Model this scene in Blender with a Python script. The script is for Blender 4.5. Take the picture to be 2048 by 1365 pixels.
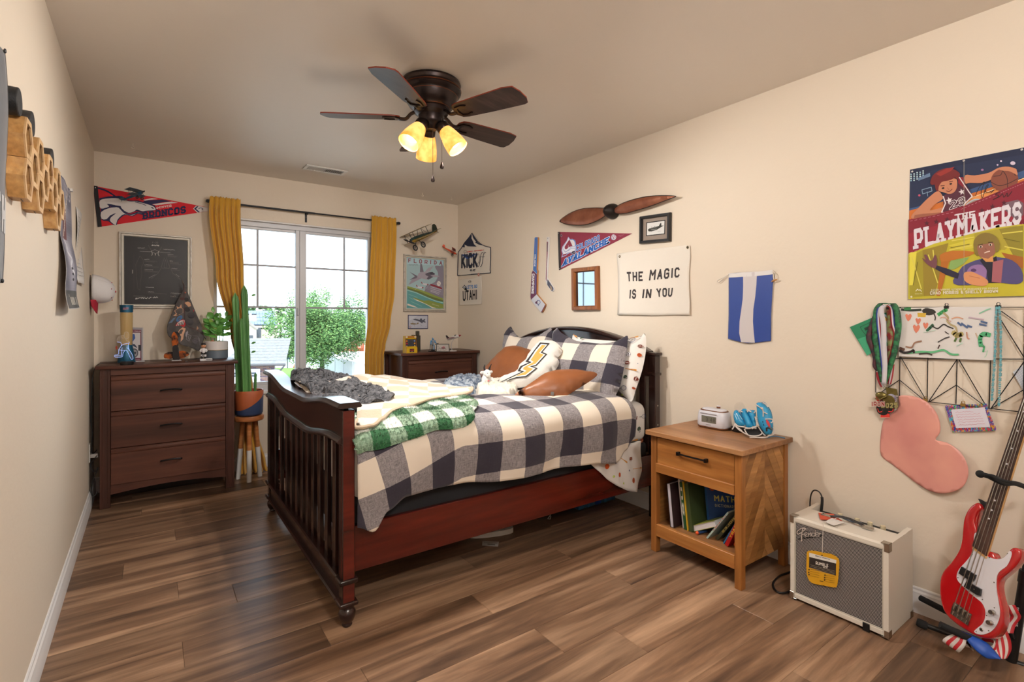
import bpy, bmesh, math, random
from mathutils import Vector, Matrix, noise
from mathutils.geometry import tessellate_polygon, delaunay_2d_cdt
random.seed(7)
for _o in list(bpy.data.objects): bpy.data.objects.remove(_o)
SC = bpy.context.scene; C = SC.collection
PI = math.pi
# ---------------------------------------------------------------- camera, world, lights, exposure
CF, YAW, HY, CX, CH = 1015.4, math.radians(35.58), 638.5, 0.318, 1.2407
W, D, H, REAR = 2.965, 4.68, 2.44, -0.75
cam = bpy.data.cameras.new('camera'); camo = bpy.data.objects.new('camera', cam); C.objects.link(camo)
camo.location = (CX, 0, CH); camo.rotation_euler = (PI/2, 0, -YAW)
cam.sensor_width = 36; cam.lens = 36*CF/2048; cam.shift_y = -(682.5-HY)/2048; cam.clip_start = .02; cam.clip_end = 400
SC.camera = camo
SC.view_settings.view_transform = 'Standard'; SC.view_settings.look = 'None'
SC.view_settings.exposure = 0.58; SC.view_settings.gamma = 1; SC.view_settings.use_curve_mapping = False
wd = bpy.data.worlds.new('sky'); SC.world = wd; wd.use_nodes = True
nt = wd.node_tree; bg = nt.nodes['Background']
tc = nt.nodes.new('ShaderNodeTexCoord'); sp = nt.nodes.new('ShaderNodeSeparateXYZ'); rp = nt.nodes.new('ShaderNodeValToRGB')
nt.links.new(tc.outputs['Generated'], sp.inputs[0]); nt.links.new(sp.outputs['Z'], rp.inputs[0]); nt.links.new(rp.outputs[0], bg.inputs[0])
rp.color_ramp.elements[0].position = 0.0; rp.color_ramp.elements[0].color = (.76, .89, 1, 1)
rp.color_ramp.elements[1].position = .9; rp.color_ramp.elements[1].color = (.62, .80, 1, 1)
bg.inputs[1].default_value = 3.2
def light(name, kind, loc, power, col=(1,1,1), size=.1, rot=None, sy=None):
 l = bpy.data.lights.new(name, kind); o = bpy.data.objects.new(name, l); C.objects.link(o); o.location = loc
 l.energy = power; l.color = col
 if kind == 'AREA':
  l.size = size
  if sy: l.shape = 'RECTANGLE'; l.size_y = sy
 elif kind == 'SUN': l.angle = size
 elif kind == 'SPOT': l.shadow_soft_size = size; l.spot_size = math.radians(165); l.spot_blend = .55
 else: l.shadow_soft_size = size
 if rot: o.rotation_euler = rot
 return o
FANW = 36.0; REARW = 52.0; FAN0 = 5
sun = light('sun', 'SUN', (0, 0, 12), 3.2, (1, .95, .88), .01, (math.radians(38), 0, math.radians(-28)))
portal = light('window_portal', 'AREA', (1.39, D+.16, 1.36), 1, (1,1,1), 1.34, (-PI/2, 0, 0), 1.42); portal.data.cycles.is_portal = True
rear = light('added_rear_fill', 'POINT', (.95, -.38, 2.20), REARW, (1,.975,.95), .15)   # added fill lamp behind the camera, brightens the whole room
SC.cycles.max_bounces = 8; SC.cycles.diffuse_bounces = 5; SC.cycles.glossy_bounces = 3; SC.cycles.transmission_bounces = 6
SC.cycles.transparent_max_bounces = 12; SC.cycles.sample_clamp_indirect = 4; SC.cycles.caustics_reflective = False; SC.cycles.caustics_refractive = False
# ---------------------------------------------------------------- helpers
def ray(px, py):
 s, c = math.sin(YAW), math.cos(YAW); a = (px-1024)/CF
 return Vector((s+c*a, c-s*a, (HY-py)/CF))
O = Vector((CX, 0, CH))
def U(px, py, ax, v):
 d = ray(px, py); i = 'XYZ'.index(ax); return O + d*((v-O[i])/d[i])
def onplane(P0, n, ox=0, oy=0, k=1):
 P0 = Vector(P0); n = Vector(n).normalized()
 def f(x, y, off=0):
  d = ray(ox+x/k, oy+y/k); return O + d*((P0-O).dot(n)/d.dot(n)) + n*off
 return f
def wallR(ox=0, oy=0, k=1, off=.002): return onplane((W-off,0,0), (-1,0,0), ox, oy, k)
def wallB(ox=0, oy=0, k=1, off=.002): return onplane((0,D-off,0), (0,-1,0), ox, oy, k)
def wallL(ox=0, oy=0, k=1, off=.002): return onplane((off,0,0), (1,0,0), ox, oy, k)
def lin(c):
 if isinstance(c, str): c = [int(c[i:i+2],16)/255 for i in (0,2,4)]
 return tuple(x/12.92 if x <= .04045 else ((x+.055)/1.055)**2.4 for x in c[:3]) + (1,)
MATS = {}
def mat(name, col, rough=.55, metal=0, bump=None, var=None, emit=0, spec=.5, alpha=1, trans=0, coat=0, sheen=0, stretch=None, coord='Object', sss=0):
 """procedural principled material; var=(scale, colour2, detail[, contrast]); bump=(scale, strength)"""
 if name in MATS: return MATS[name]
 m = bpy.data.materials.new(name); m.use_nodes = True; n = m.node_tree; b = n.nodes['Principled BSDF']; MATS[name] = m
 c = lin(col); b.inputs['Base Color'].default_value = c; b.inputs['Roughness'].default_value = rough; b.inputs['Metallic'].default_value = metal
 b.inputs['Specular IOR Level'].default_value = spec; b.inputs['Alpha'].default_value = alpha
 if trans: b.inputs['Transmission Weight'].default_value = trans
 if coat: b.inputs['Coat Weight'].default_value = coat; b.inputs['Coat Roughness'].default_value = .08
 if sheen: b.inputs['Sheen Weight'].default_value = sheen
 if emit: b.inputs['Emission Color'].default_value = c; b.inputs['Emission Strength'].default_value = emit
 if bump or var:
  t = n.nodes.new('ShaderNodeTexCoord'); mp = n.nodes.new('ShaderNodeMapping'); n.links.new(t.outputs[coord], mp.inputs[0])
  oi = n.nodes.new('ShaderNodeObjectInfo'); ml = n.nodes.new('ShaderNodeVectorMath'); ml.operation = 'SCALE'; ml.inputs[0].default_value = (7,11,5)
  n.links.new(oi.outputs['Random'], ml.inputs['Scale']); n.links.new(ml.outputs[0], mp.inputs['Location'])
  if stretch: mp.inputs['Scale'].default_value = stretch
  if var:
   z = n.nodes.new('ShaderNodeTexNoise'); z.inputs['Scale'].default_value = var[0]; z.inputs['Detail'].default_value = var[2] if len(var) > 2 else 3
   n.links.new(mp.outputs[0], z.inputs[0]); r = n.nodes.new('ShaderNodeValToRGB'); n.links.new(z.outputs[0], r.inputs[0])
   k = var[3] if len(var) > 3 else .2
   r.color_ramp.elements[0].position = .5-k; r.color_ramp.elements[1].position = .5+k
   r.color_ramp.elements[0].color = c; r.color_ramp.elements[1].color = lin(var[1]); n.links.new(r.outputs[0], b.inputs['Base Color'])
  if bump:
   z = n.nodes.new('ShaderNodeTexNoise'); z.inputs['Scale'].default_value = bump[0]; z.inputs['Detail'].default_value = 4
   n.links.new(mp.outputs[0], z.inputs[0]); u = n.nodes.new('ShaderNodeBump'); u.inputs['Strength'].default_value = bump[1]; u.inputs['Distance'].default_value = .01
   n.links.new(z.outputs[0], u.inputs['Height']); n.links.new(u.outputs[0], b.inputs['Normal'])
 return m
def wood(name, c1, c2, c3, axis='X', rough=.45, sc=1.0, knots=False, tone=0, bump=.15, coat=0):
 """grain stretched along axis, optional tone change from plank to plank"""
 if name in MATS: return MATS[name]
 m = bpy.data.materials.new(name); m.use_nodes = True; n = m.node_tree; b = n.nodes['Principled BSDF']; MATS[name] = m
 L = n.links.new; N = n.nodes.new
 t = N('ShaderNodeTexCoord'); mp = N('ShaderNodeMapping'); L(t.outputs['Object'], mp.inputs[0])
 oi = N('ShaderNodeObjectInfo'); ml = N('ShaderNodeVectorMath'); ml.operation = 'SCALE'; ml.inputs[0].default_value = (17,23,9)
 L(oi.outputs['Random'], ml.inputs['Scale']); L(ml.outputs[0], mp.inputs['Location'])
 s = {'X': (1.1,14,14), 'Y': (14,1.1,14), 'Z': (14,14,1.1)}[axis]; mp.inputs['Scale'].default_value = tuple(q*sc for q in s)
 dn = N('ShaderNodeTexNoise'); dn.inputs['Scale'].default_value = .9; dn.inputs['Detail'].default_value = 2; L(mp.outputs[0], dn.inputs[0])
 ad = N('ShaderNodeVectorMath'); ad.operation = 'MULTIPLY_ADD'; L(dn.outputs['Color'], ad.inputs[0]); ad.inputs[1].default_value = (1.6,1.6,1.6); L(mp.outputs[0], ad.inputs[2])
 z = N('ShaderNodeTexNoise'); z.inputs['Scale'].default_value = 1.0; z.inputs['Detail'].default_value = 6; z.inputs['Roughness'].default_value = .62; L(ad.outputs[0], z.inputs[0])
 r = N('ShaderNodeValToRGB'); L(z.outputs[0], r.inputs[0]); e = r.color_ramp.elements
 e[0].position = .33; e[0].color = lin(c1); e[1].position = .68; e[1].color = lin(c3); q = e.new(.5); q.color = lin(c2)
 z2 = N('ShaderNodeTexNoise'); z2.inputs['Scale'].default_value = 5.5; z2.inputs['Detail'].default_value = 3; L(mp.outputs[0], z2.inputs[0])
 mx = N('ShaderNodeMix'); mx.data_type = 'RGBA'; mx.blend_type = 'OVERLAY'; mx.inputs[0].default_value = .45
 L(r.outputs[0], mx.inputs[6]); L(z2.outputs[0], mx.inputs[7]); out = mx.outputs[2]
 if tone:
  h = N('ShaderNodeHueSaturation'); mr = N('ShaderNodeMapRange'); L(oi.outputs['Random'], mr.inputs[0]); mr.inputs[3].default_value = 1-tone; mr.inputs[4].default_value = 1+tone
  L(mr.outputs[0], h.inputs['Value']); L(out, h.inputs['Color']); out = h.outputs[0]
 L(out, b.inputs['Base Color']); b.inputs['Roughness'].default_value = rough; b.inputs['Specular IOR Level'].default_value = .3
 if coat: b.inputs['Coat Weight'].default_value = coat; b.inputs['Coat Roughness'].default_value = .15
 u = N('ShaderNodeBump'); u.inputs['Strength'].default_value = bump; u.inputs['Distance'].default_value = .003
 L(z.outputs[0], u.inputs['Height']); L(u.outputs[0], b.inputs['Normal'])
 return m
def tag(o, label=None, cat=None, group=None, kind=None):
 if label: o['label'] = label
 if cat: o['category'] = cat
 if group: o['group'] = group
 if kind: o['kind'] = kind
 return o
def thing(name, label, cat, loc=(0,0,0), rz=0, group=None, rot=None):
 o = bpy.data.objects.new(name, None); C.objects.link(o); o.location = loc; o.rotation_euler = rot or (0,0,rz); o.empty_display_size = .05
 o['wl'] = list(loc); return tag(o, label, cat, group)
class MB:
 """collects shapes into one mesh; coordinates are world unless the parent was made with local=True"""
 def __init__(s): s.bm = bmesh.new(); s.uv = s.bm.loops.layers.uv.new('UV'); s.mi = 0
 def _fin(s, vs):
  for f in {f for v in vs for f in v.link_faces}: f.material_index = s.mi
 def box(s, x0, x1, y0, y1, z0, z1, bev=0, M=None, seg=1):
  m = Matrix.Translation(((x0+x1)/2, (y0+y1)/2, (z0+z1)/2)) @ Matrix.Diagonal((abs(x1-x0), abs(y1-y0), abs(z1-z0), 1))
  vs = bmesh.ops.create_cube(s.bm, size=1, matrix=(M @ m) if M else m)['verts']
  if bev:
   r = bmesh.ops.bevel(s.bm, geom=list({e for v in vs for e in v.link_edges}), offset=bev, segments=seg, affect='EDGES', profile=.5)
   vs = r['verts']
  s._fin(vs); return s
 def pts(s, grid, close_u=False, close_v=False, caps=False, uvs=None, two=False):
  """grid: rows of points"""
  R = [[s.bm.verts.new(p) for p in row] for row in grid]; n, m = len(R), len(R[0])
  for i in range(n if close_u else n-1):
   for j in range(m if close_v else m-1):
    q = [R[i][j], R[i][(j+1) % m], R[(i+1) % n][(j+1) % m], R[(i+1) % n][j]]
    try: f = s.bm.faces.new(q)
    except ValueError: continue
    f.material_index = s.mi
    if uvs:
     for l, (a, b) in zip(f.loops, ((i,j),(i,j+1),(i+1,j+1),(i+1,j))): l[s.uv].uv = uvs(a, b)
  if caps:
   for row in (R[0], R[-1]):
    try: f = s.bm.faces.new(row); f.material_index = s.mi
    except ValueError: pass
  return s
 def tube(s, P, r, seg=8, caps=True, sq=None):
  P = [Vector(p) for p in P]; n = len(P); rr = r if isinstance(r, (list, tuple)) else [r]*n
  up = None; rows = []
  for i, p in enumerate(P):
   t = (P[min(i+1,n-1)] - P[max(i-1,0)]).normalized()
   if up is None:
    up = Vector((0,0,1)) if abs(t.z) < .9 else Vector((1,0,0))
   a = up.cross(t); a = a.normalized() if a.length > 1e-6 else t.orthogonal().normalized(); b = t.cross(a).normalized(); up = b
   fa, fb = sq if sq else (1,1)
   rows.append([p + (a*math.cos(2*PI*k/seg)*fa + b*math.sin(2*PI*k/seg)*fb)*rr[i] for k in range(seg)])
  return s.pts(rows, close_v=True, caps=caps)
 def lathe(s, prof, c=(0,0,0), seg=20, axis=(0,0,1), caps=False, uvm=False):
  ax = Vector(axis).normalized(); a = ax.orthogonal().normalized() if abs(ax.z) < .999 else Vector((1,0,0)); b = ax.cross(a); c = Vector(c)
  return s.pts([[c + ax*h + (a*math.cos(2*PI*k/seg) + b*math.sin(2*PI*k/seg))*max(r,1e-5) for k in range(seg)] for r, h in prof], close_v=True, caps=caps)
 def ell(s, c, r, nu=10, nv=14, M=None):
  c = Vector(c); r = (r,r,r) if isinstance(r,(int,float)) else r; rows = []
  for i in range(nu+1):
   th = PI*min(max(i/nu,.004),.996); rows.append([])
   for j in range(nv):
    ph = 2*PI*j/nv; v = Vector((r[0]*math.sin(th)*math.cos(ph), r[1]*math.sin(th)*math.sin(ph), r[2]*math.cos(th)))
    rows[-1].append(c + (M @ v if M else v))
  return s.pts(rows, close_v=True, caps=True)
 def prism(s, poly, d):
  """poly: 3D points of a flat outline; d: extrusion vector"""
  d = Vector(d); P = [Vector(p) for p in poly]
  tris = tessellate_polygon([P]); a = [s.bm.verts.new(p) for p in P]; b = [s.bm.verts.new(p+d) for p in P]; n = len(P)
  for t in tris:
   for q in ([a[i] for i in t], [b[i] for i in reversed(t)]):
    try: f = s.bm.faces.new(q); f.material_index = s.mi
    except ValueError: pass
  for i in range(n):
   f = s.bm.faces.new([a[i], a[(i+1)%n], b[(i+1)%n], b[i]]); f.material_index = s.mi
  return s
 def build(s, name, m, parent=None, label=None, cat=None, group=None, kind=None, sharp=35, at=None, solid=0, sub=0, local=False, nrm=True, rz=0):
  if nrm: bmesh.ops.recalc_face_normals(s.bm, faces=s.bm.faces[:])
  org = Vector((0,0,0))
  if parent is not None and not local: org = Vector(parent['wl'])
  elif parent is None and not local:
   if at is not None: org = Vector(at)
   elif kind != 'structure' and s.bm.verts:
    xs = [v.co for v in s.bm.verts]; lo = Vector([min(c[i] for c in xs) for i in range(3)]); hi = Vector([max(c[i] for c in xs) for i in range(3)])
    org = Vector(((lo.x+hi.x)/2, (lo.y+hi.y)/2, lo.z))
  if org.length: bmesh.ops.translate(s.bm, verts=s.bm.verts[:], vec=-org)
  me = bpy.data.meshes.new(name); s.bm.to_mesh(me); s.bm.free()
  for x in (m if isinstance(m, (list, tuple)) else [m]): me.materials.append(x)
  for p in me.polygons: p.use_smooth = True
  me.set_sharp_from_angle(angle=math.radians(sharp))
  o = bpy.data.objects.new(name, me); C.objects.link(o)
  o['wl'] = list(org) if parent is None else list(parent['wl'])
  if parent is not None: o.parent = parent
  else: o.location = org
  if solid: q = o.modifiers.new('thickness', 'SOLIDIFY'); q.thickness = solid; q.offset = 0
  if sub: q = o.modifiers.new('smooth', 'SUBSURF'); q.levels = sub; q.render_levels = sub
  return tag(o, label, cat, group, kind)
def bx(name, b, m, parent=None, bev=.002, **k): return MB().box(*b, bev=bev).build(name, m, parent, **k)
def copy_tree(o, parent=None):
 c = o.copy(); C.objects.link(c); c.parent = parent
 for ch in list(o.children): copy_tree(ch, c)
 return c
def smooth_line(P, n=6, closed=False):
 P = [Vector(p) for p in P]; out = []; N_ = len(P)
 for i in range(N_ if closed else N_-1):
  p0, p1, p2, p3 = (P[(i-1) % N_] if closed or i else P[0]), P[i], P[(i+1) % N_], (P[(i+2) % N_] if closed or i+2 < N_ else P[-1])
  for k in range(n):
   t = k/n; out.append(.5*((2*p1) + (p2-p0)*t + (2*p0-5*p1+4*p2-p3)*t*t + (3*p1-p0-3*p2+p3)*t**3))
 if not closed: out.append(P[-1])
 return out
def sm2(P, n=5, closed=True): return [(v.x, v.y) for v in smooth_line([(x,y,0) for x,y in P], n, closed)]
# ---- printed colour: flat shapes laid on a sheet, coloured by an attribute
def printmat(name='printed_colour', rough=.75, coat=0):
 if name in MATS: return MATS[name]
 m = bpy.data.materials.new(name); m.use_nodes = True; n = m.node_tree; b = n.nodes['Principled BSDF']; b.inputs['Roughness'].default_value = rough
 b.inputs['Coat Weight'].default_value = coat; b.inputs['Coat Roughness'].default_value = .1
 a = n.nodes.new('ShaderNodeAttribute'); a.attribute_name = 'Col'; n.links.new(a.outputs['Color'], b.inputs['Base Color']); MATS[name] = m; return m
FONT = {  # strokes on a 4 x 6 grid
'A':'00 26 40|12 32','B':'00 06 36 45 44 33 03|33 42 41 30 00','C':'41 30 10 01 05 16 36 45','D':'00 06 26 44 42 20 00','E':'40 00 06 46|03 33','F':'00 06 46|03 33',
'G':'45 36 16 05 01 10 30 41 43 23','H':'00 06|40 46|03 43','I':'20 26','J':'01 10 30 41 46','K':'00 06|46 02|13 40','L':'06 00 40','M':'00 06 23 46 40','N':'00 06 40 46',
'O':'10 01 05 16 36 45 41 30 10','P':'00 06 36 45 43 32 02','Q':'10 01 05 16 36 45 41 30 10|22 40','R':'00 06 36 45 43 32 02|22 40','S':'01 10 30 41 42 33 13 04 05 16 36 45',
'T':'20 26|06 46','U':'06 01 10 30 41 46','V':'06 20 46','W':'06 10 23 30 46','X':'00 46|06 40','Y':'06 23 46|23 20','Z':'06 46 00 40','0':'10 01 05 16 36 45 41 30 10','1':'15 26 20',
'2':'05 16 36 45 44 00 40','3':'05 16 36 45 44 33 13|33 42 41 30 10 01','4':'30 36 02 42','5':'01 10 30 41 43 34 04 06 46','6':'45 36 16 05 01 10 30 41 42 33 03','7':'06 46 20','8':'13 04 05 16 36 45 44 33 13 02 01 10 30 41 42 33',
'9':'01 10 30 41 45 36 16 05 04 13 43','!':'26 22|21 20','&':'40 05 16 26 35 02 01 10 20 42','\'':'26 24','.':'20 21','-':'13 33',',':'21 10',':':'21 20|24 23','/':'00 46'}
class Pr:
 def __init__(s, f, dz=1.1e-4, base=.0004): s.f = f; s.dz = dz; s.l = 0; s.b = base; s.sub = 0; s.V = []; s.F = []; s.K = []
 def _p(s, x, y): s.V.append(s.f(x, y, s.b + s.l*s.dz + (s.sub % 5)*1.6e-5)); return len(s.V)-1
 def poly(s, P, c, hold=False):
  if not hold: s.l += 1
  P = [(float(a), float(b)) for a, b in P]
  T = tessellate_polygon([[Vector((a,b,0)) for a,b in P]]); i = [s._p(a,b) for a,b in P]
  for t in T: s.F.append([i[k] for k in t]); s.K.append(lin(c) if isinstance(c, str) else c)
  return s
 def quad(s, x0, y0, x1, y1, c, hold=False): return s.poly([(x0,y0),(x1,y0),(x1,y1),(x0,y1)], c, hold)
 def grid(s, q, c, nu=1, nv=1):
  """bilinear sheet over corners tl,tr,br,bl; c is a colour or a function of (u,v)"""
  s.l += 1; (a,b,d,e) = q
  idx = [[s._p(*[(1-v)*((1-u)*a[k]+u*b[k]) + v*((1-u)*e[k]+u*d[k]) for k in (0,1)]) for u in [i/nu for i in range(nu+1)]] for v in [j/nv for j in range(nv+1)]]
  for j in range(nv):
   for i in range(nu):
    s.F.append([idx[j][i], idx[j][i+1], idx[j+1][i+1], idx[j+1][i]]); s.K.append(lin(c) if isinstance(c, str) else lin(c((i+.5)/nu, (j+.5)/nv)))
  return s
 def ell(s, x, y, rx, ry=None, c='000000', n=16, rot=0):
  ry = ry or rx; cr, sr = math.cos(rot), math.sin(rot)
  return s.poly([(x+rx*math.cos(2*PI*k/n)*cr-ry*math.sin(2*PI*k/n)*sr, y+rx*math.cos(2*PI*k/n)*sr+ry*math.sin(2*PI*k/n)*cr) for k in range(n)], c)
 def line(s, P, w, c, hold=False, cap=True):
  if not hold: s.l += 1
  col = lin(c) if isinstance(c, str) else c; ws = w if isinstance(w, (list,tuple)) else [w]*len(P); h = .3
  for i in range(len(P)-1):
   (x0,y0),(x1,y1) = P[i], P[i+1]; L = math.hypot(x1-x0,y1-y0)
   if L < 1e-6: continue
   ux, uy = (x1-x0)/L, (y1-y0)/L; a, b = ws[i]/2, ws[i+1]/2; e = .35 if cap else 0
   q = [(x0-ux*a*e-uy*a, y0-uy*a*e+ux*a),(x0-ux*a*e+uy*a, y0-uy*a*e-ux*a),(x1+ux*b*e+uy*b, y1+uy*b*e-ux*b),(x1+ux*b*e-uy*b, y1+uy*b*e+ux*b)]
   s.sub += 1; s.F.append([s._p(*t) for t in q]); s.K.append(col)
   if 0 < i:
    s.sub += 1; k = 6; ix = [s._p(x0+a*math.cos(2*PI*j/k), y0+a*math.sin(2*PI*j/k)) for j in range(k)]; s.F.append(ix); s.K.append(col)
  return s
 def curve(s, P, w, c, n=5, closed=False): 
  Q = sm2(P, n, closed); 
  if closed: Q.append(Q[0])
  return s.line(Q, w if not isinstance(w,(list,tuple)) else [w[0]+(w[1]-w[0])*k/(len(Q)-1) for k in range(len(Q))], c)
 def text(s, t, q, c, w=.9, serif=0, gap=1.3, wmul=1, out=None):
  """lettering inside the quad q = tl,tr,br,bl (input coordinates)"""
  s.l += 1; adv = []; x = 0
  for ch in t.upper():
   ww = {'I':1.6,'!':1.6,'.':1.2,'\'':1.2,' ':2.2,'1':2.6,'M':4.8,'W':4.8}.get(ch, 4)*1.0; adv.append((x, ww)); x += ww + gap
  tot = x - gap; a,b,d,e = q
  def mp(X, Y):
   u = X/tot; v = 1-Y/6
   return tuple((1-v)*((1-u)*a[k]+u*b[k]) + v*((1-u)*e[k]+u*d[k]) for k in (0,1))
  col = lin(c) if isinstance(c, str) else c
  def st(P, th, cc):
   Q = []
   for i in range(len(P)-1):
    (x0,y0),(x1,y1) = P[i], P[i+1]; L = math.hypot(x1-x0,y1-y0) or 1; ux, uy = (x1-x0)/L*th/2, (y1-y0)/L*th/2
    s.sub += 1; s.F.append([s._p(*mp(X,Y)) for X,Y in ((x0-ux*.7-uy,y0-uy*.7+ux),(x0-ux*.7+uy,y0-uy*.7-ux),(x1+ux*.7+uy,y1+uy*.7-ux),(x1+ux*.7-uy,y1+uy*.7+ux))]); s.K.append(cc)
    if i:
     s.sub += 1; s.F.append([s._p(*mp(x0+th*.5*math.cos(PI/4*k), y0+th*.5*math.sin(PI/4*k))) for k in range(8)]); s.K.append(cc)
  for pas in ((1,) if out else ()) + (0,):
   if pas == 0 and out: s.l += 1
   th = w + (out[1] if pas else 0); cc = lin(out[0]) if pas else col
   for ch, (X, ww) in zip(t.upper(), adv):
    if ch not in FONT: continue
    for sk in FONT[ch].split('|'):
     P = [(int(k[0])/4*(ww if ww > 2 else 4) + X - (0 if ww > 2 else (4-ww)/2), int(k[1])) for k in sk.split()]
     # keep stroke inside cell
     P = [(X + (p[0]-X)*(1-w/ (ww+w)) + w*.25, w*.42 + p[1]*(6-w*.84)/6) for p in P]
     st(P, th, cc)
     if serif:
      for p in (P[0], P[-1]):
       if p[1] < .9 or p[1] > 5.1: st([(p[0]-serif, p[1]), (p[0]+serif, p[1])], th*.75, cc)
  return s
 def build(s, name, parent=None, m=None, **k):
  org = Vector((0,0,0))
  if parent is not None: org = Vector(parent['wl'])
  elif s.V: xs = s.V; org = Vector([(min(v[i] for v in xs)+max(v[i] for v in xs))/2 for i in range(3)])
  me = bpy.data.meshes.new(name); me.from_pydata([v-org for v in s.V], [], s.F)
  ca = me.color_attributes.new('Col', 'FLOAT_COLOR', 'CORNER'); buf = []
  for p, c in zip(me.polygons, s.K): buf += list(c)*p.loop_total
  ca.data.foreach_set('color', buf); me.materials.append(m or printmat())
  o = bpy.data.objects.new(name, me); C.objects.link(o); o['wl'] = list(org)
  if parent is not None: o.parent = parent
  else: o.location = org
  return tag(o, **k)
def sheet(name, label, cat, f, outline, m, th=.0012, group=None, back=.0):
 """a thin flat thing with a traced outline; returns it as the parent of its print"""
 P = [f(x, y, back) for x, y in outline]; nrm = (f(*outline[0], 1) - f(*outline[0], 0)).normalized()
 return MB().prism(P, nrm*th).build(name, m, None, label=label, cat=cat, group=group)
def wbox(f, q, off0, off1, name, m, parent, **k):
 """box over the quad q (input coords) between two distances from the plane"""
 b = MB(); A = [f(x, y, off0) for x, y in q]; B = [f(x, y, off1) for x, y in q]; b.pts([A, B], close_v=True, caps=True); return b.build(name, m, parent, **k)
def frame4(f, q, wd, off0, off1, m, parent, name='frame_rail', bevel=.3, raw=None):
 """four mitred frame pieces around quad q (tl,tr,br,bl), width wd in metres, each a part"""
 P = [f(x, y, 0) for x, y in q] if raw is None else raw; n = ((P[1]-P[0]).cross(P[3]-P[0])).normalized()
 if (O-P[0]).dot(n) < 0: n = -n
 ux = (P[1]-P[0]).normalized(); uy = (P[3]-P[0]).normalized(); ux2 = (P[2]-P[3]).normalized(); uy2 = (P[2]-P[1]).normalized()
 I = [P[0]+ux*wd+uy*wd, P[1]-ux*wd+uy2*wd, P[2]-ux2*wd-uy2*wd, P[3]+ux2*wd-uy*wd]; out = []
 for k in range(4):
  a, b, c, d = P[k], P[(k+1)%4], I[(k+1)%4], I[k]; e = (off1-off0)*bevel
  rows = [[a+n*off0, b+n*off0], [a+n*(off1-e), b+n*(off1-e)], [a.lerp(d,.15)+n*off1, b.lerp(c,.15)+n*off1], [a.lerp(d,.8)+n*off1, b.lerp(c,.8)+n*off1], [d+n*(off1-e*1.6), c+n*(off1-e*1.6)], [d+n*off0, c+n*off0]]
  out.append(MB().pts(rows, close_u=True).build(name, m, parent, sharp=25))
 return I, n
def pip(x, y, P):
 c = False; j = len(P)-1
 for i in range(len(P)):
  if (P[i][1] > y) != (P[j][1] > y) and x < (P[j][0]-P[i][0])*(y-P[i][1])/(P[j][1]-P[i][1]) + P[i][0]: c = not c
  j = i
 return c
def dseg(x, y, P):
 best = 1e9
 for i in range(len(P)):
  ax, ay = P[i-1]; bx_, by = P[i]; dx, dy = bx_-ax, by-ay; L = dx*dx+dy*dy or 1e-9
  t = max(0, min(1, ((x-ax)*dx+(y-ay)*dy)/L)); best = min(best, math.hypot(x-ax-t*dx, y-ay-t*dy))
 return best
def puff(outline, f3, thick, step, edge=None, back=1.0, mb=None, wr=0):
 """cushion-like body over a 2D outline (metres); f3(x,y,h) -> 3D; thick: half thickness"""
 xs = [p[0] for p in outline]; ys = [p[1] for p in outline]; edge = edge or thick
 pts = [Vector(p) for p in outline]; n = len(pts); y = min(ys)+step/2
 while y < max(ys):
  x = min(xs)+step/2
  while x < max(xs):
   if pip(x, y, outline) and dseg(x, y, outline) > step*.45: pts.append(Vector((x+random.uniform(-.1,.1)*step, y+random.uniform(-.1,.1)*step)))
   x += step
  y += step
 r = delaunay_2d_cdt(pts, [], [list(range(n))], 1, 1e-6); V = r[0]; F = r[2]; mb = mb or MB()
 hh = []
 for v in V:
  t = min(1, dseg(v.x, v.y, outline)/edge); h = math.sqrt(max(0, 1-(1-t)**2))
  if wr: h *= 1 + wr*noise.noise(Vector((v.x*18, v.y*18, thick*99)))
  hh.append(h*thick)
 a = [mb.bm.verts.new(f3(v.x, v.y, h)) for v, h in zip(V, hh)]
 b = [a[i] if hh[i] < 1e-5 else mb.bm.verts.new(f3(v.x, v.y, -h*back)) for i, (v, h) in enumerate(zip(V, hh))]
 for t in F:
  for q, ix in (([a[i] for i in t], t), ([b[i] for i in reversed(t)], list(reversed(t)))):
   try: g = mb.bm.faces.new(q); g.material_index = mb.mi
   except ValueError: continue
   for l, i in zip(g.loops, ix): l[mb.uv].uv = (V[i].x, V[i].y)
 return mb
def basis(n, up=(0,0,1)):
 n = Vector(n).normalized(); e1 = Vector(up).cross(n).normalized(); return e1, n.cross(e1).normalized(), n
def plush(name, outline, P0, n, thick, step, m, ox=0, oy=0, k=1, edge=None, wr=0, up=(0,0,1), smooth=3, back=1.0, parent=None, disp=None, **kw):
 """soft padded body whose traced outline lies on the plane through P0 with normal n"""
 e1, e2, n = basis(n, up); P0 = Vector(P0); f = onplane(P0, n, ox, oy, k)
 o2 = [((f(x,y)-P0).dot(e1), (f(x,y)-P0).dot(e2)) for x, y in (sm2(outline, smooth) if smooth else outline)]
 g = lambda x, y, h: P0 + e1*x + e2*y + n*(h + (disp(x,y) if disp else 0))
 o = puff(o2, g, thick, step, edge, back, wr=wr).build(name, m, parent, sharp=kw.pop('sharp', 60), nrm=False, **kw)
 return o, g, e1, e2, n, P0
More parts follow.
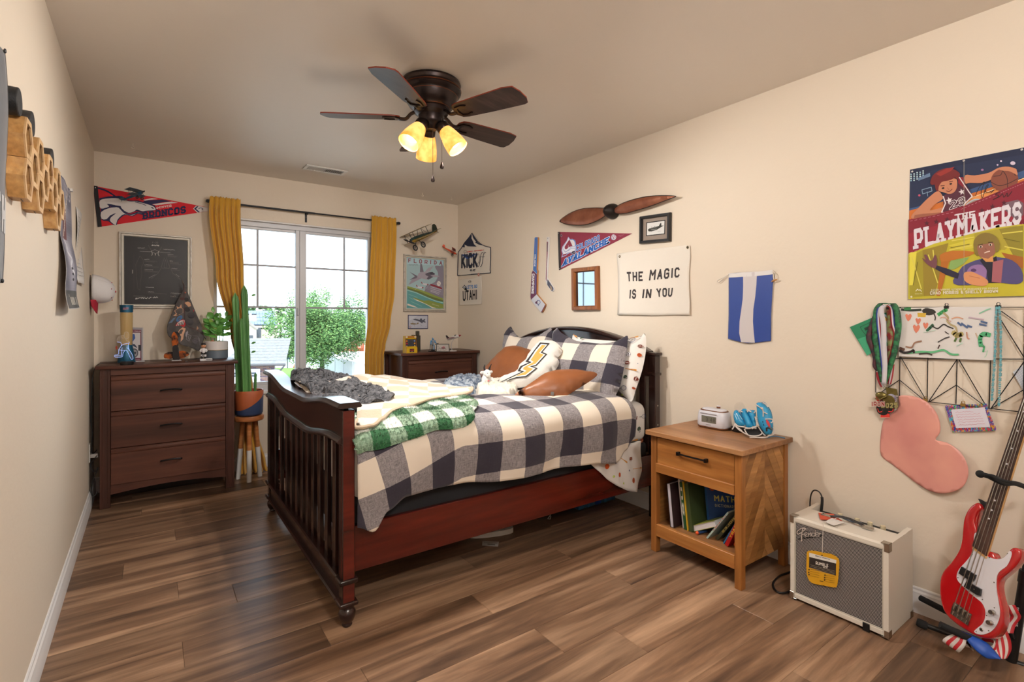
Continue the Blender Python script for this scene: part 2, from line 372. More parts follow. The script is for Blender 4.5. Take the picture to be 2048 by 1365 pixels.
# ================================================================ the setting
wallm = mat('cream_wall_paint', 'dacebe', .62, bump=(38,.10), spec=.35)
ceilm = mat('cream_ceiling_paint', 'ddd4ca', .5, bump=(9,.16), stretch=(1,1.6,1), spec=.4)
white_trim = mat('white_trim_paint', 'dcdada', .4)
def struct(b, name, m, parent=None, **k): return b.build(name, m, parent, kind='structure', **k)
T_ = .14
struct(MB().box(-T_,0,REAR-T_,D+T_,0,H), 'wall_left', wallm)
struct(MB().box(W,W+T_,REAR-T_,D+T_,0,H), 'wall_right', wallm)
WX0, WX1, WZ0, WZ1 = .738, 2.045, .632, 2.07
b = MB()
for q in ((0,WX0,0,H),(WX1,W,0,H),(WX0,WX1,0,WZ0-.02),(WX0,WX1,WZ1,H)): b.box(q[0],q[1],D,D+T_,q[2],q[3])
struct(b, 'wall_back', wallm)
struct(MB().box(0,W,REAR-T_,REAR,0,H), 'wall_front', wallm)
dr1 = bx('door_1', (.2,1.0,REAR+.001,REAR+.03,.01,2.03), white_trim, None, .003, kind='structure'); MB().lathe([(.001,0),(.025,.0),(.012,.012),(.012,.03),(.027,.04),(.027,.055),(.001,.062)], (.92,REAR+.03,.95), 16, (0,1,0)).build('door_handle', mat('door_knob_metal','8a8680',.3,metal=1), dr1, at=None)
t = thing('added_fill_fixture', 'added round white fixture, out of view, around the rear fill lamp', 'ceiling light', (.95,-.38,H)); MB().lathe([(.001,-.001),(.17,-.001),(.17,-.025),(.16,-.03),(.001,-.03)], (.95,-.38,H), 32).build('base_plate', white_trim, t); MB().lathe([(.155,-.031),(.15,-.06),(.11,-.09),(.05,-.103),(.001,-.105)], (.95,-.38,H), 32).build('diffuser', mat('added_fill_glow','fff3e0',.4,emit=2.5), t)  # unseen fixture with glowing cover, added to go with the rear fill lamp
struct(MB().box(-T_,W+T_,REAR-T_,D+T_,H,H+.15), 'ceiling', ceilm)
# floor of vinyl planks running across the room, each plank its own piece
subf = mat('subfloor', '2a1d15', .9)
floor = struct(MB().box(-T_,W+T_,REAR-T_,D+T_,-.14,-.004), 'floor', subf)
plankm = wood('walnut_vinyl_plank', '45342a', '725743', '9a7c63', 'X', rough=.34, sc=.62, tone=.22, bump=.07)
def plank_mesh(L, wdt):
 b = MB(); b.box(0,L,0,wdt,-.005,0, bev=.0012); o = b.build('plank', plankm, None, local=True); me = o.data; bpy.data.objects.remove(o); return me
PL, PW = 1.22, .181
full = plank_mesh(PL-.0006, PW-.0006); rr = random.Random(5); y = REAR; row = 0
starts = [-.95, -.35, -.72, -.12, -.55, -.86, -.25]
while y < D-.001:
 wd_ = min(PW, D-y); x = starts[row % 7] + rr.uniform(-.08,.08)
 while x < W:
  x0, x1 = max(x,0), min(x+PL, W)
  if x1-x0 > .01:
   me = full if (x1-x0 > PL-.01 and wd_ > PW-.001) else plank_mesh(x1-x0-.0006, wd_-.0006)
   o = bpy.data.objects.new('plank', me); C.objects.link(o); o.parent = floor; o.location = (x0, y, 0)
  x += PL
 y += PW; row += 1
# baseboards
def base(name, a, b_, n):
 a, b_, n = Vector(a), Vector(b_), Vector(n); pr = [(0,0),(.014,0),(.014,.07),(.011,.078),(.011,.086),(.006,.094),(.006,.102),(.003,.107),(0,.107)]
 MB().pts([[a+n*p+Vector((0,0,z)), b_+n*p+Vector((0,0,z))] for p, z in pr], close_u=True).build(name, white_trim, None, kind='structure', at=a, sharp=30)
base('baseboard_left', (0,REAR,0), (0,D,0), (1,0,0)); base('baseboard_right', (W,REAR,0), (W,D,0), (-1,0,0))
base('baseboard_back', (0,D,0), (W,D,0), (0,-1,0)); base('baseboard_front', (0,REAR,0), (W,REAR,0), (0,1,0))
# window: white vinyl slider in a drywall opening
vinyl = mat('white_window_vinyl', 'c9cad0', .35)
glass = bpy.data.materials.new('window_glass'); glass.use_nodes = True; n = glass.node_tree; n.nodes.clear()
o_ = n.nodes.new('ShaderNodeOutputMaterial'); tr = n.nodes.new('ShaderNodeBsdfTransparent'); gl = n.nodes.new('ShaderNodeBsdfGlossy'); mx = n.nodes.new('ShaderNodeMixShader'); fr = n.nodes.new('ShaderNodeFresnel')
tr.inputs[0].default_value = (.93,.95,.95,1); gl.inputs['Roughness'].default_value = .01; fr.inputs[0].default_value = 1.3
n.links.new(fr.outputs[0], mx.inputs[0]); n.links.new(tr.outputs[0], mx.inputs[1]); n.links.new(gl.outputs[0], mx.inputs[2]); n.links.new(mx.outputs[0], o_.inputs[0])
win = bpy.data.objects.new('window_1', None); C.objects.link(win); win.location = (1.39, D+.08, WZ0); win['wl'] = [1.39, D+.08, WZ0]; win['kind'] = 'structure'
fy0, fy1 = D+.055, D+.12
for q in ((WX0,WX1,fy0,fy1,WZ1-.05,WZ1),(WX0,WX1,fy0,fy1,WZ0,WZ0+.05),(WX0,WX0+.03,fy0,fy1,WZ0+.05,WZ1-.05),(WX1-.03,WX1,fy0,fy1,WZ0+.05,WZ1-.05)): bx('window_frame', q, vinyl, win, .004)
bx('window_mullion', (1.40,1.455,fy0-.008,fy1,WZ0+.05,WZ1-.05), vinyl, win, .004)
bx('sash_stile', (1.368,1.40,fy0-.0,fy1-.02,WZ0+.05,WZ1-.05), vinyl, win, .003)
bx('sash_latch', (1.378,1.392,fy0-.022,fy0,1.27,1.34), vinyl, win, .004)
for q in ((WX0+.03,1.368),(1.455,WX1-.03)):
 bx('sash_rail', (q[0],q[1],fy0+.012,fy1-.02,WZ1-.072,WZ1-.05), vinyl, win, .003); bx('sash_rail', (q[0],q[1],fy0+.012,fy1-.02,WZ0+.05,WZ0+.075), vinyl, win, .003)
 bx('pane', (q[0],q[1],D+.083,D+.087,WZ0+.06,WZ1-.06), glass, win, 0)
grille = mat('grey_window_grille', '9a9ba3', .5)
for x0, x1, xm in ((WX0+.03,1.368,1.068),(1.455,WX1-.03,1.798)):
 for z in (1.697, 1.342): bx('muntin', (x0,x1,D+.075,D+.082,z-.008,z+.008), grille, win, .001)
 bx('muntin', (xm-.008,xm+.008,D+.074,D+.081,1.35,WZ1-.07), grille, win, .001)
struct(MB().box(WX0-.03,WX1+.03,D-.022,D+.055,WZ0-.02,WZ0,bev=.004), 'trim_1', white_trim)
struct(MB().box(WX0,WX1,D+.002,D+.055,WZ1-.012,WZ1-.0005,bev=.001), 'trim_2', white_trim)
# ceiling register
v = thing('air_vent', 'white metal register in the ceiling above the window', 'vent', (1.47,4.18,H)); ventm = mat('white_vent_metal', 'd8d6d2', .4)
for q in ((1.31,1.63,4.11,4.135),(1.31,1.63,4.235,4.26),(1.31,1.335,4.135,4.235),(1.605,1.63,4.135,4.235)): bx('frame', (q[0],q[1],q[2],q[3],H-.008,H-.0005), ventm, v, .002)
dk = mat('dark_gap', '201d1b', .9); bx('duct', (1.335,1.605,4.135,4.235,H-.002,H-.0006), dk, v, 0)
for i in range(22):
 x = 1.341+i*.0122; b = MB(); b.box(-.0045,.0045,4.138,4.232,-.0006,.0006, M=Matrix.Translation((x,0,H-.005)) @ Matrix.Rotation(.9 if i < 11 else -.5, 4, 'Y')); b.build('louver', ventm, v)
hookm = mat('white_enamel', 'e6dccb', .3)
for i, (x, y) in enumerate(((.23,4.324),(2.43,4.413),(2.722,4.376))):
 P = [(x,y,H-.001),(x,y,H-.02)] + [(x+.008*math.sin(a), y, H-.028+.008*math.cos(a)) for a in [k*PI/6 for k in range(0,10)]]
 MB().tube(P, .0013, 6).build('ceiling_hook', hookm, None, label=('small white cup hook in the ceiling over the left dresser','small white cup hook in the ceiling above the right curtain','small white cup hook in the ceiling nearest the back right corner')[i], cat='hook', group='cup hooks in the ceiling')
# outlet on the left wall
t = thing('wall_outlet', 'white outlet plate with a plug low on the left wall', 'outlet', (0,4.34,.36)); om = mat('white_plastic', 'd9d6d2', .35)
bx('cover_plate', (0,.005,4.305,4.375,.30,.42), om, t, .002); bx('charger_plug', (.005,.045,4.322,4.358,.325,.35), om, t, .003)
for z in (.335,.385): bx('socket', (.005,.0065,4.325,4.355,z-.014,z+.014), mat('socket_face','bdbab5',.4), t, .0005)
# ================================================================ ceiling fan
bronze = mat('oil_rubbed_bronze', '2a2425', .32, metal=.75, var=(6,'3a2c28',3)); FX, FY = 1.485, 2.338
fan = thing('ceiling_fan', 'dark bronze flush ceiling fan with five blades and three amber lamps', 'ceiling fan', (FX,FY,H))
c_ = (FX,FY,H)
MB().lathe([(.0,-.001),(.147,-.001),(.151,-.012),(.146,-.026),(.15,-.034),(.152,-.05),(.145,-.062),(.135,-.068),(.132,-.076),(.125,-.10),(.108,-.125),(.094,-.132),(.086,-.136),(0,-.136)], c_, 40).build('motor_housing', bronze, fan, sharp=30)
MB().lathe([(0,-.136),(.086,-.136),(.086,-.155),(.072,-.162),(.064,-.168),(.064,-.20),(.06,-.208),(.048,-.218),(.033,-.23),(.028,-.238),(0,-.238)], c_, 32).build('switch_housing', bronze, fan, sharp=30)
cop = mat('copper_edge', '8a4a26', .4, metal=.8)
for r, z in ((.1525,-.04),(.1335,-.072),(.0955,-.131)):
 MB().tube([(FX+r*math.cos(a), FY+r*math.sin(a), H+z) for a in [2*PI*k/40 for k in range(41)]], .0011, 5, caps=False).build('trim_ring', cop, fan)
bladem = wood('dark_walnut_blade', '2c211f', '3d2f2c', '50403b', 'X', rough=.42, sc=.7, bump=.03); edgem = mat('reddish_blade_edge', '7a2b18', .5)
bz = H-.178
for k in range(5):
 a = math.radians(FAN0 + 72*k) if 'FAN0' in globals() else math.radians(5+72*k)
 out = [(.155,-.028),(.17,-.05),(.20,-.058),(.33,-.066),(.47,-.074),(.52,-.064),(.537,-.02),(.542,.03),(.53,.064),(.51,.07),(.33,.064),(.20,.056),(.17,.048),(.155,.026)]
 Mx = Matrix.Translation((0,0,0)) @ Matrix.Rotation(a,4,'Z') @ Matrix.Rotation(math.radians(-12),4,'X')
 b = MB(); b.prism([Mx @ Vector((x,y,-.003)) for x,y in out], (Mx.to_3x3() @ Vector((0,0,.006))))
 for f in b.bm.faces:
  if len(f.verts) == 4: f.material_index = 1
 bl = b.build('blade', [bladem, edgem], None, local=True, sharp=20); bl.parent = fan; bl.location = (0,0,bz-H); bl['wl'] = [0,0,0]
 ar = MB(); P = [(.07,0,.03),(.10,0,.018),(.125,0,-.006),(.15,0,-.008),(.165,0,-.005)]
 ar.tube([Mx @ Vector(p) for p in smooth_line(P,4)], [.013]*17, 8, sq=(1,.6))
 fk = [(.155,-.012),(.175,-.036),(.215,-.04),(.24,-.03),(.236,-.024),(.212,-.031),(.185,-.026),(.178,0),(.185,.026),(.212,.031),(.236,.024),(.24,.03),(.215,.04),(.175,.036),(.155,.012)]
 ar.prism([Mx @ Vector((x,y,-.0095)) for x,y in fk], Mx.to_3x3() @ Vector((0,0,.0062)))
 o = ar.build('blade_arm', bronze, None, local=True); o.parent = bl; o['wl'] = [0,0,0]
# amber glass shades
shade = bpy.data.materials.new('amber_glass'); shade.use_nodes = True; n = shade.node_tree; b_ = n.nodes['Principled BSDF']
tcx = n.nodes.new('ShaderNodeTexCoord'); nz = n.nodes.new('ShaderNodeTexNoise'); nz.inputs['Scale'].default_value = 14; nz.inputs['Detail'].default_value = 3; rp_ = n.nodes.new('ShaderNodeValToRGB')
n.links.new(tcx.outputs['Object'], nz.inputs[0]); n.links.new(nz.outputs[0], rp_.inputs[0]); rp_.color_ramp.elements[0].position = .38; rp_.color_ramp.elements[0].color = lin('e89a3c'); rp_.color_ramp.elements[1].position = .62; rp_.color_ramp.elements[1].color = lin('ffc873')
n.links.new(rp_.outputs[0], b_.inputs['Base Color']); b_.inputs['Roughness'].default_value = .35; n.links.new(rp_.outputs[0], b_.inputs['Emission Color']); b_.inputs['Emission Strength'].default_value = .75
bulbm = mat('lit_bulb', 'fff0cf', .5, emit=9)
LK = [(math.radians(q), .62) for q in (194, 314, 74)]
for i, (a, tilt) in enumerate(LK):
 ax = Vector((math.cos(a)*math.sin(tilt), math.sin(a)*math.sin(tilt), -math.cos(tilt))); s0 = Vector((FX+.045*math.cos(a), FY+.045*math.sin(a), H-.205))
 MB().tube([Vector((FX+.02*math.cos(a),FY+.02*math.sin(a),H-.215)), s0, s0+ax*.02], .011, 8).lathe([(.0,.012),(.03,.012),(.034,.02),(.034,.044),(.03,.05),(0,.05)], s0, 20, ax).build('lamp_socket', bronze, fan)
 s = MB().lathe([(.031,.046),(.036,.056),(.044,.085),(.051,.12),(.054,.15),(.0545,.168),(.0525,.168),(.0525,.15),(.049,.12),(.042,.086),(.033,.057),(.03,.05)], s0, 28, ax).build('lamp_shade', shade, fan, sharp=60)
 MB().lathe([(.001,.05),(.012,.052),(.014,.075),(.024,.095),(.03,.115),(.028,.132),(.018,.146),(.001,.152)], s0, 18, ax).build('bulb', bulbm, s, sharp=80)
 light('fan_lamp', 'SPOT', s0+ax*.165, FANW, (1,.95,.88), .035, ax.to_track_quat('-Z','Y').to_euler())
brass = mat('chain_metal', '6b6058', .35, metal=.9)
for x, y, zt, zb in ((FX+.03,FY-.06,H-.19,1.995),(FX-.005,FY-.03,H-.238,1.93)):
 ch = MB().tube([(x,y,zt),(x,y,zb+.03)], .0011, 6).build('pull_chain', brass, fan)
 MB().lathe([(.001,.036),(.003,.034),(.0045,.028),(.009,.016),(.0105,.008),(.008,.001),(.001,0)], (x,y,zb), 12).build('chain_fob', bronze, ch)
# ================================================================ curtains
rodm = mat('black_metal_rod', '232327', .4, metal=.5); RY, RZ = 4.615, 2.165
t = thing('curtain_rod', 'thin black curtain rod with end caps and a middle bracket', 'curtain rod', (1.48,D,RZ))
MB().tube([(.705,RY,RZ),(1.50,RY,RZ)], .008, 12).build('rod', rodm, t); MB().tube([(1.46,RY,RZ),(2.275,RY,RZ)], .0065, 12).build('rod', rodm, t)
for x in (.700, 2.28): MB().lathe([(.001,-.02),(.010,-.018),(.0135,-.01),(.0135,.008),(.009,.012),(.001,.013)], (x,RY,RZ), 14, (1,0,0)).build('end_cap', rodm, t)
for x in (.716,1.44,2.262):
 MB().box(x-.009,x+.009,D-.004,D-.0005,RZ-.075,RZ+.02,bev=.001).box(x-.006,x+.006,RY,D-.003,RZ-.014,RZ-.008,bev=.001).build('bracket', rodm, t)
 MB().lathe([(.001,0),(.004,.0),(.004,.0025),(.001,.003)],(x,D-.004,RZ-.03),8,(0,-1,0)).build('screw', brass, t)
gold = mat('mustard_curtain_cloth', 'c6942e', .85, bump=(160,.12), sheen=.3)
def curtain(label, prof, npl, seed, amp=.024, zt=2.205):
 """prof: rows (z, xleft, xright, y, amp)"""
 rows = []; prof = sorted(prof, key=lambda p: -p[0]); N1 = 220
 zs = []; z = zt
 while z > prof[-1][0]: zs.append(z); z -= .03 if z < 2.0 else .012
 zs.append(prof[-1][0])
 for z in zs:
  for i in range(len(prof)-1):
   if prof[i+1][0] <= z <= prof[i][0]: break
  p, q = prof[i], prof[i+1]; t_ = (p[0]-z)/((p[0]-q[0]) or 1); t_ = t_*t_*(3-2*t_); xl, xr, yy, am = [p[k]+(q[k]-p[k])*t_ for k in (1,2,3,4)]
  row = []
  for j in range(N1+1):
   u = j/N1; w_ = u + .012*math.sin(u*23+seed) ; ph = 2*PI*npl*w_ + seed
   sway = .10*noise.noise(Vector((u*3, z*.5, seed)))
   f1 = math.sin(ph + sway*3); f1 = math.copysign(abs(f1)**.75, f1)
   dz = 2.165-z; g = 1.0
   if abs(dz) < .055: g = .45 + .55*min(1, abs(dz)/.055)     # drawn in by the rod pocket
   am2 = am*(g)*(.65+.5*noise.noise(Vector((u*5+seed, z*.3, 3))))
   row.append((xl+(xr-xl)*u + .003*math.sin(ph*.5+z*1.5), yy - .018 - am2*f1*.85, z + (.004*math.sin(ph*2) if z > zt-.01 else 0)))
  rows.append(row)
 o = MB().pts(rows).build('curtain', gold, None, label=label, cat='curtain', group='mustard curtains at the window', solid=.0018, sharp=180, nrm=False)
 return o
curtain('long mustard curtain swept behind the tall cactus, left of the window', [(2.205,.708,.918,4.62,.016),(2.09,.70,.915,4.60,.022),(1.6,.745,.938,4.59,.026),(1.1,.845,.965,4.6,.022),(.95,.872,.98,4.6,.022),(.66,.895,1.008,4.59,.022),(.3,.91,1.05,4.575,.025),(.06,.90,1.10,4.56,.03),(.004,.90,1.115,4.545,.035)], 5.5, 1.3)
curtain('long mustard curtain hanging right of the window beside the jet poster', [(2.205,2.01,2.24,4.62,.016),(2.09,2.01,2.243,4.62,.016),(1.5,1.98,2.215,4.60,.024),(1.2,1.965,2.175,4.60,.024),(.98,1.945,2.13,4.61,.024),(.9,1.94,2.115,4.61,.024),(.01,1.94,2.10,4.61,.024)], 4.6, 4.1)
# ================================================================ dressers
dw = wood('dark_brown_wood', '3c231b', '4d2d23', '5f3a2d', 'X', rough=.42, sc=.45, bump=.06); dwz = wood('dark_brown_wood_upright', '3a221a', '492b22', '59372b', 'Z', rough=.42, sc=.45, bump=.06)
handm = mat('dark_pull_metal', '1f1b1c', .35, metal=.7)
def dresser(x0, x1, y0, label):
 y1 = 4.655; t = thing('dresser', label, 'dresser', ((x0+x1)/2, y0, 0), group='dark brown three drawer dressers')
 b = MB().box(x0-.022,x1+.022,y0-.022,y1,.912,.935,bev=.003,seg=2); b.build('top', dw, t)
 for xa, xb in ((x0,x0+.055),(x1-.055,x1)):
  for ya, yb in ((y0,y0+.045),(y1-.05,y1-.005)):
   b = MB().box(xa,xb,ya,yb,0,.911,bev=.002)
   if ya == y0:
    for k in (.014,.041): b.box(xa+k-.002,xa+k+.002,ya-.002,ya+.002,.03,.905,bev=.001)
   b.build('leg', dwz, t)
  xs = xa+.012 if xa == x0 else xb-.024
  bx('side_panel', (xs,xs+.012,y0+.046,y1-.052,.09,.911), dwz, t, .001)
 bx('back_panel', (x0+.056,x1-.056,y1-.016,y1-.008,.09,.911), dwz, t, .001)
 bx('top_rail', (x0+.0555,x1-.0555,y0+.006,y0+.024,.868,.911), dw, t, .001)
 for za, zb in ((.632,.864),(.388,.628),(.146,.384)):
  d = MB().box(x0+.057,x1-.057,y0+.004,y0+.022,za,zb-.032,bev=.0015).box(x0+.057,x1-.057,y0-.001,y0+.022,zb-.0315,zb-.006,bev=.004,seg=2).box(x0+.057,x1-.057,y0-.003,y0+.022,zb-.006,zb,bev=.0015).build('drawer', dw, t)
  zc = (za+zb)/2+.005; xc = (x0+x1)/2
  MB().tube(smooth_line([(xc-.06,y0+.004,zc-.006),(xc-.058,y0-.016,zc-.002),(xc-.03,y0-.022,zc+.002),(xc,y0-.023,zc+.003),(xc+.03,y0-.022,zc+.002),(xc+.058,y0-.016,zc-.002),(xc+.06,y0+.004,zc-.006)],4), .0045, 8, sq=(1,1.3)).build('handle', handm, d)
 P = [(x0+.056,.145),(x1-.056,.145),(x1-.056,.085)] + [(x1-.056-(x1-x0-.112)*k/12, .085+.022*math.sin(PI*k/12)) for k in range(1,12)] + [(x0+.056,.085)]
 MB().prism([(x,y0+.008,z) for x,z in P], (0,.016,0)).build('apron', dw, t)
 return t
dresser(.058, .832, 4.24, 'dark brown three drawer dresser in the left corner below the framed blueprint')
dresser(2.150, 2.925, 4.235, 'dark brown dresser in the right corner behind the bed, small models on top')
# ================================================================ nightstand
nw = wood('golden_oak', '7c4c24', '9a6432', 'b67e46', 'Y', rough=.4, sc=.5, bump=.05); nwz = wood('golden_oak_upright', '7c4c24', '9a6432', 'b67e46', 'Z', rough=.4, sc=.5, bump=.05)
ntop = wood('oak_top', '76502f', '926541', 'ac7f57', 'Y', rough=.35, sc=.55, bump=.04)
ns = thing('nightstand', 'golden oak nightstand with one drawer, open shelf and chevron sides', 'nightstand', (2.72,1.53,0))
bx('top', (2.487,2.948,1.252,1.802,.622,.646), ntop, ns, .002, sharp=30)
nx0, nx1, ny0, ny1 = 2.512, 2.940, 1.272, 1.784
for xa, xb in ((nx0,nx0+.035),(nx1-.035,nx1)):
 for ya, yb in ((ny0,ny0+.034),(ny1-.034,ny1)): bx('leg', (xa,xb,ya,yb,0,.6215), nwz, ns, .0015)
dr = bx('drawer', (nx0+.004,nx0+.022,ny0+.037,ny1-.037,.462,.612), nw, ns, .002)
MB().tube([(nx0-.012,1.450,.556),(nx0-.014,1.53,.556),(nx0-.012,1.605,.556)], .0045, 8, sq=(1,1)).box(nx0-.018,nx0+.004,1.443,1.455,.547,.565,bev=.001).box(nx0-.018,nx0+.004,1.601,1.613,.547,.565,bev=.001).build('handle', handm, dr)
bx('drawer_rail', (nx0-.006,nx0+.018,ny0+.0345,ny1-.0345,.428,.476), nw, ns, .002)
bx('lower_rail', (nx0,nx0+.02,ny0+.0345,ny1-.0345,.086,.150), nw, ns, .002)
bx('shelf', (nx0+.021,nx1-.036,ny0+.016,ny1-.016,.128,.142), ntop, ns, .001)
bx('back_panel', (nx1-.034,nx1-.026,ny0+.036,ny1-.036,.128,.6215), nwz, ns, .001)
bx('shelf_divider', (nx0+.024,nx1-.036,ny0+.016,ny1-.016,.452,.46), nwz, ns, .001)
# chevron sides: slanted boards meeting on the centre line, each its own piece
chev = [wood('chevron_oak_'+w_, *cc, 'X', rough=.45, sc=.7, bump=.05) for w_, cc in (('light',('8b6038','a57645','b98a58')),('mid',('7a5029','94673a','a87b49')),('dark',('6b4524','83592f','976b3c')))]
def clip(P, a, b, c):   # keep a*x+b*y<=c
 R = []
 for i in range(len(P)):
  p, q = P[i-1], P[i]; dp, dq = a*p[0]+b*p[1]-c, a*q[0]+b*q[1]-c
  if dp <= 0: R.append(p) if not R or R[-1] != p else None
  if dp*dq < 0: t_ = dp/(dp-dq); R.append((p[0]+(q[0]-p[0])*t_, p[1]+(q[1]-p[1])*t_))
 return R
for ys, sgn in ((ny0+.010,-1),(ny1-.010,1)):
 x0, x1 = nx0+.0355, nx1-.0355; xm = x0+(x1-x0)*.5
 bx('side_backing', (x0,x1,ys-.003*0,ys-sgn*.006,.10,.6215), chev[2], ns, 0)
 sl = 1.55; hgt = .155
 for side in (0,1):
  k = -8
  while k < 14:
   zb = .06 + k*hgt*.62
   if side == 0: P = [(x0,zb),(xm,zb+sl*(xm-x0)),(xm,zb+sl*(xm-x0)+hgt*.60),(x0,zb+hgt*.60)]
   else: P = [(xm,zb+sl*(xm-x0)),(x1,zb),(x1,zb+hgt*.60),(xm,zb+sl*(xm-x0)+hgt*.60)]
   P = clip(P, 0,-1,-.10)
   if len(P) > 2: P = clip(P, 0,1,.6212)
   if len(P) > 2: MB().prism([(x,ys,z) for x,z in P], (0,sgn*.004,0)).build('board', chev[(k*2+side+9) % 3], ns, sharp=20)
   k += 1
# ================================================================ bed
cher = wood('dark_cherry_wood', '3a0f0a', '4f1710', '631f16', 'X', rough=.22, sc=.4, bump=.02, coat=.5)
esp = wood('espresso_wood', '1f1210', '2a1815', '35201b', 'Z', rough=.26, sc=.4, bump=.02, coat=.5)
bed = thing('bed', 'dark cherry full bed with a slatted curved footboard', 'bed', (1.95,2.85,0))
BY0, BY1, BX0 = 2.035, 3.60, .945
def crest(y, ends=.888, dip=.838):
 u = (y-BY0)/(BY1-BY0); u = min(u, 1-u)*2; t_ = min(1, max(0, (u-.16)/.62)); return ends + (dip-ends)*t_*t_*(3-2*t_)
ys = [BY0-.02+(BY1-BY0+.04)*k/48 for k in range(49)]
# cap rail
pr = [(-.022,0),(-.026,.006),(-.022,.013),(-.02,.016),(-.016,.022),(.062,.022),(.066,.016),(.068,.013),(.072,.006),(.068,0)]
MB().pts([[(BX0+p, y, crest(y)+q-.002) for p, q in pr] for y in ys], close_v=True, caps=True).build('footboard_cap', esp, bed, sharp=50)
def band(f0, f1, x0, x1, a, b, nm, m=esp, **k):
 yy = [a+(b-a)*i/40 for i in range(41)]
 return MB().pts([[(x0,y,f0(y)),(x0,y,f1(y)),(x1,y,f1(y)),(x1,y,f0(y))] for y in yy], close_v=True, caps=True).build(nm, m, bed, sharp=50, **k)
band(lambda y: crest(y)-.122, lambda y: crest(y)-.003, BX0+.004, BX0+.04, BY0+.052, BY1-.052, 'footboard_panel')
mpr = [(-.012,-.012),(-.016,-.004),(-.012,.004),(-.006,.008),(-.003,.014),(.002,.016),(.046,.016),(.05,.004),(.05,-.012)]
MB().pts([[(BX0+p, y, crest(y)-.136+q) for p, q in mpr] for y in ys[1:-1]], close_v=True, caps=True).build('curved_molding', esp, bed, sharp=50)
for ya in (BY0, BY1-.052):
 b = MB().box(BX0,BX0+.05,ya,ya+.052,.085,.875,bev=.003)
 for k in (.013,.026,.039): b.box(BX0-.0025,BX0+.002,ya+k-.003,ya+k+.003,.20,.735,bev=.001)
 bmesh.ops.recalc_face_normals(b.bm, faces=b.bm.faces[:])
 for f_ in b.bm.faces: f_.material_index = 1 if f_.normal.y < -.9 and ya == BY0 else 0
 p_ = b.build('footboard_post', [esp,cher], bed)
 MB().lathe([(.001,.0),(.018,.0),(.021,.006),(.019,.014),(.026,.022),(.033,.04),(.034,.056),(.028,.068),(.024,.073),(.03,.079),(.03,.086),(0,.086)], (BX0+.026, ya+.026, 0), 20).build('bun_foot', esp, p_, sharp=40)
 for z, h in ((.178,.02),(.088,.018)): MB().box(BX0-.014,BX0+.062,ya-.010,ya+.062,z,z+h,bev=.006,seg=3).build('post_molding', esp, p_)
for ys_ in (3.42,3.263,3.112,2.985,2.865,2.752,2.645,2.538,2.425,2.305,2.188): bx('slat', (BX0+.01,BX0+.028,ys_-.0215,ys_+.0215,.192,.70+.03), esp, bed, .002)
for z0, z1, x in ((.178,.198,-.012),(.090,.106,-.014)): bx('lower_molding', (BX0+x,BX0+.05,BY0+.06,BY1-.06,z0,z1), esp, bed, .006, sharp=30)
bx('lower_rail', (BX0+.006,BX0+.04,BY0+.052,BY1-.052,.103,.18), esp, bed, .002)
for ya, nm in ((2.062,'near'),(BY1-.052,'far')):
 bx('side_rail', (BX0+.051,2.86,ya,ya+.026,.205,.395), cher, bed, .003)
for k in range(13): bx('bed_slat', (1.06+k*.14,1.13+k*.14,2.10,3.55,.262,.28), mat('pine_slat','a58558',.6), bed, 0)
for k in (0,1): bx('bed_ledger', (1.0,2.86,(2.088,3.528)[k],(2.108,3.548)[k],.242,.262), cher, bed, 0)
# headboard
HX0, HX1 = 2.868, 2.925
for ya in (2.045, 3.56):
 p_ = bx('headboard_post', (HX0+.006,HX1-.004,ya,ya+.052,.0,1.012), esp, bed, .003)
 b = MB().box(HX0-.004,HX1+.006,ya-.012,ya+.064,1.012,1.032,bev=.006,seg=2).box(HX0,HX1+.002,ya-.008,ya+.060,.887,.905,bev=.005,seg=2); b.build('post_cap', esp, p_)
 for z in (.58,.70): MB().lathe([(.001,0),(.005,0),(.004,.002),(.001,.0025)], (HX0+.03,ya,z), 8, (0,-1,0)).build('bolt', mat('steel_screw','b8b4ae',.3,metal=1), p_)
def harc(y): u = (y-2.83)/.73; return 1.03 + .148*math.cos(max(-1,min(1,u))*PI/2)**.8
yh = [2.097+(3.56-2.097)*k/40 for k in range(41)]
MB().pts([[(HX0+p, y, harc(y)+q) for p, q in [(-.004,-.02),(-.012,-.01),(-.012,.0),(-.002,.008),(.05,.008),(.058,-.002),(.056,-.02)]] for y in yh], close_v=True, caps=True).build('headboard_cap', esp, bed, sharp=50)
MB().pts([[(HX0+.008,y,.88),(HX0+.008,y,harc(y)-.018),(HX1-.014,y,harc(y)-.018),(HX1-.014,y,.88)] for y in yh], close_v=True, caps=True).build('headboard_panel', esp, bed, sharp=50)
bx('headboard_rail', (HX0+.004,HX1-.01,2.097,3.56,.40,.52), esp, bed, .003)
for k in range(12): bx('headboard_slat', (HX0+.016,HX0+.03,2.135+k*.12,2.18+k*.12,.52,.88), esp, bed, .002)
# box spring and mattress
blk = mat('black_ticking', '16171b', .9)
MB().box(1.01,2.855,2.092,3.545,.281,.47,bev=.02,seg=3).build('box_spring', blk, None, label='black fabric box spring between the cherry side rails', cat='box spring')
sheetm = mat('white_jersey', 'dcd9d6', .85, bump=(40,.08))
MAT = MB().box(1.01,2.86,2.085,3.55,.472,.722,bev=.06,seg=5).build('mattress', sheetm, None, label='mattress in a white fitted sheet printed with sports gear', cat='mattress', sharp=80)
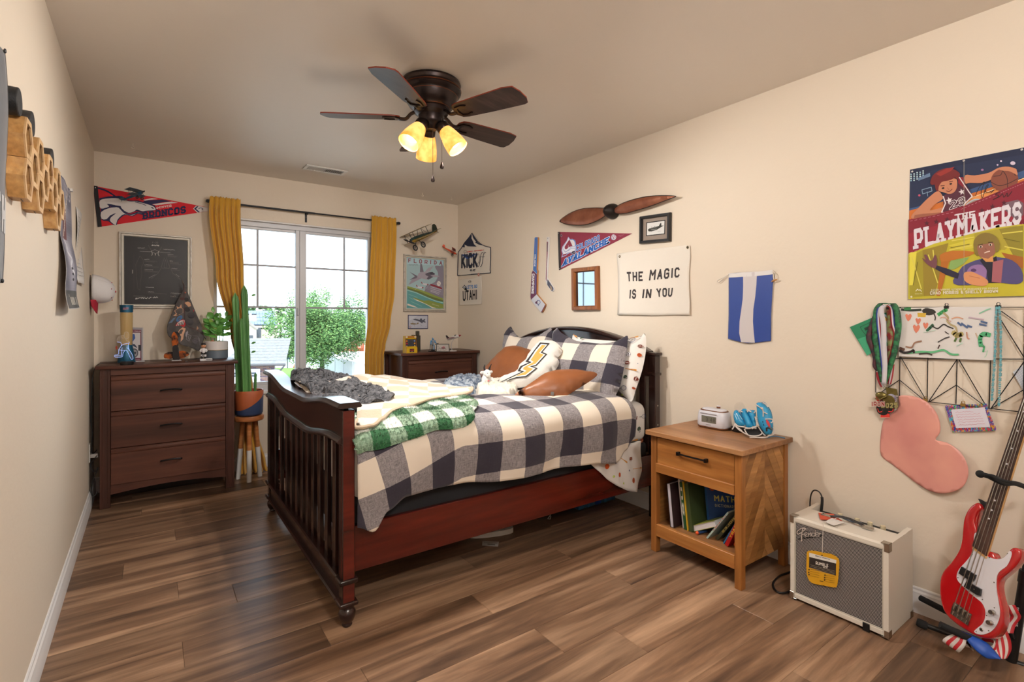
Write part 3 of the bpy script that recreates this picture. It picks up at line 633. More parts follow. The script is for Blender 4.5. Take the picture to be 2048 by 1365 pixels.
# sports print motifs, used on sheet and pillowcase
def motif(p, kind, x, y, s, r=0):
 c, n_ = math.cos(r), math.sin(r)
 def R(P): return [(x+(a*c-b*n_)*s, y+(a*n_+b*c)*s) for a, b in P]
 circ = lambda cx, cy, rx, ry, k=14: [(cx+rx*math.cos(2*PI*i/k), cy+ry*math.sin(2*PI*i/k)) for i in range(k)]
 if kind == 0:   # american football
  p.poly(R([(-1,0),(-.6,.42),(0,.58),(.6,.42),(1,0),(.6,-.42),(0,-.58),(-.6,-.42)]), '6b2417'); p.line(R([(-.45,0),(.45,0)]), .09*s, 'efe6dc')
  for k in (-.3,0,.3): p.line(R([(k,-.16),(k,.16)]), .08*s, 'efe6dc', hold=True)
  for k in (-.68,.68): p.line(R([(k,-.34),(k,.34)]), .1*s, 'efe6dc', hold=True)
 elif kind == 1: # soccer ball
  p.poly(R(circ(0,0,.62,.62)), 'e9e9ee'); p.line(R(circ(0,0,.62,.62)+[(.62,0)]), .05*s, '23233a'); p.poly(R(circ(0,0,.2,.2,5)), '23233a')
  for k in range(5): a = 2*PI*k/5; p.poly(R([(.62*math.cos(a-.3),.62*math.sin(a-.3)),(.62*math.cos(a+.3),.62*math.sin(a+.3)),(.38*math.cos(a),.38*math.sin(a))]), '23233a', True); p.line(R([(.18*math.cos(a),.18*math.sin(a)),(.4*math.cos(a),.4*math.sin(a))]), .04*s, '23233a', hold=True)
 elif kind == 2: # basketball
  p.poly(R(circ(0,0,.6,.6)), 'c4541e')
  for P in ([(-.6,0),(.6,0)],[(0,-.6),(0,.6)],[(-.45,-.4),(-.2,0),(-.45,.4)],[(.45,-.4),(.2,0),(.45,.4)]): p.line(R(P), .05*s, '2d1710')
 elif kind == 3: # bat
  p.poly(R([(-1.3,-.06),(-.2,-.08),(.5,-.19),(1.2,-.2),(1.3,0),(1.2,.2),(.5,.19),(-.2,.08),(-1.3,.06)]), 'c98a3a'); p.poly(R(circ(-1.32,0,.09,.12,8)), 'b0702a')
 elif kind == 4: # helmet
  p.poly(R([(-.6,-.3),(-.62,.2),(-.3,.58),(.2,.6),(.52,.3),(.58,0),(.15,-.05),(.1,-.35),(-.3,-.5)]), '35463a'); p.line(R([(.1,-.15),(.65,-.15),(.6,-.5),(.2,-.5),(.1,-.15)]), .08*s, '3a3f45'); p.line(R([(.38,-.15),(.38,-.5)]), .06*s, '3a3f45')
 elif kind == 5: # racket
  p.line(R(circ(.3,0,.62,.46)+[(.92,0)]), .08*s, '2a3b6b'); 
  for k in (-.2,0,.2): p.line(R([(-.2,k),(.8,k)]), .02*s, 'a8a8b0', hold=True); p.line(R([(.3+k,-.4),(.3+k,.4)]), .02*s, 'a8a8b0', hold=True)
  p.line(R([(-.32,0),(-1.1,0)]), .1*s, '3a2f2a')
 elif kind == 6: p.poly(R(circ(0,0,.3,.3)), 'a5b83a'); p.line(R([(-.2,-.2),(0,0),(-.2,.2)]), .04*s, 'eef0d8')
 elif kind == 7: # shuttle, little blue marks
  p.poly(R([(-.28,-.1),(.0,-.28),(.0,.28),(-.28,.1)]), '27356e'); p.poly(R(circ(.14,0,.12,.12,8)), '27356e')
 else: # glove
  p.poly(R([(-.4,-.5),(.3,-.5),(.5,0),(.4,.5),(.2,.1),(.1,.6),(-.05,.15),(-.2,.6),(-.3,.1),(-.5,.35)]), '7c3a1e'); p.line(R([(-.3,-.2),(.3,-.2)]), .05*s, 'd8b08a')
def scatter(p, x0, x1, y0, y1, sp, s, seed, test=None):
 R_ = random.Random(seed); r = 0; y = y0; kk = seed
 while y < y1:
  x = x0 + (sp*.5 if r % 2 else 0)
  while x < x1:
   a, b = x+R_.uniform(-.15,.15)*sp, y+R_.uniform(-.15,.15)*sp
   if test is None or test(a, b): motif(p, (kk*5+r*3) % 9, a, b, s*R_.uniform(.85,1.1), R_.choice((0,0,PI/2,.5,-.6,PI)))
   kk += 1; x += sp
  y += sp*.86; r += 1
p = Pr(lambda x, z, l: Vector((x, 2.085-l-.001, z)), dz=3e-5); scatter(p, 2.50, 2.82, .50, .67, .075, .026, 3); p.build('sports_print', MAT)
# hanging corner of the flat sheet below the duvet
fs = lambda x, z, l=0: Vector((x, 2.052 - .006*math.sin(x*60+z*22) - .012*(.47-z)/.2 - l, z))
def hb(x): # lower edge of the hanging corner
 for (a,b),(c,d) in zip([(2.30,.455),(2.36,.40),(2.44,.33),(2.53,.27),(2.62,.225),(2.70,.203)],[(2.36,.40),(2.44,.33),(2.53,.27),(2.62,.225),(2.70,.203),(2.75,.36)]):
  if a <= x <= c: return b+(d-b)*(x-a)/(c-a)
 return .47
rows = [[fs(x, .50+(hb(x)-.50)*k/14) for x in [2.30+.45*j/40 for j in range(41)]] for k in range(15)]
FS = MB().pts(rows).build('flat_sheet', sheetm, None, label='white sports print sheet corner hanging below the plaid duvet', cat='sheet', solid=.0015, sharp=180)
p = Pr(lambda x, z, l: fs(x, z, .0014+l), dz=3e-5); scatter(p, 2.42, 2.73, .22, .46, .07, .024, 8, lambda a, b: b > hb(a)+.028 and a < 2.725); p.build('sports_print', FS)
# ---- plaid
def plaid(name, p, q, ou=0, ov=0, dark='2b2735', light='e0d5c6', mid1=None):
 m = bpy.data.materials.new(name); m.use_nodes = True; n = m.node_tree; b = n.nodes['Principled BSDF']; L = n.links.new; N = n.nodes.new; MATS[name] = m
 t = N('ShaderNodeUVMap'); t.uv_map = 'UV'; s = N('ShaderNodeSeparateXYZ'); L(t.outputs[0], s.inputs[0])
 def mth(op, a, b_=None):
  k = N('ShaderNodeMath'); k.operation = op
  for i, v in enumerate((a, b_)):
   if v is None: continue
   if isinstance(v, (int, float)): k.inputs[i].default_value = v
   else: L(v, k.inputs[i])
  return k.outputs[0]
 dst = N('ShaderNodeTexNoise'); dst.inputs['Scale'].default_value = 30; L(t.outputs[0], dst.inputs[0]); wob = mth('MULTIPLY', dst.outputs[0], .003)
 U_ = mth('LESS_THAN', mth('FRACT', mth('DIVIDE', mth('ADD', mth('SUBTRACT', s.outputs[0], ou), wob), 2*p)), .5)
 V_ = mth('LESS_THAN', mth('FRACT', mth('DIVIDE', mth('ADD', mth('SUBTRACT', s.outputs[1], ov), wob), 2*q)), .5)
 # weave: warp shows on one noise, weft on another, stretched along the threads
 def slub(sc):
  mp = N('ShaderNodeMapping'); mp.inputs['Scale'].default_value = sc; L(t.outputs[0], mp.inputs[0]); z = N('ShaderNodeTexNoise'); z.inputs['Scale'].default_value = 1; z.inputs['Detail'].default_value = 4; z.inputs['Roughness'].default_value = .8; L(mp.outputs[0], z.inputs[0]); return z.outputs[0]
 wv = slub((30,380,1)); wh = slub((380,30,1)); big = mth('MULTIPLY', mth('ADD', wv, wh), .5)
 k = mth('ADD', mth('MULTIPLY', mth('SUBTRACT', big, .5), 3.4), .5)     # share of cream thread in a mixed square
 k.node.use_clamp = True
 both = mth('MULTIPLY', U_, V_); none = mth('MULTIPLY', mth('SUBTRACT', 1, U_), mth('SUBTRACT', 1, V_))
 mixd = mth('SUBTRACT', 1, mth('ADD', both, none)); fac = mth('MULTIPLY', mixd, mth('MULTIPLY', k, .85))
 fac = mth('ADD', fac, mth('MULTIPLY', both, mth('MULTIPLY', mth('SUBTRACT', big, .5), .25)))
 mx = N('ShaderNodeMix'); mx.data_type = 'RGBA'; mx.inputs[6].default_value = lin(dark); mx.inputs[7].default_value = lin(mid1 or 'bab3b4'); L(fac, mx.inputs[0]); m2_ = N('ShaderNodeMix'); m2_.data_type = 'RGBA'; L(none, m2_.inputs[0]); L(mx.outputs[2], m2_.inputs[6]); m2_.inputs[7].default_value = lin(light); L(m2_.outputs[2], b.inputs['Base Color'])
 b.inputs['Roughness'].default_value = .9; b.inputs['Sheen Weight'].default_value = .15
 bu = N('ShaderNodeBump'); bu.inputs['Strength'].default_value = .25; bu.inputs['Distance'].default_value = .002; L(big, bu.inputs['Height']); L(bu.outputs[0], b.inputs['Normal'])
 return m
PLA = plaid('buffalo_plaid', .132, .147, 1.56, .133+.147)
# duvet over the mattress: v runs from the near hem over the top to the far hem
def hemz(x):   # near hem height along the bed
 pts_ = [(1.0,.40),(1.06,.375),(1.12,.45),(1.2,.492),(1.45,.49),(1.7,.462),(2.0,.455),(2.3,.447),(2.5,.42),(2.60,.47),(2.66,.56)]
 if x <= pts_[0][0]: return pts_[0][1]
 for (a,b),(c,d) in zip(pts_, pts_[1:]):
  if a <= x <= c: t_ = (x-a)/(c-a); t_ = t_*t_*(3-2*t_); return b+(d-b)*t_
 return pts_[-1][1]
def duvet_pt(x, s, top=.772):
 """s: arc position measured from the top near edge; negative goes down the near side"""
 nz = noise.noise(Vector((x*2.3, s*2.5, 1.7))); n2 = noise.noise(Vector((x*6, s*4, 9.1))); n3 = noise.noise(Vector((x*14, s*9, 4)))
 r = .09; wdt = 3.58-2.02; bump = .016*nz + .008*n2
 fold = .012*math.sin(x*11+1+1.5*nz)*1.0 + .008*n2
 if s < 0:   # near side
  a = min(-s, r*PI/2); th = a/r; d = max(0, -s-r*PI/2); dz = r*(1-math.cos(th))+d
  w_ = min(1, dz/.25); return Vector((x + .01*nz*w_, 2.02+r - r*math.sin(th) - (fold*1.7+.005*n3)*w_ - .018*math.sin(min(1,dz/.3)*PI)*1.0, top - dz + bump*(1-w_) ))
 if s > wdt-2*r:
  s2 = s-(wdt-2*r); th = min(s2, r*PI/2)/r; d = max(0, s2-r*PI/2); dz = r*(1-math.cos(th))+d
  return Vector((x, 3.58-r + r*math.sin(th) + fold*min(1,dz/.2), top-dz+bump))
 return Vector((x, 2.02+r+s, top+bump+.010*math.sin(min(1,s/.5)*PI)+.003*n3))
DX0, DX1 = 1.0, 2.655; NXD, NV = 150, 170
rows = []; r_ = .09; topz = .772
for i in range(NXD+1):
 x = DX0+(DX1-DX0)*i/NXD; smin = -((topz-hemz(x)) - r_ + r_*PI/2); smax = (3.58-2.02-.18)+.09*PI/2+.20; row = []
 for j in range(NV+1):
  s = smin+(smax-smin)*j/NV; v = duvet_pt(x, s)
  if i > NXD-6: v.z -= .012*(1-(NXD-i)/6)**2
  row.append(v)
 rows.append(row)
sv = [(-((topz-hemz(DX0+(DX1-DX0)*i/NXD)) - r_ + r_*PI/2)) for i in range(NXD+1)]
smx = 1.38+.09*PI/2+.20
def duv(i, j):
 x = DX0+(DX1-DX0)*i/NXD; s = sv[i]+(smx-sv[i])*j/NV; k = max(0, 1.48-x)
 return (x - .7*k*max(0,-s), s + .30*k*min(1,max(0,.1-s)/.2))
DUV = MB().pts(rows, uvs=duv).build('duvet', PLA, None, label='navy grey and cream buffalo plaid duvet spread over the bed', cat='duvet', solid=.014, sharp=180, nrm=False)
# ================================================================ pillows
A = dict(ox=900, oy=640, k=3.791)
PLP = plaid('pillow_plaid', .138, .128, -.05, .178)
pn = (-.90,-.10,.42)
spo = plush('pillow', [(930,118),(1000,140),(1250,160),(1360,150),(1430,135),(1478,106),(1488,200),(1470,330),(1440,440),(1405,540),(1378,620),(1330,590),(1280,540),(1100,400),(950,250)], (2.745,2.35,.95), (-.93,-.12,.34), .045, .035, mat('white_percale','dedbd7',.85,bump=(14,.25)), **A, edge=.09, wr=.1, label='white pillow printed with sports gear, behind the plaid shams', cat='pillow')
p = Pr(lambda x, y, l: spo[1](x, y, .047+l*1), dz=3e-5)
_f = onplane(spo[5], spo[4], **A)
def loc2(r, x, y, f_=None):
 q = (f_ or _f)(x, y)-r[5]; return q.dot(r[2]), q.dot(r[3])
po = [loc2(spo, x, y) for x, y in [(930,118),(1250,160),(1478,106),(1488,200),(1440,440),(1378,620),(1280,540),(950,250)]]
def pudisp(outl, th, ed):
 return lambda x, y: (lambda t: th*math.sqrt(max(0,1-(1-t)**2)))(min(1, dseg(x,y,outl)/ed)) if pip(x,y,outl) else 0
hf = pudisp(po, .045, .09)
p = Pr(lambda x, y, l: spo[1](x, y, hf(x,y)+.004+l), dz=3e-5, base=.0008)
for kd, x, y, s, r in ((5,1395,172,62,.3),(0,1463,212,30,.2),(1,1385,277,40,0),(2,1455,278,34,0),(0,1375,342,36,0),(3,1400,390,44,0),(4,1362,450,36,0),(5,1335,530,52,.1),(0,1425,455,30,1.4),(7,1384,220,20,1),(7,1444,342,20,0),(3,1420,145,40,.2),(4,1020,150,26,0),(3,960,126,30,-.4),(2,1405,525,20,0),(6,1310,570,30,0)):
 a, b_ = loc2(spo, x, y); c_, d_ = loc2(spo, x+s, y); motif(p, kd, a, b_, math.hypot(c_-a, d_-b_)*.62, r)
p.build('sports_print', spo[0])
def sham(outl, P0, n, label, th=.058):
 r = plush('sham', outl, P0, n, th, .03, PLP, **A, edge=.16, wr=.15, label=label, cat='pillow', disp=lambda x, y: .008*noise.noise(Vector((x*5,y*5,P0[1]))))
 return r
sham([(455,52),(475,75),(500,110),(540,135),(600,122),(680,120),(725,90),(757,56),(778,100),(785,250),(780,420),(600,470),(420,440),(395,330),(400,230),(410,130)], (2.70,3.20,.93), (-.90,-.12,.42), 'plaid sham pillow at the far side of the bed behind the leather cushion')
sham([(808,62),(840,95),(880,120),(960,160),(1050,172),(1140,180),(1240,165),(1300,140),(1347,122),(1345,200),(1328,330),(1310,420),(1290,500),(1262,560),(1218,640),(1160,625),(1080,575),(960,560),(860,520),(780,440),(765,300),(775,160),(785,110)], (2.63,2.45,.90), pn, 'large plaid sham pillow at the near side of the bed')
lea = mat('cognac_leather', '7c4828', .38, bump=(30,.12), var=(5,'8e5632',3)); lea2 = mat('leather_piping', '5c3220', .4)
def piping(r, pts, m, parent, rad=.003):
 f = onplane(r[5], r[4], **A); MB().tube([f(x,y) for x,y in sm2(pts, 4, False)], rad, 6).build('piping', m, parent)
l1o = [(220,410),(270,360),(340,280),(420,210),(500,196),(570,215),(640,240),(700,290),(640,400),(540,470),(420,500),(300,480)]
r = plush('leather_cushion', l1o, (2.42,3.02,.87), (-.72,-.25,.62), .05, .03, lea, **A, edge=.14, wr=.2, label='brown leather cushion leaning on the far sham behind the bolt pillow', cat='cushion', group='brown leather cushions')
l2o = [(490,572),(560,515),(640,460),(720,405),(800,382),(880,376),(960,376),(1060,390),(1112,405),(1106,432),(1040,480),(960,530),(890,572),(830,588),(700,588),(580,580)]
r = plush('leather_cushion', l2o, (2.24,2.36,.845), (-.42,-.66,.62), .045, .028, lea, **A, edge=.12, wr=.2, label='brown leather cushion lying in front of the near plaid sham', cat='cushion', group='brown leather cushions')
piping(r, [(1110,408),(1080,440),(960,500),(850,550),(790,555),(640,560),(500,576)], lea2, r[0], .0028)
MB().prism([onplane(r[5]+r[4]*.03, r[4], **A)(x,y) for x,y in ((765,548),(788,550),(786,575),(763,572))], r[4]*.004).build('tag', mat('grey_label','55524f',.8), r[0])
bo = [(680,168),(740,158),(800,168),(845,215),(848,255),(815,290),(828,325),(800,380),(755,398),(760,420),(700,455),(640,480),(560,510),(480,515),(400,495),(355,475),(400,430),(500,392),(530,335),(568,310),(600,250),(640,200)]
whm = mat('white_plush', 'dad7d2', .95, bump=(220,.25), sheen=.5)
r = plush('bolt_pillow', bo, (2.30,2.80,.885), (-.62,-.48,.62), .05, .022, whm, **A, edge=.07, label='white plush pillow with a gold lightning bolt between the leather cushions', cat='pillow')
fb_ = onplane(r[5]+r[4]*.0525, r[4], **A); p = Pr(lambda x, y, l: fb_(x, y, l))
p.poly([(683,172),(757,178),(700,245),(738,260),(655,350),(625,354),(665,368),(578,434),(500,442),(370,478),(430,448),(548,392),(512,388),(534,352),(600,322),(572,318),(635,235)], '201d20')
p.poly([(690,184),(738,188),(686,250),(722,264),(650,343),(604,354),(648,370),(575,426),(505,434),(400,468),(440,452),(566,392),(532,382),(548,358),(620,322),(596,312),(648,232)], 'efece6')
p.poly([(697,192),(728,194),(676,252),(712,264),(648,334),(586,358),(632,372),(572,418),(505,428),(430,458),(450,450),(580,388),(552,376),(560,360),(634,320),(610,306),(660,234)], 'd99a4a'); p.build('bolt_applique', r[0])
# ================================================================ blankets
def unroll(px, py):
 q = U(px, py, 'Z', .79)
 if q.y >= 2.09: return (q.x, q.y-2.11)
 q = U(px, py, 'Y', 2.0); return (q.x, -(.785-q.z)-.045)
def dn(x, s):
 a = duvet_pt(x, s); b = duvet_pt(x+.01, s); c = duvet_pt(x, s+.01); return a, (b-a).cross(c-a).normalized()
def throw(name, outl, off, thick, step, m, hfun, label, edge=.03, ext=None, smooth=3):
 O2 = [unroll(x, y) for x, y in outl]
 if ext: O2 = ext(O2)
 O2 = sm2(O2, smooth)
 def f3(x, s, h):
  a, n_ = dn(x, s); return a + n_*(off + h + (hfun(x, s) if h > -1e-9 else hfun(x, s)*.98))
 return puff(O2, f3, thick, step, edge, 0.6).build(name, m, None, label=label, cat='blanket', nrm=False, sharp=80)
sherpa = plaid('green_plaid', .075, .072, .01, .02, dark='1d5a30', light='e4e6e0', mid1='b9cdb8')
gl = [(712,835),(712,892),(735,899),(765,896),(800,886),(840,876),(872,866),(905,864),(940,855),(958,842),(962,830),(955,815),(935,803),(900,790),(850,790)]
G = throw('green_throw', gl, .012, .018, .022, sherpa, lambda x, s: .010+.012*noise.noise(Vector((x*9,s*9,3))), 'fluffy green and white checked throw folded under the beige blanket', edge=.02)
b = MB(); R_ = random.Random(11); O2 = sm2([unroll(x,y) for x,y in gl], 3)   # pile of the sherpa as short tufts
me_ = G.data; uvl = me_.uv_layers.active.data
cnt = 0
for pl in me_.polygons:
 if pl.area < 1e-7: continue
 nrm_ = pl.normal
 if nrm_.z < -.2: continue
 for _ in range(max(1, int(pl.area*60000))):
  ws = [R_.random() for _ in range(3)]; t_ = sum(ws); ws = [w_/t_ for w_ in ws]; li = list(pl.loop_indices)[:3]
  co = sum((me_.vertices[me_.loops[l].vertex_index].co*w_ for l, w_ in zip(li, ws)), Vector()); uvv = sum((Vector(uvl[l].uv)*w_ for l, w_ in zip(li, ws)), Vector((0,0)))
  d = (nrm_ + Vector((R_.uniform(-.6,.6),R_.uniform(-.6,.6),R_.uniform(-.6,.3)))).normalized()*R_.uniform(.006,.012); sd = d.orthogonal().normalized()*.0016
  vs = [b.bm.verts.new(co-sd), b.bm.verts.new(co+sd), b.bm.verts.new(co+d)]; f = b.bm.faces.new(vs)
  for l in f.loops: l[b.uv].uv = uvv
  cnt += 1
o = b.build('pile', sherpa, None, local=True, nrm=False, sharp=180); o.parent = G; o['kind'] = 'stuff'
def chk(name, c1, c2, sz):
 m = mat(name, c1, .95, bump=(90,.2), sheen=.4); n = m.node_tree; t = n.nodes.new('ShaderNodeUVMap'); t.uv_map = 'UV'; mp = n.nodes.new('ShaderNodeMapping'); mp.inputs['Rotation'].default_value = (0,0,.42)
 c = n.nodes.new('ShaderNodeTexChecker'); c.inputs['Scale'].default_value = 1/sz; c.inputs[1].default_value = lin(c1); c.inputs[2].default_value = lin(c2)
 n.links.new(t.outputs[0], mp.inputs[0]); n.links.new(mp.outputs[0], c.inputs[0]); n.links.new(c.outputs[0], n.nodes['Principled BSDF'].inputs['Base Color']); return m
beige = chk('beige_check', 'cac4bb', 'b19f88', .115)
bl = [(712,815),(712,852),(718,862),(727,866),(745,862),(768,852),(790,836),(830,826),(860,818),(890,810),(925,804),(943,799),(946,792),(930,787),(900,783),(865,778),(830,772),(790,768)]
def bext(O2): return O2 + [(1.80,.98),(1.45,1.15),(1.08,1.12),(1.0,.9),(1.0,.2)]
def bh(x, s):
 far = min(1, max(0,(s-.35)/.5)); return .030 + .010*noise.noise(Vector((x*5,s*5,7))) + far*(.050+.065*abs(noise.noise(Vector((x*4.5,s*3,2))))) * min(1,max(0,(1.85-x)/.5))
B = throw('beige_throw', bl, .018, .009, .02, beige, bh, 'cream and tan checkerboard blanket rumpled across the foot of the bed', edge=.012, ext=bext)
hem = [unroll(x,y) for x,y in [(712,852),(718,862),(727,866),(745,862),(768,852),(790,836),(830,826),(860,818),(890,810),(925,804),(943,799),(946,792),(930,787)]]
hp = []
for x, s in sm2(hem, 5, False): a, n_ = dn(x, s); hp.append(a+n_*(.018+bh(x,s)+.002))
MB().tube(hp, .0085, 8).build('hem', mat('tan_hem','b3a18b',.95,bump=(200,.3)), B)
# grey knitted throw
knit = mat('grey_knit', '323338', .95, var=(60,'5f5f63',4,.12), bump=(120,.8))
kl = [(572,770),(590,758),(620,756),(655,760),(690,766),(715,773),(745,775),(770,784),(788,792),(780,799),(755,803),(720,807),(690,807),(650,803),(610,795),(580,782)]
def kh(x, s):
 v = noise.noise(Vector((x*7,s*7,1.5))); w_ = abs(math.sin((s*22+x*9)+4*v)); return .045+.03*w_*w_ + .02*v + .012*noise.noise(Vector((x*30,s*30,4)))
def kunroll(px, py):
 q = U(px, py, 'Z', .85); return (max(q.x, 1.0), q.y-2.11)
O2 = sm2([kunroll(x,y) for x,y in kl], 3)
def kf(x, s, h):
 a, n_ = dn(x, s); return a + n_*(h + bh(x,s) + kh(x,s)*(1 if h >= 0 else .9) - .034)
KT = puff(O2, kf, .012, .013, .03, .6).build('knit_throw', knit, None, label='crumpled charcoal grey cable knit throw at the foot of the bed', cat='blanket', nrm=False, sharp=80)
b = MB()
R_ = random.Random(4); xs_ = [p_[0] for p_ in O2]; ss_ = [p_[1] for p_ in O2]
for _ in range(260):
 x, s = R_.uniform(min(xs_),max(xs_)), R_.uniform(min(ss_),max(ss_)); P = []; a_ = .5+R_.uniform(-.5,.5)
 for q in range(7):
  if not pip(x, s, O2) or dseg(x, s, O2) < .012: break
  a, n_ = dn(x, s); P.append(a+n_*(-.021+bh(x,s)+kh(x,s)+.003*math.sin(q*2))); x += .013*math.cos(a_); s += .013*math.sin(a_); a_ += R_.uniform(-.35,.35)
 if len(P) > 3: b.tube(P, .0042, 6)
o = b.build('cable_stitch', knit, None, at=(0,0,0), sharp=180, kind='stuff'); o.parent = KT; o.location = -Vector(KT['wl'])
# ruffled blankets beside the goat
def ruffle(name, outl, z, m, label, hh, fr, seed, cat='blanket', step=.009):
 O2 = [tuple(U(x,y,'Z',z).xy) for x, y in outl]; O2 = sm2(O2, 3)
 def f(x, y, h):
  p1 = noise.noise(Vector((x*fr,y*fr,seed))); p2 = noise.noise(Vector((x*fr*2.2,y*fr*2.2,seed+5))); r1 = abs(math.sin(fr*1.6*(x+y*.6)+5*p1)); 
  e = min(1, max(0,h)/.02)
  return Vector((x+.004*p2, y+.004*p1, z-.006 + max(h,0) + e*hh*(r1*.7+.5*p1+.25*p2+.1)))
 return puff(O2, f, .022, step, .03, .0).build(name, m, None, label=label, cat=cat, nrm=False, sharp=80)
ruffle('ruffled_blanket', [(888,770),(905,762),(925,758),(940,756),(955,760),(966,765),(962,772),(950,776),(952,786),(935,790),(915,788),(900,782),(887,780)], .785, mat('blue_grey_minky','4b5a70',.9,var=(34,'9aa3ad',3,.10),bump=(90,.4)), 'ruffled blue and white baby blanket beside the goat toy', .035, 24, 2.2)
ruffle('ruffled_blanket', [(952,782),(965,772),(985,768),(1010,766),(1028,772),(1036,782),(1028,790),(1005,794),(975,793),(955,790)], .785, mat('cream_minky','c4bdb0',.9,var=(22,'dcd6cb',3,.2),bump=(60,.3)), 'ruffled cream baby blanket in front of the bolt pillow', .035, 20, 6.1)
# goat soft toy
gt = thing('goat_toy', 'small white plush goat with black horns beside the leather cushion', 'soft toy', (2.21,2.86,.79)); gx = U(973,760,'Y',2.84)
fur = mat('white_fur', 'e0dedb', 1, bump=(300,.5), sheen=.6); blackf = mat('black_felt', '1c1b1d', .9)
MB().ell(gx+Vector((0,0,-.005)), (.036,.03,.05)).build('body', fur, gt); hd = MB().ell(gx+Vector((.0,-.005,.042)), (.028,.03,.027)).ell(gx+Vector((-.006,-.026,.032)), (.016,.018,.015)).build('head', fur, gt)
for s, dx in ((-1,-.012),(1,.018)):
 P = smooth_line([gx+Vector((dx,0,.062)), gx+Vector((dx*1.5,0,.082)), gx+Vector((dx*1.5+(.004 if s<0 else .012),0,.102))],4); MB().tube(P, [.0085*(1-.1*i) for i in range(len(P))], 8).build('horn', blackf, hd)
 MB().ell(gx+Vector((s*.034,0,.050)), (.016,.006,.010)).build('ear', fur, hd)
for dx in (-.012,.01): MB().ell(gx+Vector((dx,-.031,.046)), .0028, 6, 8).build('eye', blackf, hd)
MB().ell(gx+Vector((-.004,-.031,-.004)), (.008,.004,.005)).build('tag', mat('pink_tag','d86a70',.8), gt)
for s in (-1,1): MB().tube([gx+Vector((s*.025,-.01,.01)), gx+Vector((s*.045,-.03,-.02)), gx+Vector((s*.048,-.045,-.04))], [.012,.011,.012], 10).build('arm', fur, gt)
# ================================================================ things on the back wall
def clothmat(name, c, r=.9, b=(150,.12)): return mat(name, c, r, bump=b)
# orange football pennant
K = dict(ox=180, oy=360, k=8.192); f = wallB(**K, off=.003)
pen = sheet('pennant', 'orange red felt pennant with a white horse head and BRONCOS lettering, left corner', 'pennant', f, [(45,95),(1970,458),(1970,512),(125,775)], clothmat('orange_red_felt','cf2733'), .0015, group='sports pennants')
p = Pr(f, base=.0018); NV_, WH = '20234f', 'd9d5d6'
p.curve([(125,135),(230,165),(330,215),(430,285)], 26, NV_); p.poly([(150,300),(300,272),(480,262),(600,300),(470,330),(165,335)], NV_)
p.poly([(860,350),(960,335),(1180,322),(1330,352),(1180,372),(1030,398),(1000,420),(940,395)], NV_); p.poly([(870,330),(1010,300),(1110,314),(960,332),(900,342)], WH); p.poly([(1020,402),(1180,378),(1340,358),(1440,375),(1080,418)], WH)
p.poly([(150,325),(300,295),(480,292),(640,340),(790,340),(1060,418),(1100,500),(1000,510),(870,530),(770,510),(720,530),(640,555),(540,530),(480,470),(380,420),(180,500)], NV_)
p.poly(sm2([(162,340),(300,306),(480,306),(640,352),(760,356),(930,398),(1045,440),(1075,490),(1010,500),(920,505),(860,515),(770,488),(720,518),(640,540),(560,505),(500,450),(400,412),(280,396),(310,440),(175,470)],3), WH)
p.line([(740,365),(830,385),(920,420)], 10, NV_); p.poly([(995,450),(1020,445),(1050,480),(1030,475)], NV_); p.poly([(275,395),(330,405),(500,430),(515,455),(330,440)], NV_)
p.poly(sm2([(175,500),(300,450),(420,438),(480,450),(560,525),(640,560),(720,545),(790,520),(880,540),(870,575),(780,560),(700,598),(590,578),(520,610),(455,680),(440,738),(380,735),(300,680),(190,655)],3), NV_)
p.poly(sm2([(182,530),(300,468),(400,452),(470,458),(540,532),(620,577),(720,568),(790,540),(860,548),(770,545),(690,588),(565,562),(500,600),(448,660),(425,738),(402,735),(330,675),(345,615),(430,545),(330,585),(272,645),(190,638)],2), WH)
p.text('DENVER', [(1092,446),(1335,405),(1335,440),(1092,476)], 'e8dcdc', w=1.1, serif=.9)
p.text('BRONCOS', [(866,535),(1570,428),(1572,545),(876,648)], NV_, w=1.45, serif=1.1, gap=1.0)
p.poly([(1690,475),(1735,425),(1970,458),(1970,512),(1755,540)], 'd6d2d2'); p.poly([(1705,475),(1752,432),(1776,437),(1737,478),(1800,528),(1772,533)], NV_); p.curve([(1780,475),(1810,460),(1850,478),(1830,492)], 10, NV_)
p.poly([(50,95),(125,103),(195,770),(125,777)], '1c1c22'); p.ell(90,130,8,8,'e8e8e8',10); p.build('print', pen)
# framed blueprint, silver white frame
K = dict(ox=230, oy=455, k=8.03); f = wallB(**K)
silver = mat('silver_white_frame', 'cfcac2', .45, metal=.25, var=(30,'a59d94',4,.25), stretch=(1,1,1)); glz = mat('picture_glass', '201c1d', .35, spec=.25)
def picture(name, label, cat, f, q, wd, depth, fm, pm, group=None, inner=None, im=None):
 t = thing(name, label, cat, f((q[2][0]+q[3][0])/2, (q[2][1]+q[3][1])/2, 0), group=group)
 I, n = frame4(f, q, wd, 0, depth, fm, t)
 MB().prism([v+n*.003 for v in I], n*.003).build('backing', pm, t)
 if inner: I2, n2 = frame4(None, None, inner, .0, depth*.8, im, t, 'frame_inner_rail', raw=I)
 return t, I, n
t, I, n = picture('framed_blueprint', 'silver framed dark jet blueprint hanging over the left dresser', 'picture', f, [(62,68),(1235,160),(1232,1305),(68,1300)], .013, .022, silver, glz, inner=.017, im=mat('cream_frame_inner','d6d1c6',.5))
p = Pr(f, base=.0065); G1, G2 = '7d7876', 'c9c5c2'; R_ = random.Random(2)
p.text('F-22', [(600,235),(692,238),(692,262),(600,259)], G1, w=.7)
def scrib(x0, y0, x1, h, c, w=3, sl=.06):
 P = [(x0,y0)]; x = x0
 while x < x1: x += R_.uniform(4,9); P.append((x, y0+sl*(x-x0)+R_.uniform(-h,h)))
 p.line(P, w, c)
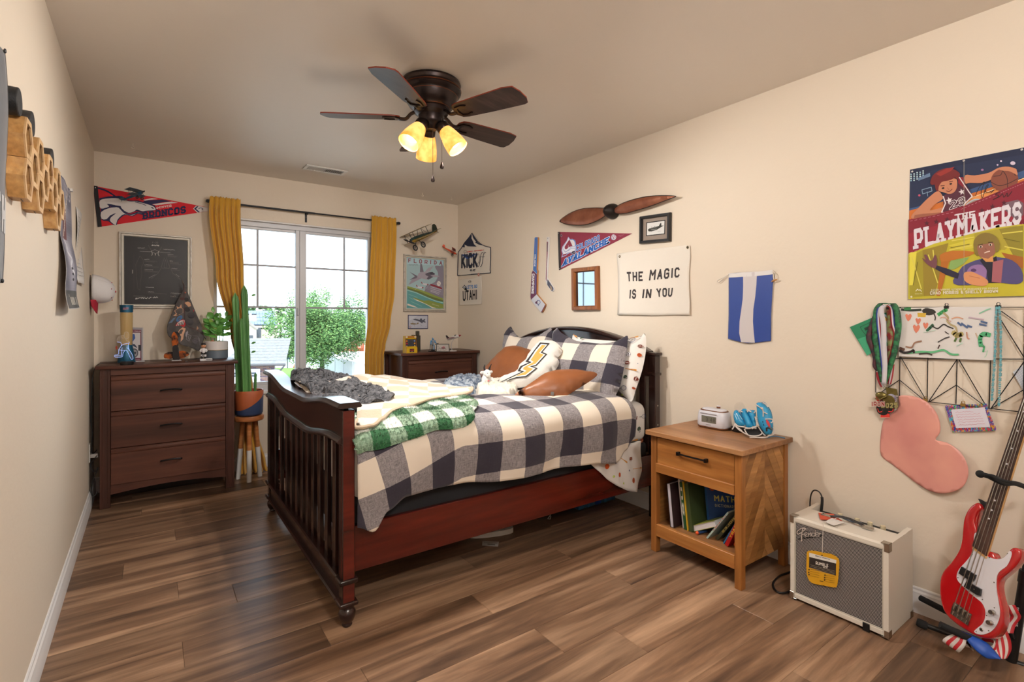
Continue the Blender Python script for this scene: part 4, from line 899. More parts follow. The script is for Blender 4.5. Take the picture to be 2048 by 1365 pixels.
def tline(x0, y, x1, c=G1, w=2.2): p.line([(x0,y),(x1,y+.07*(x1-x0))], w, c)
scrib(588,288,705,10,'e8e5e2',6,.06)
for a in ((363,328,475),(773,355,958),(845,437,935),(470,515,550),(472,603,595),(475,678,608),(878,542,930),(908,662,1000),(490,960,622),(530,1035,625),(890,1057,1062),(888,1103,968)): scrib(a[0],a[1],a[2],6,G2,3.2)
for a in ((365,345,520),(845,455,1005),(845,470,985),(478,537,675),(478,550,635),(472,628,700),(475,697,690),(475,710,690),(878,560,1025),(878,574,1025),(878,588,1062),(912,685,1035),(530,1052,835),(890,1075,1062),(888,1118,1050),(293,1095,490),(293,1108,492)): tline(*a)
p.line([(400,388),(560,395),(640,360),(720,400),(890,415)], 3, G2); p.line([(535,290),(600,400)], 2.5, G1); p.line([(750,320),(700,400)], 2.5, G1)
p.line([(585,380),(600,430),(590,455)], 7, G2); p.line([(700,385),(690,430),(708,462)], 7, G2); p.ell(648,440,6,16,G2,8); p.line([(600,400),(648,425),(700,402)], 4, G2)
p.line([(795,490),(770,560),(745,640),(760,660),(870,662),(880,640),(850,570),(825,490)], 3, G1); p.line([(790,600),(810,520),(830,600),(835,650),(788,650),(790,600)], 2.5, G1)
p.line([(740,660),(690,740),(580,830)], 2.5, G1); p.line([(895,665),(930,740),(1050,840)], 3, G1); p.line([(545,815),(645,762)], 3, G2); p.line([(975,755),(1030,795)], 4, G2)
p.line([(400,460),(450,520),(455,590),(420,640),(430,760),(405,900),(405,1010),(370,990),(345,800),(335,600),(400,460)], 2.5, '6a6462'); p.line([(305,440),(305,1015)], 1.5, '5c5654'); p.quad(275,685,290,745,'938e8b')
scrib(330,1145,520,14,'e6e3e0',6,-.06); scrib(540,1135,585,10,'e6e3e0',6,-.06); scrib(605,1130,682,12,'e6e3e0',5,-.06); p.build('print', t)
# florida poster
K = dict(ox=803, oy=500, k=8.272); f = wallB(**K)
t, I, n = picture('framed_travel_poster', 'silver framed FLORIDA poster of a grey jet over green coast', 'picture', f, [(27,68),(738,130),(727,1030),(27,1022)], .016, .022, silver, mat('poster_glass','9fb9bd',.3), inner=.014, im=mat('champagne_inner','c9c0b0',.45,metal=.2))
p = Pr(f, base=.0065)
p.poly([(90,125),(686,172),(683,970),(85,962)], '9db9c0'); p.poly([(90,125),(686,172),(686,260),(90,240)], 'a9c8d2')
p.poly(sm2([(555,265),(640,272),(686,280),(684,800),(560,770),(430,720),(380,690),(400,600),(500,560),(560,520),(600,430),(590,360),(560,310)],2), '847f8f'); p.poly([(388,630),(470,600),(520,560),(600,540),(684,600),(684,760),(560,720),(430,660)], '8d8797')
p.poly([(90,600),(240,640),(420,700),(560,760),(680,805),(683,862),(560,835),(420,780),(240,700),(90,652)], '8b9b4a'); p.poly([(90,625),(300,690),(480,770),(682,835),(683,862),(560,835),(420,780),(240,700),(90,652)], '66703c')
p.poly([(90,655),(240,700),(420,780),(560,835),(683,862),(683,968),(85,962)], '5b9a9c'); p.line([(90,668),(240,712),(420,792),(560,848),(683,878)], 12, '9ccbc8')
for a in (([(110,735),(260,790)]),([(120,790),(260,850)]),([(150,855),(330,935)]),([(110,910),(200,945)])): p.line(a, 7, '85b7b6')
p.poly(sm2([(175,790),(260,808),(360,842),(450,836),(560,868),(684,905),(683,968),(560,966),(480,940),(380,890),(260,835)],2), '87964a'); p.poly([(175,795),(300,850),(420,905),(480,935),(570,968),(500,965),(455,935),(380,895),(250,842)], 'e5ddd0'); p.poly([(92,890),(140,905),(220,935),(265,962),(200,950),(90,918)], 'ded4c8')
p.poly([(108,580),(160,500),(260,450),(330,470),(250,510),(140,570)], '9b94a1'); p.poly([(130,365),(240,425),(275,445),(240,470),(125,502),(215,440)], '6d6776')
p.poly([(305,235),(330,235),(362,368),(298,372)], '77717f'); p.poly([(440,300),(520,272),(500,300),(460,366),(375,368)], 'a59eab'); p.poly(sm2([(270,400),(300,375),(380,370),(450,375),(540,395),(545,415),(625,438),(560,452),(480,460),(440,495),(370,485),(300,465),(250,455),(262,430)],2), 'a29ba8')
p.poly([(385,400),(440,375),(500,368),(545,388),(540,415),(470,425),(520,450),(440,495),(410,480),(440,440),(400,425)], '5d5765'); p.poly([(450,380),(500,370),(538,390),(480,405)], '3f3b48')
for dx, dy in ((0,0),(82,-52)): p.poly([(235+dx,582+dy),(250+dx,585+dy),(262+dx,608+dy),(330+dx,612+dy),(350+dx,628+dy),(300+dx,640+dy),(262+dx,625+dy)], 'cfcad2'); p.poly([(232+dx,582+dy),(246+dx,584+dy),(262+dx,612+dy),(248+dx,615+dy)], '8a3038'); p.ell(345+dx, 628+dy, 11, 13, '8c2c36', 10)
p.line([(225,658),(300,575)], 3, 'c8d0d4'); p.line([(350,690),(560,465)], 3, 'b9c6cc'); p.ell(610,560,34,42,'d9d4d2',10); p.line([(585,540),(640,575)], 5, '8f8590'); p.poly([(470,562),(560,590),(662,630),(660,656),(560,618),(470,590)], '8b2f3c')
for y in (612,640,668,690): p.line([(475,y),(545,y+20),(655-(y-612)*.6,y+50)], 9, 'bdb8c8')
p.text('FLORIDA', [(108,144),(668,190),(664,252),(108,210)], '8f3340', w=1.0, gap=4.2, serif=.4); scrib_ = [(112+i*9, 250+(14 if i%2 else -8)-(i%3)*3) for i in range(18)]; p.line(scrib_, 4, '7d8b92')
p.text('DREW NORRIS', [(500,888),(612,922),(612,940),(500,906)], 'c9c5a5', w=.9); p.build('print', t)
# small print under it
t2 = sheet('small_jet_print', 'small unframed print of two jets under the FLORIDA poster', 'picture', f, [(105,1078),(437,1080),(435,1308),(105,1310)], mat('navy_card','33305a',.5), .004)
p = Pr(f, base=.0042); p.poly([(116,1090),(427,1092),(425,1297),(116,1298)], 'b9bccb'); p.poly([(116,1090),(270,1091),(116,1180)], 'c6cad6')
p.poly([(185,1152),(230,1143),(300,1158),(312,1135),(330,1138),(345,1165),(380,1142),(392,1160),(372,1178),(396,1188),(392,1208),(350,1195),(345,1215),(325,1212),(300,1190),(230,1168)], '565866'); p.poly([(142,1218),(180,1212),(250,1222),(268,1202),(280,1210),(275,1228),(210,1238),(150,1232)], '7d6a44'); p.line([(175,1185),(215,1270)], 4, '8b8470')
p.ell(140,1275,16,18,'8c5560',12); p.ell(140,1275,9,10,'d3cfd6',10); p.line([(300,1230),(330,1250),(310,1262),(360,1262)], 3, '7e8090'); p.line([(390,1268),(400,1280),(412,1262)], 3, '7e8090'); p.build('print', t2)
# ================================================================ model biplanes
def biplane(label, tail, nose, span, s, cols, up=(0,0,1), grp='tin model airplanes on the back wall', ghost=False):
 tail, nose = Vector(tail), Vector(nose); e1 = (nose-tail).normalized(); L = (nose-tail).length; w_ = Vector(span); w_ = (w_-e1*w_.dot(e1)).normalized(); u = e1.cross(w_).normalized()
 if u.z < 0: u = -u
 c = (tail+nose)/2; t = thing('model_biplane', label, 'model airplane', c, group=grp)
 def q(a, b_, h): return tail + e1*(a*L) + w_*(b_*L) + u*(h*L)
 body, wing, dark = cols[:3]; b = MB()
 pr = [(0,.008),(.05,.02),(.25,.038),(.5,.058),(.7,.066),(.86,.062),(.93,.05),(.95,.012)]
 b.pts([[q(a, r*math.cos(k*PI/5)*.8, r*math.sin(k*PI/5)) for k in range(10)] for a, r in pr], close_v=True, caps=True)
 for f_ in b.bm.faces:
  if (f_.calc_center_median()-c).dot(u) < .006*L: f_.material_index = 1
 bd = b.build('fuselage', [body, cols[3] if len(cols) > 3 else body], t)
 MB().pts([[q(.93,.03*math.cos(k*PI/6),.03*math.sin(k*PI/6)) for k in range(12)],[q(.99,.02*math.cos(k*PI/6),.02*math.sin(k*PI/6)) for k in range(12)]], close_v=True, caps=True).build('engine_cowl', dark, bd)
 for k in range(2):
  a = .6+k*PI; MB().pts([[q(.985,r*math.cos(a)-w2*math.sin(a),r*math.sin(a)+w2*math.cos(a)) for w2 in (-wd_,wd_)] for r, wd_ in ((.0,.008),(.06,.022),(.12,.018),(.17,.004))]).build('propeller_blade', dark, t, solid=.0015)
 hs = .42
 for h, nm, sp in ((.17,'upper_wing',hs),(-.03,'lower_wing',hs*.9)):
  W_ = [(.56,-sp),(.80,-sp*.97),(.82,-sp*.3),(.82,sp*.3),(.80,sp*.97),(.56,sp),(.58,.04),(.58,-.04)]
  MB().prism([q(a,b_,h) for a,b_ in W_], u*(.012*L)).build(nm, wing, t)
 for sx in (-1,1):
  for a in (.6,.77): MB().tube([q(a,sx*.27,-.03), q(a+.01,sx*.27,.17)], .007*L, 5).build('strut', dark, t)
  MB().tube([q(.6,sx*.27,-.03), q(.77,sx*.27,.17)], .003*L, 4).build('wire', dark, t)
  MB().tube([q(.72,sx*.05,.05), q(.7,sx*.08,.17)], .006*L, 5).build('strut', dark, t)
  MB().tube([q(.74,sx*.04,-.04), q(.76,sx*.12,-.16)], .008*L, 5).build('gear_leg', dark, t)
  cw = q(.76,sx*.13,-.17); wh = MB()
  ring = [cw+e1*(.058*L*math.cos(k*PI/8))+u*(.058*L*math.sin(k*PI/8)) for k in range(17)]; wh.tube(ring, .015*L, 6, caps=False)
  for k in range(3): wh.tube([cw+e1*(.055*L*math.cos(k*PI/3))+u*(.055*L*math.sin(k*PI/3)), cw-e1*(.055*L*math.cos(k*PI/3))-u*(.055*L*math.sin(k*PI/3))], .005*L, 4)
  wh.build('wheel', dark, t)
  MB().prism([q(.0,0,.015), q(.13,0,.015), q(.12,sx*.15,.015), q(.02,sx*.17,.015)], u*(.01*L)).build('tailplane', wing, t)
 F = [(-.02,.0),(.16,.02),(.12,.10),(.07,.17),(.0,.175),(-.04,.12)]
 MB().prism([q(a,-.006,h) for a,h in F], w_*(.012*L)).build('tail_fin', cols[4] if len(cols) > 4 else body, t)
 MB().tube([q(.02,0,-.0), q(-.02,0,-.05)], .006*L, 5).build('tail_skid', dark, t); v_ = q(.35,0,0); MB().tube([v_, (v_.x,D-.0005,v_.z+.004)], .0012, 5).build('wall_peg', dark, t)
 return t
tin = lambda nm, c, c2: mat(nm, c, .5, metal=.35, var=(14,c2,3))
dkm = tin('dark_tin','24262b','3a3b3e')
def at(px, py, y): return tuple(U(px,py,'Y',y))
biplane('blue tin model biplane mounted over the orange pennant', at(243,401,4.57), at(287,384,4.47), (.75,.55,.12), 1, (tin('blue_tin','2f5570','44708c'), tin('slate_tin','5b6a74','45555f'), dkm))
biplane('green and yellow tin model biplane above the FLORIDA poster', at(874,462,4.58), at(818,484,4.43), (.35,1,.1), 1, (tin('green_tin','39504c','2c3f3c'), tin('cream_tin','a79c80','8e8468'), dkm, tin('ochre_tin','917228','a3832f'), tin('dark_green_tin','26302a','303c33')))
biplane('small orange red tin model biplane in the back right corner', at(885,494,4.62), at(914,509,4.54), (.5,.8,-.1), 1, (tin('orange_tin','b8401f','cf4f28'), tin('red_tin','8e3526','a5402c'), dkm))
# ================================================================ things on the right wall
def wav(f0, A, fx, fy, ph=0):
 return lambda x, y, l=0: f0(x, y, l + A*(1+math.sin(x*fx+y*fy*.3+ph))*.5 + A*.4*(1+math.sin(y*fy+x*fx*.4))*.5)
def cloth(name, label, cat, f, rowsf, nu, nv, m, group=None, th=.0012):
 """rowsf(u,v)->(x,y) in crop pixels"""
 return MB().pts([[f(*rowsf(i/nu, j/nv), 0) for i in range(nu+1)] for j in range(nv+1)]).build(name, m, None, label=label, cat=cat, group=group, solid=th, sharp=180, nrm=False)
def clothpoly(name, label, cat, f, outl, m, step=.012, group=None):
 """thin cloth with a traced outline following f"""
 pts = [Vector(p) for p in outl]; n = len(pts); xs = [p[0] for p in outl]; ys = [p[1] for p in outl]; st = (max(xs)-min(xs))/30
 y = min(ys)+st/2
 while y < max(ys):
  x = min(xs)+st/2
  while x < max(xs):
   if pip(x,y,outl) and dseg(x,y,outl) > st*.4: pts.append(Vector((x,y)))
   x += st
  y += st
 r = delaunay_2d_cdt(pts, [], [list(range(n))], 1, 1e-6); b = MB(); V = [b.bm.verts.new(f(v.x,v.y,0)) for v in r[0]]
 for t_ in r[2]:
  try: b.bm.faces.new([V[i] for i in t_])
  except ValueError: pass
 return b.build(name, m, None, label=label, cat=cat, group=group, solid=.0012, sharp=180, nrm=False)
canv = clothmat('white_canvas', 'dcd5cb', .9, (200,.15))
K = dict(ox=870, oy=440, k=7.586); f = wav(wallR(**K, off=.004), .004, .012, .009)
ko = [(347,845),(352,700),(356,490),(400,435),(455,345),(520,270),(568,203),(600,255),(650,325),(710,375),(770,402),(848,420),(846,600),(838,760),(845,805),(600,825)]
t = clothpoly('mountain_banner', 'white mountain shaped rally towel reading KICK off, in the back right corner', 'banner', f, ko, canv)
p = Pr(f, base=.0012, dz=1e-4); NB = '1f2740'
p.line(ko+[ko[0]], 12, NB); p.poly([(400,435),(455,345),(520,270),(565,225),(560,280),(585,330),(600,370),(640,408),(560,405),(500,402),(455,375),(458,420),(420,415)], NB); p.poly([(568,215),(600,262),(655,340),(720,390),(660,372),(615,345),(630,335),(585,275)], NB)
p.text('KICK', [(410,520),(652,500),(652,722),(410,742)], '1c2238', w=1.45, gap=.55); p.poly([(412,530),(445,525),(520,520),(560,515),(640,512),(600,545),(560,570),(500,595),(450,560)], '2b4f96')
p.curve([(650,520),(625,560),(618,630),(640,672),(670,640),(682,570),(668,520),(650,518)], 5, NB)
for dx in (0,38): p.curve([(765+dx-25,500),(745+dx-25,498),(725+dx-25,540),(712+dx-25,640),(695+dx-25,700),(672+dx-20,712)], 8, NB); p.line([(695+dx-12,565),(735+dx-12,560)], 6, NB)
p.text('SUNDAY, SEPTEMBER 7', [(503,478),(748,452),(748,466),(503,494)], 'd5452e', w=1.5, gap=.7); p.curve([(442,495),(452,470),(470,462),(490,478),(498,500),(470,492),(448,505)], 5, '59424d')
p.text('BUD LIGHT', [(540,752),(620,745),(620,772),(540,778)], '23283d', w=1.5, gap=.5); p.text('NOT TO MISS', [(548,786),(616,781),(616,790),(548,795)], '3a3d4d', w=1.2); p.build('print', t)
f2 = wav(wallR(**K, off=.004), .003, .02, .011, 1)
ut = [(362,908),(480,897),(600,885),(705,850),(712,1000),(714,1150),(712,1282),(600,1290),(480,1294),(366,1298),(364,1100)]
t = clothpoly('utah_banner', "white rally towel reading LET'S GO UTAH! below the mountain banner", 'banner', f2, ut, canv); p = Pr(f2, base=.0012, dz=1e-4)
p.text('UTAH!', [(428,1078),(640,1055),(640,1210),(430,1232)], '15151a', w=1.15, gap=.8); p.text("LET'S GO", [(480,1000),(642,984),(642,1030),(485,1052)], '3f7fc4', w=1.3, gap=.8)
p.poly([(420,1025),(455,985),(492,1045),(490,1078),(460,1065)], '17171c'); p.poly([(432,1022),(453,998),(470,1028),(450,1048)], 'c9cdd8'); p.line([(440,1015),(462,1035)], 5, '17171c'); p.curve([(515,945),(525,928),(545,926),(552,942),(530,946)], 6, '17171c', closed=True); p.build('print', t)
f3_ = wallR(**K, off=.012)
b = MB(); cc = f3_(662,830); b.lathe([(.001,.006),(.012,.005),(.0165,.001),(.0165,0),(.001,0)], cc, 18, (-1,0,0)); t = b.build('button_badge', mat('orange_badge','bb4a26',.25), None, label='round orange pin badge at the bottom edge of the mountain banner', cat='badge')
p = Pr(wallR(**K, off=.0185), base=.0002); p.curve([(650,815),(672,812),(668,828),(652,832),(676,840),(660,852)], 5, 'e8dcd6'); p.build('print', t)
# goalie stick and small player stick
K = dict(ox=1060, oy=470, k=8.533); f = wallR(**K, off=.001)
def stick(name, label, outl, th, em): return MB().prism([f(x,y,0) for x,y in outl], (-th,0,0)).build(name, em, None, label=label, cat='hockey stick', sharp=30)
ply = wood('plywood_edge','9a6a3c','b07d4a','c08f5c','Z')
go = [(112,46),(152,42),(158,60),(150,330),(138,590),(150,625),(146,680),(140,1018),(175,1060),(285,1190),(280,1225),(235,1318),(215,1322),(120,1215),(42,1112),(35,1060),(45,780),(56,650),(78,605),(88,430),(105,60)]
t = stick('goalie_stick', 'blue and maroon mini goalie stick reading CHAMPIONS', go, .016, ply); p = Pr(f, base=.0164, dz=1e-4)
p.poly([(112,46),(152,42),(158,60),(150,330),(138,590),(150,625),(146,675),(78,605),(88,430),(105,60)], '4a74b8'); p.poly([(78,605),(146,675),(140,1018),(42,1112),(35,1060),(45,780),(56,650)], '6a3a58'); p.poly([(140,1018),(175,1060),(285,1190),(215,1322),(120,1215),(42,1112)], 'cdd0da'); p.poly([(285,1190),(292,1210),(235,1318),(215,1322)], '7a4050'); p.line([(78,605),(146,675)], 5, 'd5d5dd')
p.text('AVALANCHE', [(132,338),(118,545),(95,545),(105,338)], 'e4e6ec', w=1.3, gap=.7); p.text('CHAMPIONS', [(106,668),(92,1008),(50,1005),(64,668)], 'e8e8ee', w=1.5, gap=.6); p.line([(125,690),(118,1000)], 16, '6d6aa0'); p.line([(128,120),(118,310)], 10, '6f6aa6')
p.poly([(115,1150),(160,1120),(150,1180),(125,1178)], '5c3a58'); p.curve([(150,1120),(190,1125),(200,1160),(175,1190),(150,1165)], 9, '4a5a94'); p.curve([(160,1190),(180,1215)], 10, '54628c'); p.ell(128,85,6,6,'15151a',8); p.build('print', t)
so = [(298,38),(342,36),(340,200),(325,500),(312,735),(330,765),(415,895),(430,925),(420,955),(395,972),(375,965),(298,850),(275,775),(278,640),(292,400),(298,150)]
t = stick('mini_hockey_stick', 'slim white mini hockey stick between the goalie stick and maroon pennant', so, .008, mat('white_lacquer','d8d5d4',.35)); p = Pr(f, base=.0084, dz=1e-4)
p.poly([(300,120),(322,120),(316,300),(300,540),(298,700),(295,800),(282,760),(288,600),(296,400)], '8d5a6a'); p.poly([(300,140),(320,140),(316,290),(302,290)], '6b5560'); p.poly([(310,765),(322,770),(412,905),(412,950),(385,962),(308,855)], '4d5468'); p.poly([(350,860),(380,880),(395,940),(370,940)], 'a58f7a'); p.ell(318,60,5,7,'33313a',8); p.text('STANLEY CUP', [(312,300),(296,545),(289,545),(304,300)], 'b77a88', w=1.2); p.build('print', t)
# maroon hockey pennant
K = dict(ox=1110, oy=455, k=12.8); f = wallR(**K, off=.002)
t = sheet('pennant', 'maroon felt pennant reading COLORADO AVALANCHE on the right wall', 'pennant', f, [(80,118),(1975,158),(1915,190),(110,1100)], clothmat('maroon_felt','8a3348'), .0015, group='sports pennants'); p = Pr(f, base=.0018)
p.poly([(345,240),(390,300),(450,292),(520,330),(545,420),(540,560),(540,640),(480,700),(420,680),(400,650),(320,690),(300,720),(165,775),(200,680),(170,600),(190,500),(260,400),(300,350)], '9aa6cf'); p.poly([(345,262),(375,320),(440,308),(505,345),(525,430),(522,560),(470,660),(400,630),(320,650),(200,740),(215,670),(190,600),(205,510),(275,410),(315,345)], 'd9dae6')
p.poly([(360,330),(380,320),(455,480),(380,500),(300,560),(260,560),(250,500),(300,420)], '8a3348'); p.poly([(400,330),(450,335),(500,400),(495,475),(460,460)], 'dcd8d8'); p.curve([(400,322),(455,312),(505,345),(528,420),(522,480)], 16, '2f66b8')
for k in range(4): p.curve([(200+k*14,540+k*16),(240+k*12,610+k*8),(330+k*8,620-k*14),(430,560-k*18),(520,560-k*20)], 9, '4a67a8' if k % 2 else 'e6e6ee')
p.poly([(215,690),(310,670),(290,712),(200,735)], '8a3348'); p.ell(478,650,55,40,'3a3448',14,-.5); p.line([(440,680),(520,640)], 8, 'b8b8c6'); p.line([(352,455),(345,520),(370,500)], 7, 'c8c8d8')
p.text('COLORADO', [(545,470),(1145,190),(1150,330),(560,610)], '2a62b4', w=1.15, gap=.7, serif=.5, out=('c9d2e8',.75)); p.text('AVALANCHE', [(240,820),(1390,245),(1392,405),(195,1010)], '1f5cae', w=1.5, gap=.8, serif=1.0, out=('d9dff0',.85))
p.ell(172,212,26,38,'9a7a86',12); p.ell(172,212,16,26,'5c4450',12); p.poly(sm2([(1465,205),(1510,180),(1565,215),(1580,260),(1540,325),(1470,318),(1450,270)],2), 'c7c4d2'); p.line([(1480,215),(1520,300)], 14, '8a3348'); p.line([(1520,200),(1560,260)], 10, '9c4a5c'); p.line([(1455,285),(1500,315)], 10, '5c88c4'); p.line([(1630,220),(1780,190)], 5, 'b8808e'); p.line([(1670,238),(1745,222)], 4, 'b8808e')
p.poly([(80,118),(138,118),(165,1070),(110,1100)], '3a3434'); p.ell(96,152,6,10,'d8d8d8',8); p.ell(130,1055,7,7,'d8d8d8',8); p.build('print', t); 
# propeller
K = dict(ox=1040, oy=370, k=4.875)
t = thing('wooden_propeller', 'two bladed rusty copper coloured propeller high on the right wall', 'propeller', tuple(wallR(**K)(920,265,.03)))
rust = mat('rusty_copper_blade', '74402e', .40, metal=.35, var=(9,'a56a50',4,.22), bump=(30,.12)); edge_ = mat('charred_metal', '231b19', .5, metal=.4)
for o_, nn in (([(388,352),(420,320),(500,270),(600,235),(720,225),(810,228),(850,240),(850,262),(830,300),(780,335),(700,372),(620,392),(520,392),(440,380),(400,365)], (-1,0,.25)),([(915,240),(940,215),(1000,180),(1100,145),(1230,115),(1360,105),(1460,106),(1520,112),(1480,130),(1400,160),(1280,205),(1150,245),(1040,275),(960,282),(925,268)], (-1,0,-.15))):
 e1, e2, n = basis(nn); P0 = wallR(**K)(920,265,.045); f = onplane(P0, n, **K); o2 = sm2([((f(x,y)-P0).dot(e1),(f(x,y)-P0).dot(e2)) for x,y in o_], 4)
 bl = puff(o2, lambda x, y, h: P0+e1*x+e2*y+n*h, .016, .016, .035).build('propeller_blade', rust, t, nrm=False, sharp=60)
 MB().tube([P0+e1*x+e2*y for x,y in o2]+[P0+e1*o2[0][0]+e2*o2[0][1]], .0028, 6, caps=False).build('blade_edge', edge_, bl)
P0 = wallR(**K)(918,262,.0); MB().lathe([(.0,.001),(.052,.001),(.054,.02),(.05,.04),(.04,.066),(.022,.09),(.001,.10)], P0, 28, (-1,0,0)).build('hub', edge_, t, sharp=50)
# wooden mirror frame
f = wallR(**K); wf = wood('walnut_frame', '6b3f22', '85502c', '9a6238', 'Z', rough=.35)
t, I, n = picture('wood_framed_glass', 'brown wood frame whose glass reflects the window', 'picture', f, [(523,818),(780,792),(785,1222),(528,1226)], .034, .03, wf, mat('reflective_glass','8b9299',.03,metal=1))
# black framed sketch
t, I, n = picture('framed_airplane_sketch', 'black framed ink sketch of a transport plane beside the propeller', 'picture', f, [(1185,312),(1480,270),(1476,552),(1182,578)], .020, .024, mat('black_frame','1d1c1f',.4), mat('taupe_mat','8f8177',.8))
p = Pr(f, base=.0066); p.poly([(1238,367),(1424,342),(1420,482),(1236,502)], '201e20'); p.poly([(1246,375),(1416,352),(1412,475),(1244,493)], 'd5d4d3')
p.poly([(1252,440),(1270,425),(1320,412),(1360,402),(1375,375),(1384,372),(1386,398),(1408,398),(1385,412),(1340,440),(1290,455),(1262,455)], '33332f'); p.line([(1285,440),(1340,432)], 3, 'b8b8b4'); p.line([(1270,432),(1350,410)], 2.5, '8b8b86'); p.line([(1290,408),(1290,420)], 2.5, '33332f'); p.line([(1320,402),(1320,414)], 2.5, '33332f'); p.line([(1350,456),(1380,452)], 2, '8d8d8d'); p.build('print', t)
# THE MAGIC IS IN YOU
f0 = wallR(**K, off=.006); f = wav(f0, .006, .009, .007, 2)
mo = [(948,672),(1080,655),(1220,636),(1350,618),(1500,603),(1620,590),(1658,595),(1662,700),(1650,850),(1652,1000),(1662,1150),(1662,1268),(1500,1270),(1300,1276),(1100,1270),(955,1268),(962,1050),(958,850)]
t = clothpoly('canvas_banner', 'cream canvas banner reading THE MAGIC IS IN YOU', 'banner', f, mo, canv); p = Pr(f, base=.0012, dz=1e-4); IN = '332d2f'
def hand(t_, q, w=1.25): p.text(t_, q, IN, w=w, gap=1.5)
hand('THE', [(1048,852),(1208,846),(1205,938),(1055,945)]); hand('MAGIC', [(1278,830),(1560,805),(1558,900),(1265,935)], 1.2); hand('IS', [(1078,1022),(1140,1020),(1138,1110),(1072,1112)]); hand('IN', [(1205,1018),(1290,1016),(1282,1105),(1195,1108)]); hand('YOU', [(1335,1010),(1495,1002),(1485,1090),(1345,1095)])
p.build('print', t)
for x, y in ((978,700),(1637,610)):
 c_ = f(x,y,.002); MB().tube([c_+Vector((0,.0065*math.cos(a),.0065*math.sin(a))) for a in [k*PI/8 for k in range(17)]], .0022, 6, caps=False).build('grommet', mat('antique_brass','7d6a45',.35,metal=.9), t)
MB().lathe([(.0,0),(.004,.001),(.004,.004),(.001,.005)], f(1637,612,.001), 8, (-1,0,0)).build('nail', dkm, t)
# blue white blue flag with a drawstring
K = dict(ox=1270, oy=380, k=4.403); f = wav(wallR(**K, off=.005), .006, .018, .006, .5)
fo = [(826,735),(950,728),(1080,722),(1215,706),(1222,745),(1212,900),(1200,1100),(1198,1332),(1130,1340),(1060,1348),(1000,1352),(942,1342),(880,1328),(822,1312),(826,1100),(826,900)]
t = clothpoly('hanging_flag', 'blue flag with a white middle stripe hanging by a white cord', 'flag', f, fo, mat('royal_blue_nylon','1f3f8f',.45,bump=(8,.25),sheen=.3)); p = Pr(f, base=.0012, dz=1.5e-4)
g = [(956,735),(960,900),(950,1030),(925,1200),(925,1262),(942,1342),(1000,1351),(1060,1348),(1050,1250),(1045,1120),(1060,1000),(1078,850),(1080,722)]
for a, b_ in zip(g[:6], g[6:][::-1][:6]): pass
L_ = [(956,735),(958,850),(955,960),(942,1060),(928,1160),(925,1262),(942,1342)]; R2 = [(1080,724),(1076,830),(1066,940),(1050,1050),(1046,1160),(1052,1260),(1060,1347)]
p.l += 1
for i in range(6):
 for j in range(4):
  a, b_, c_, d_ = [tuple(L_[i+di][k]+(R2[i+di][k]-L_[i+di][k])*(j+dj)/4 for k in (0,1)) for di, dj in ((0,0),(0,1),(1,1),(1,0))]; p.poly([a,b_,c_,d_], 'c8c2c4', True)
TB = [(826,735),(890,733),(950,728),(1015,726),(1080,722),(1150,714),(1215,706)]; p.l += 2
for i in range(6): p.poly([TB[i],TB[i+1],(TB[i+1][0],TB[i+1][1]+38),(TB[i][0],TB[i][1]+38)], 'd9d6d6', True)
p.build('print', t); cord = mat('white_cord','d8cfc4',.8)
MB().tube([f(x,y,.004) for x,y in sm2([(828,745),(790,770),(750,790),(732,805),(745,815),(770,795),(800,765),(828,748)],4,False)], .0022, 6).build('cord', cord, t)
MB().tube([f(x,y,.004) for x,y in sm2([(1215,712),(1238,740),(1245,780),(1235,800),(1225,780),(1222,740),(1216,716)],4,False)], .0022, 6).build('cord', cord, t)
MB().tube([f(x,y,.008) for x,y in ((1212,808),(1235,798),(1262,788))], [.003,.005,.003], 8).build('toggle', mat('wood_toggle','b98a52',.5), t)
# ================================================================ basketball poster
K = dict(ox=1800, oy=290, k=4.266); f = wallR(**K, off=.001)
t = sheet('poster', 'large poster titled THE PLAYMAKERS with a red haired basketball player', 'poster', f, [(86,212),(1062,22),(1200,-5),(1200,1285),(1062,1300),(78,1318)], mat('poster_paper','c9c6c0',.4), .0008)
p = Pr(f, base=.0010); RE = 1195
p.poly([(86,212),(RE,-4),(RE,380),(78,640)], '1f2a48'); p.poly([(86,212),(RE,-4),(RE,60),(300,210),(86,290)], '1a2340'); p.poly([(80,560),(300,505),(560,420),(RE,250),(RE,420),(600,600),(80,660)], 'c06a2c'); p.poly([(300,560),(700,420),(RE,300),(RE,340),(700,470),(320,610)], 'dd9250')
p.poly([(80,545),(300,490),(560,395),(RE,170),(RE,235),(560,430),(80,562)], '35507c'); p.line([(560,470),(RE,235)], 7, 'e8c9a0'); p.line([(600,540),(RE,330)], 5, 'e5c08c')
for i in range(5):
 for j in range(4): p.ell(96+i*26, 252+j*18-i*7+(i%2)*4, 7, 7, 'bcd6dc' if (i+j)%3 else '8fb6c8', 8)
p.poly([(155,285),(258,240),(262,270),(160,308)], '5f7796'); p.line([(190,385),(270,362),(276,395),(196,420),(190,385)], 6, '7b93ac'); p.line([(235,400),(240,440)], 5, '7b93ac'); p.ell(168,432,10,10,'b5506a',8); p.ell(965,158,22,16,'c9bcd0'); p.ell(705,215,12,9,'9a6a94'); p.ell(835,172,8,8,'b8a8c4'); p.ell(865,140,8,8,'cfc2d4')
SK, SKD, RD = 'b87a5c', '955a45', '7d1a2c'
p.poly(sm2([(560,260),(640,262),(760,240),(850,195),(940,190),(1000,215),(960,250),(880,250),(800,290),(700,325),(600,325),(560,330)],3), SK); p.ell(895,300,118,98,'7b4436',24,-.2)
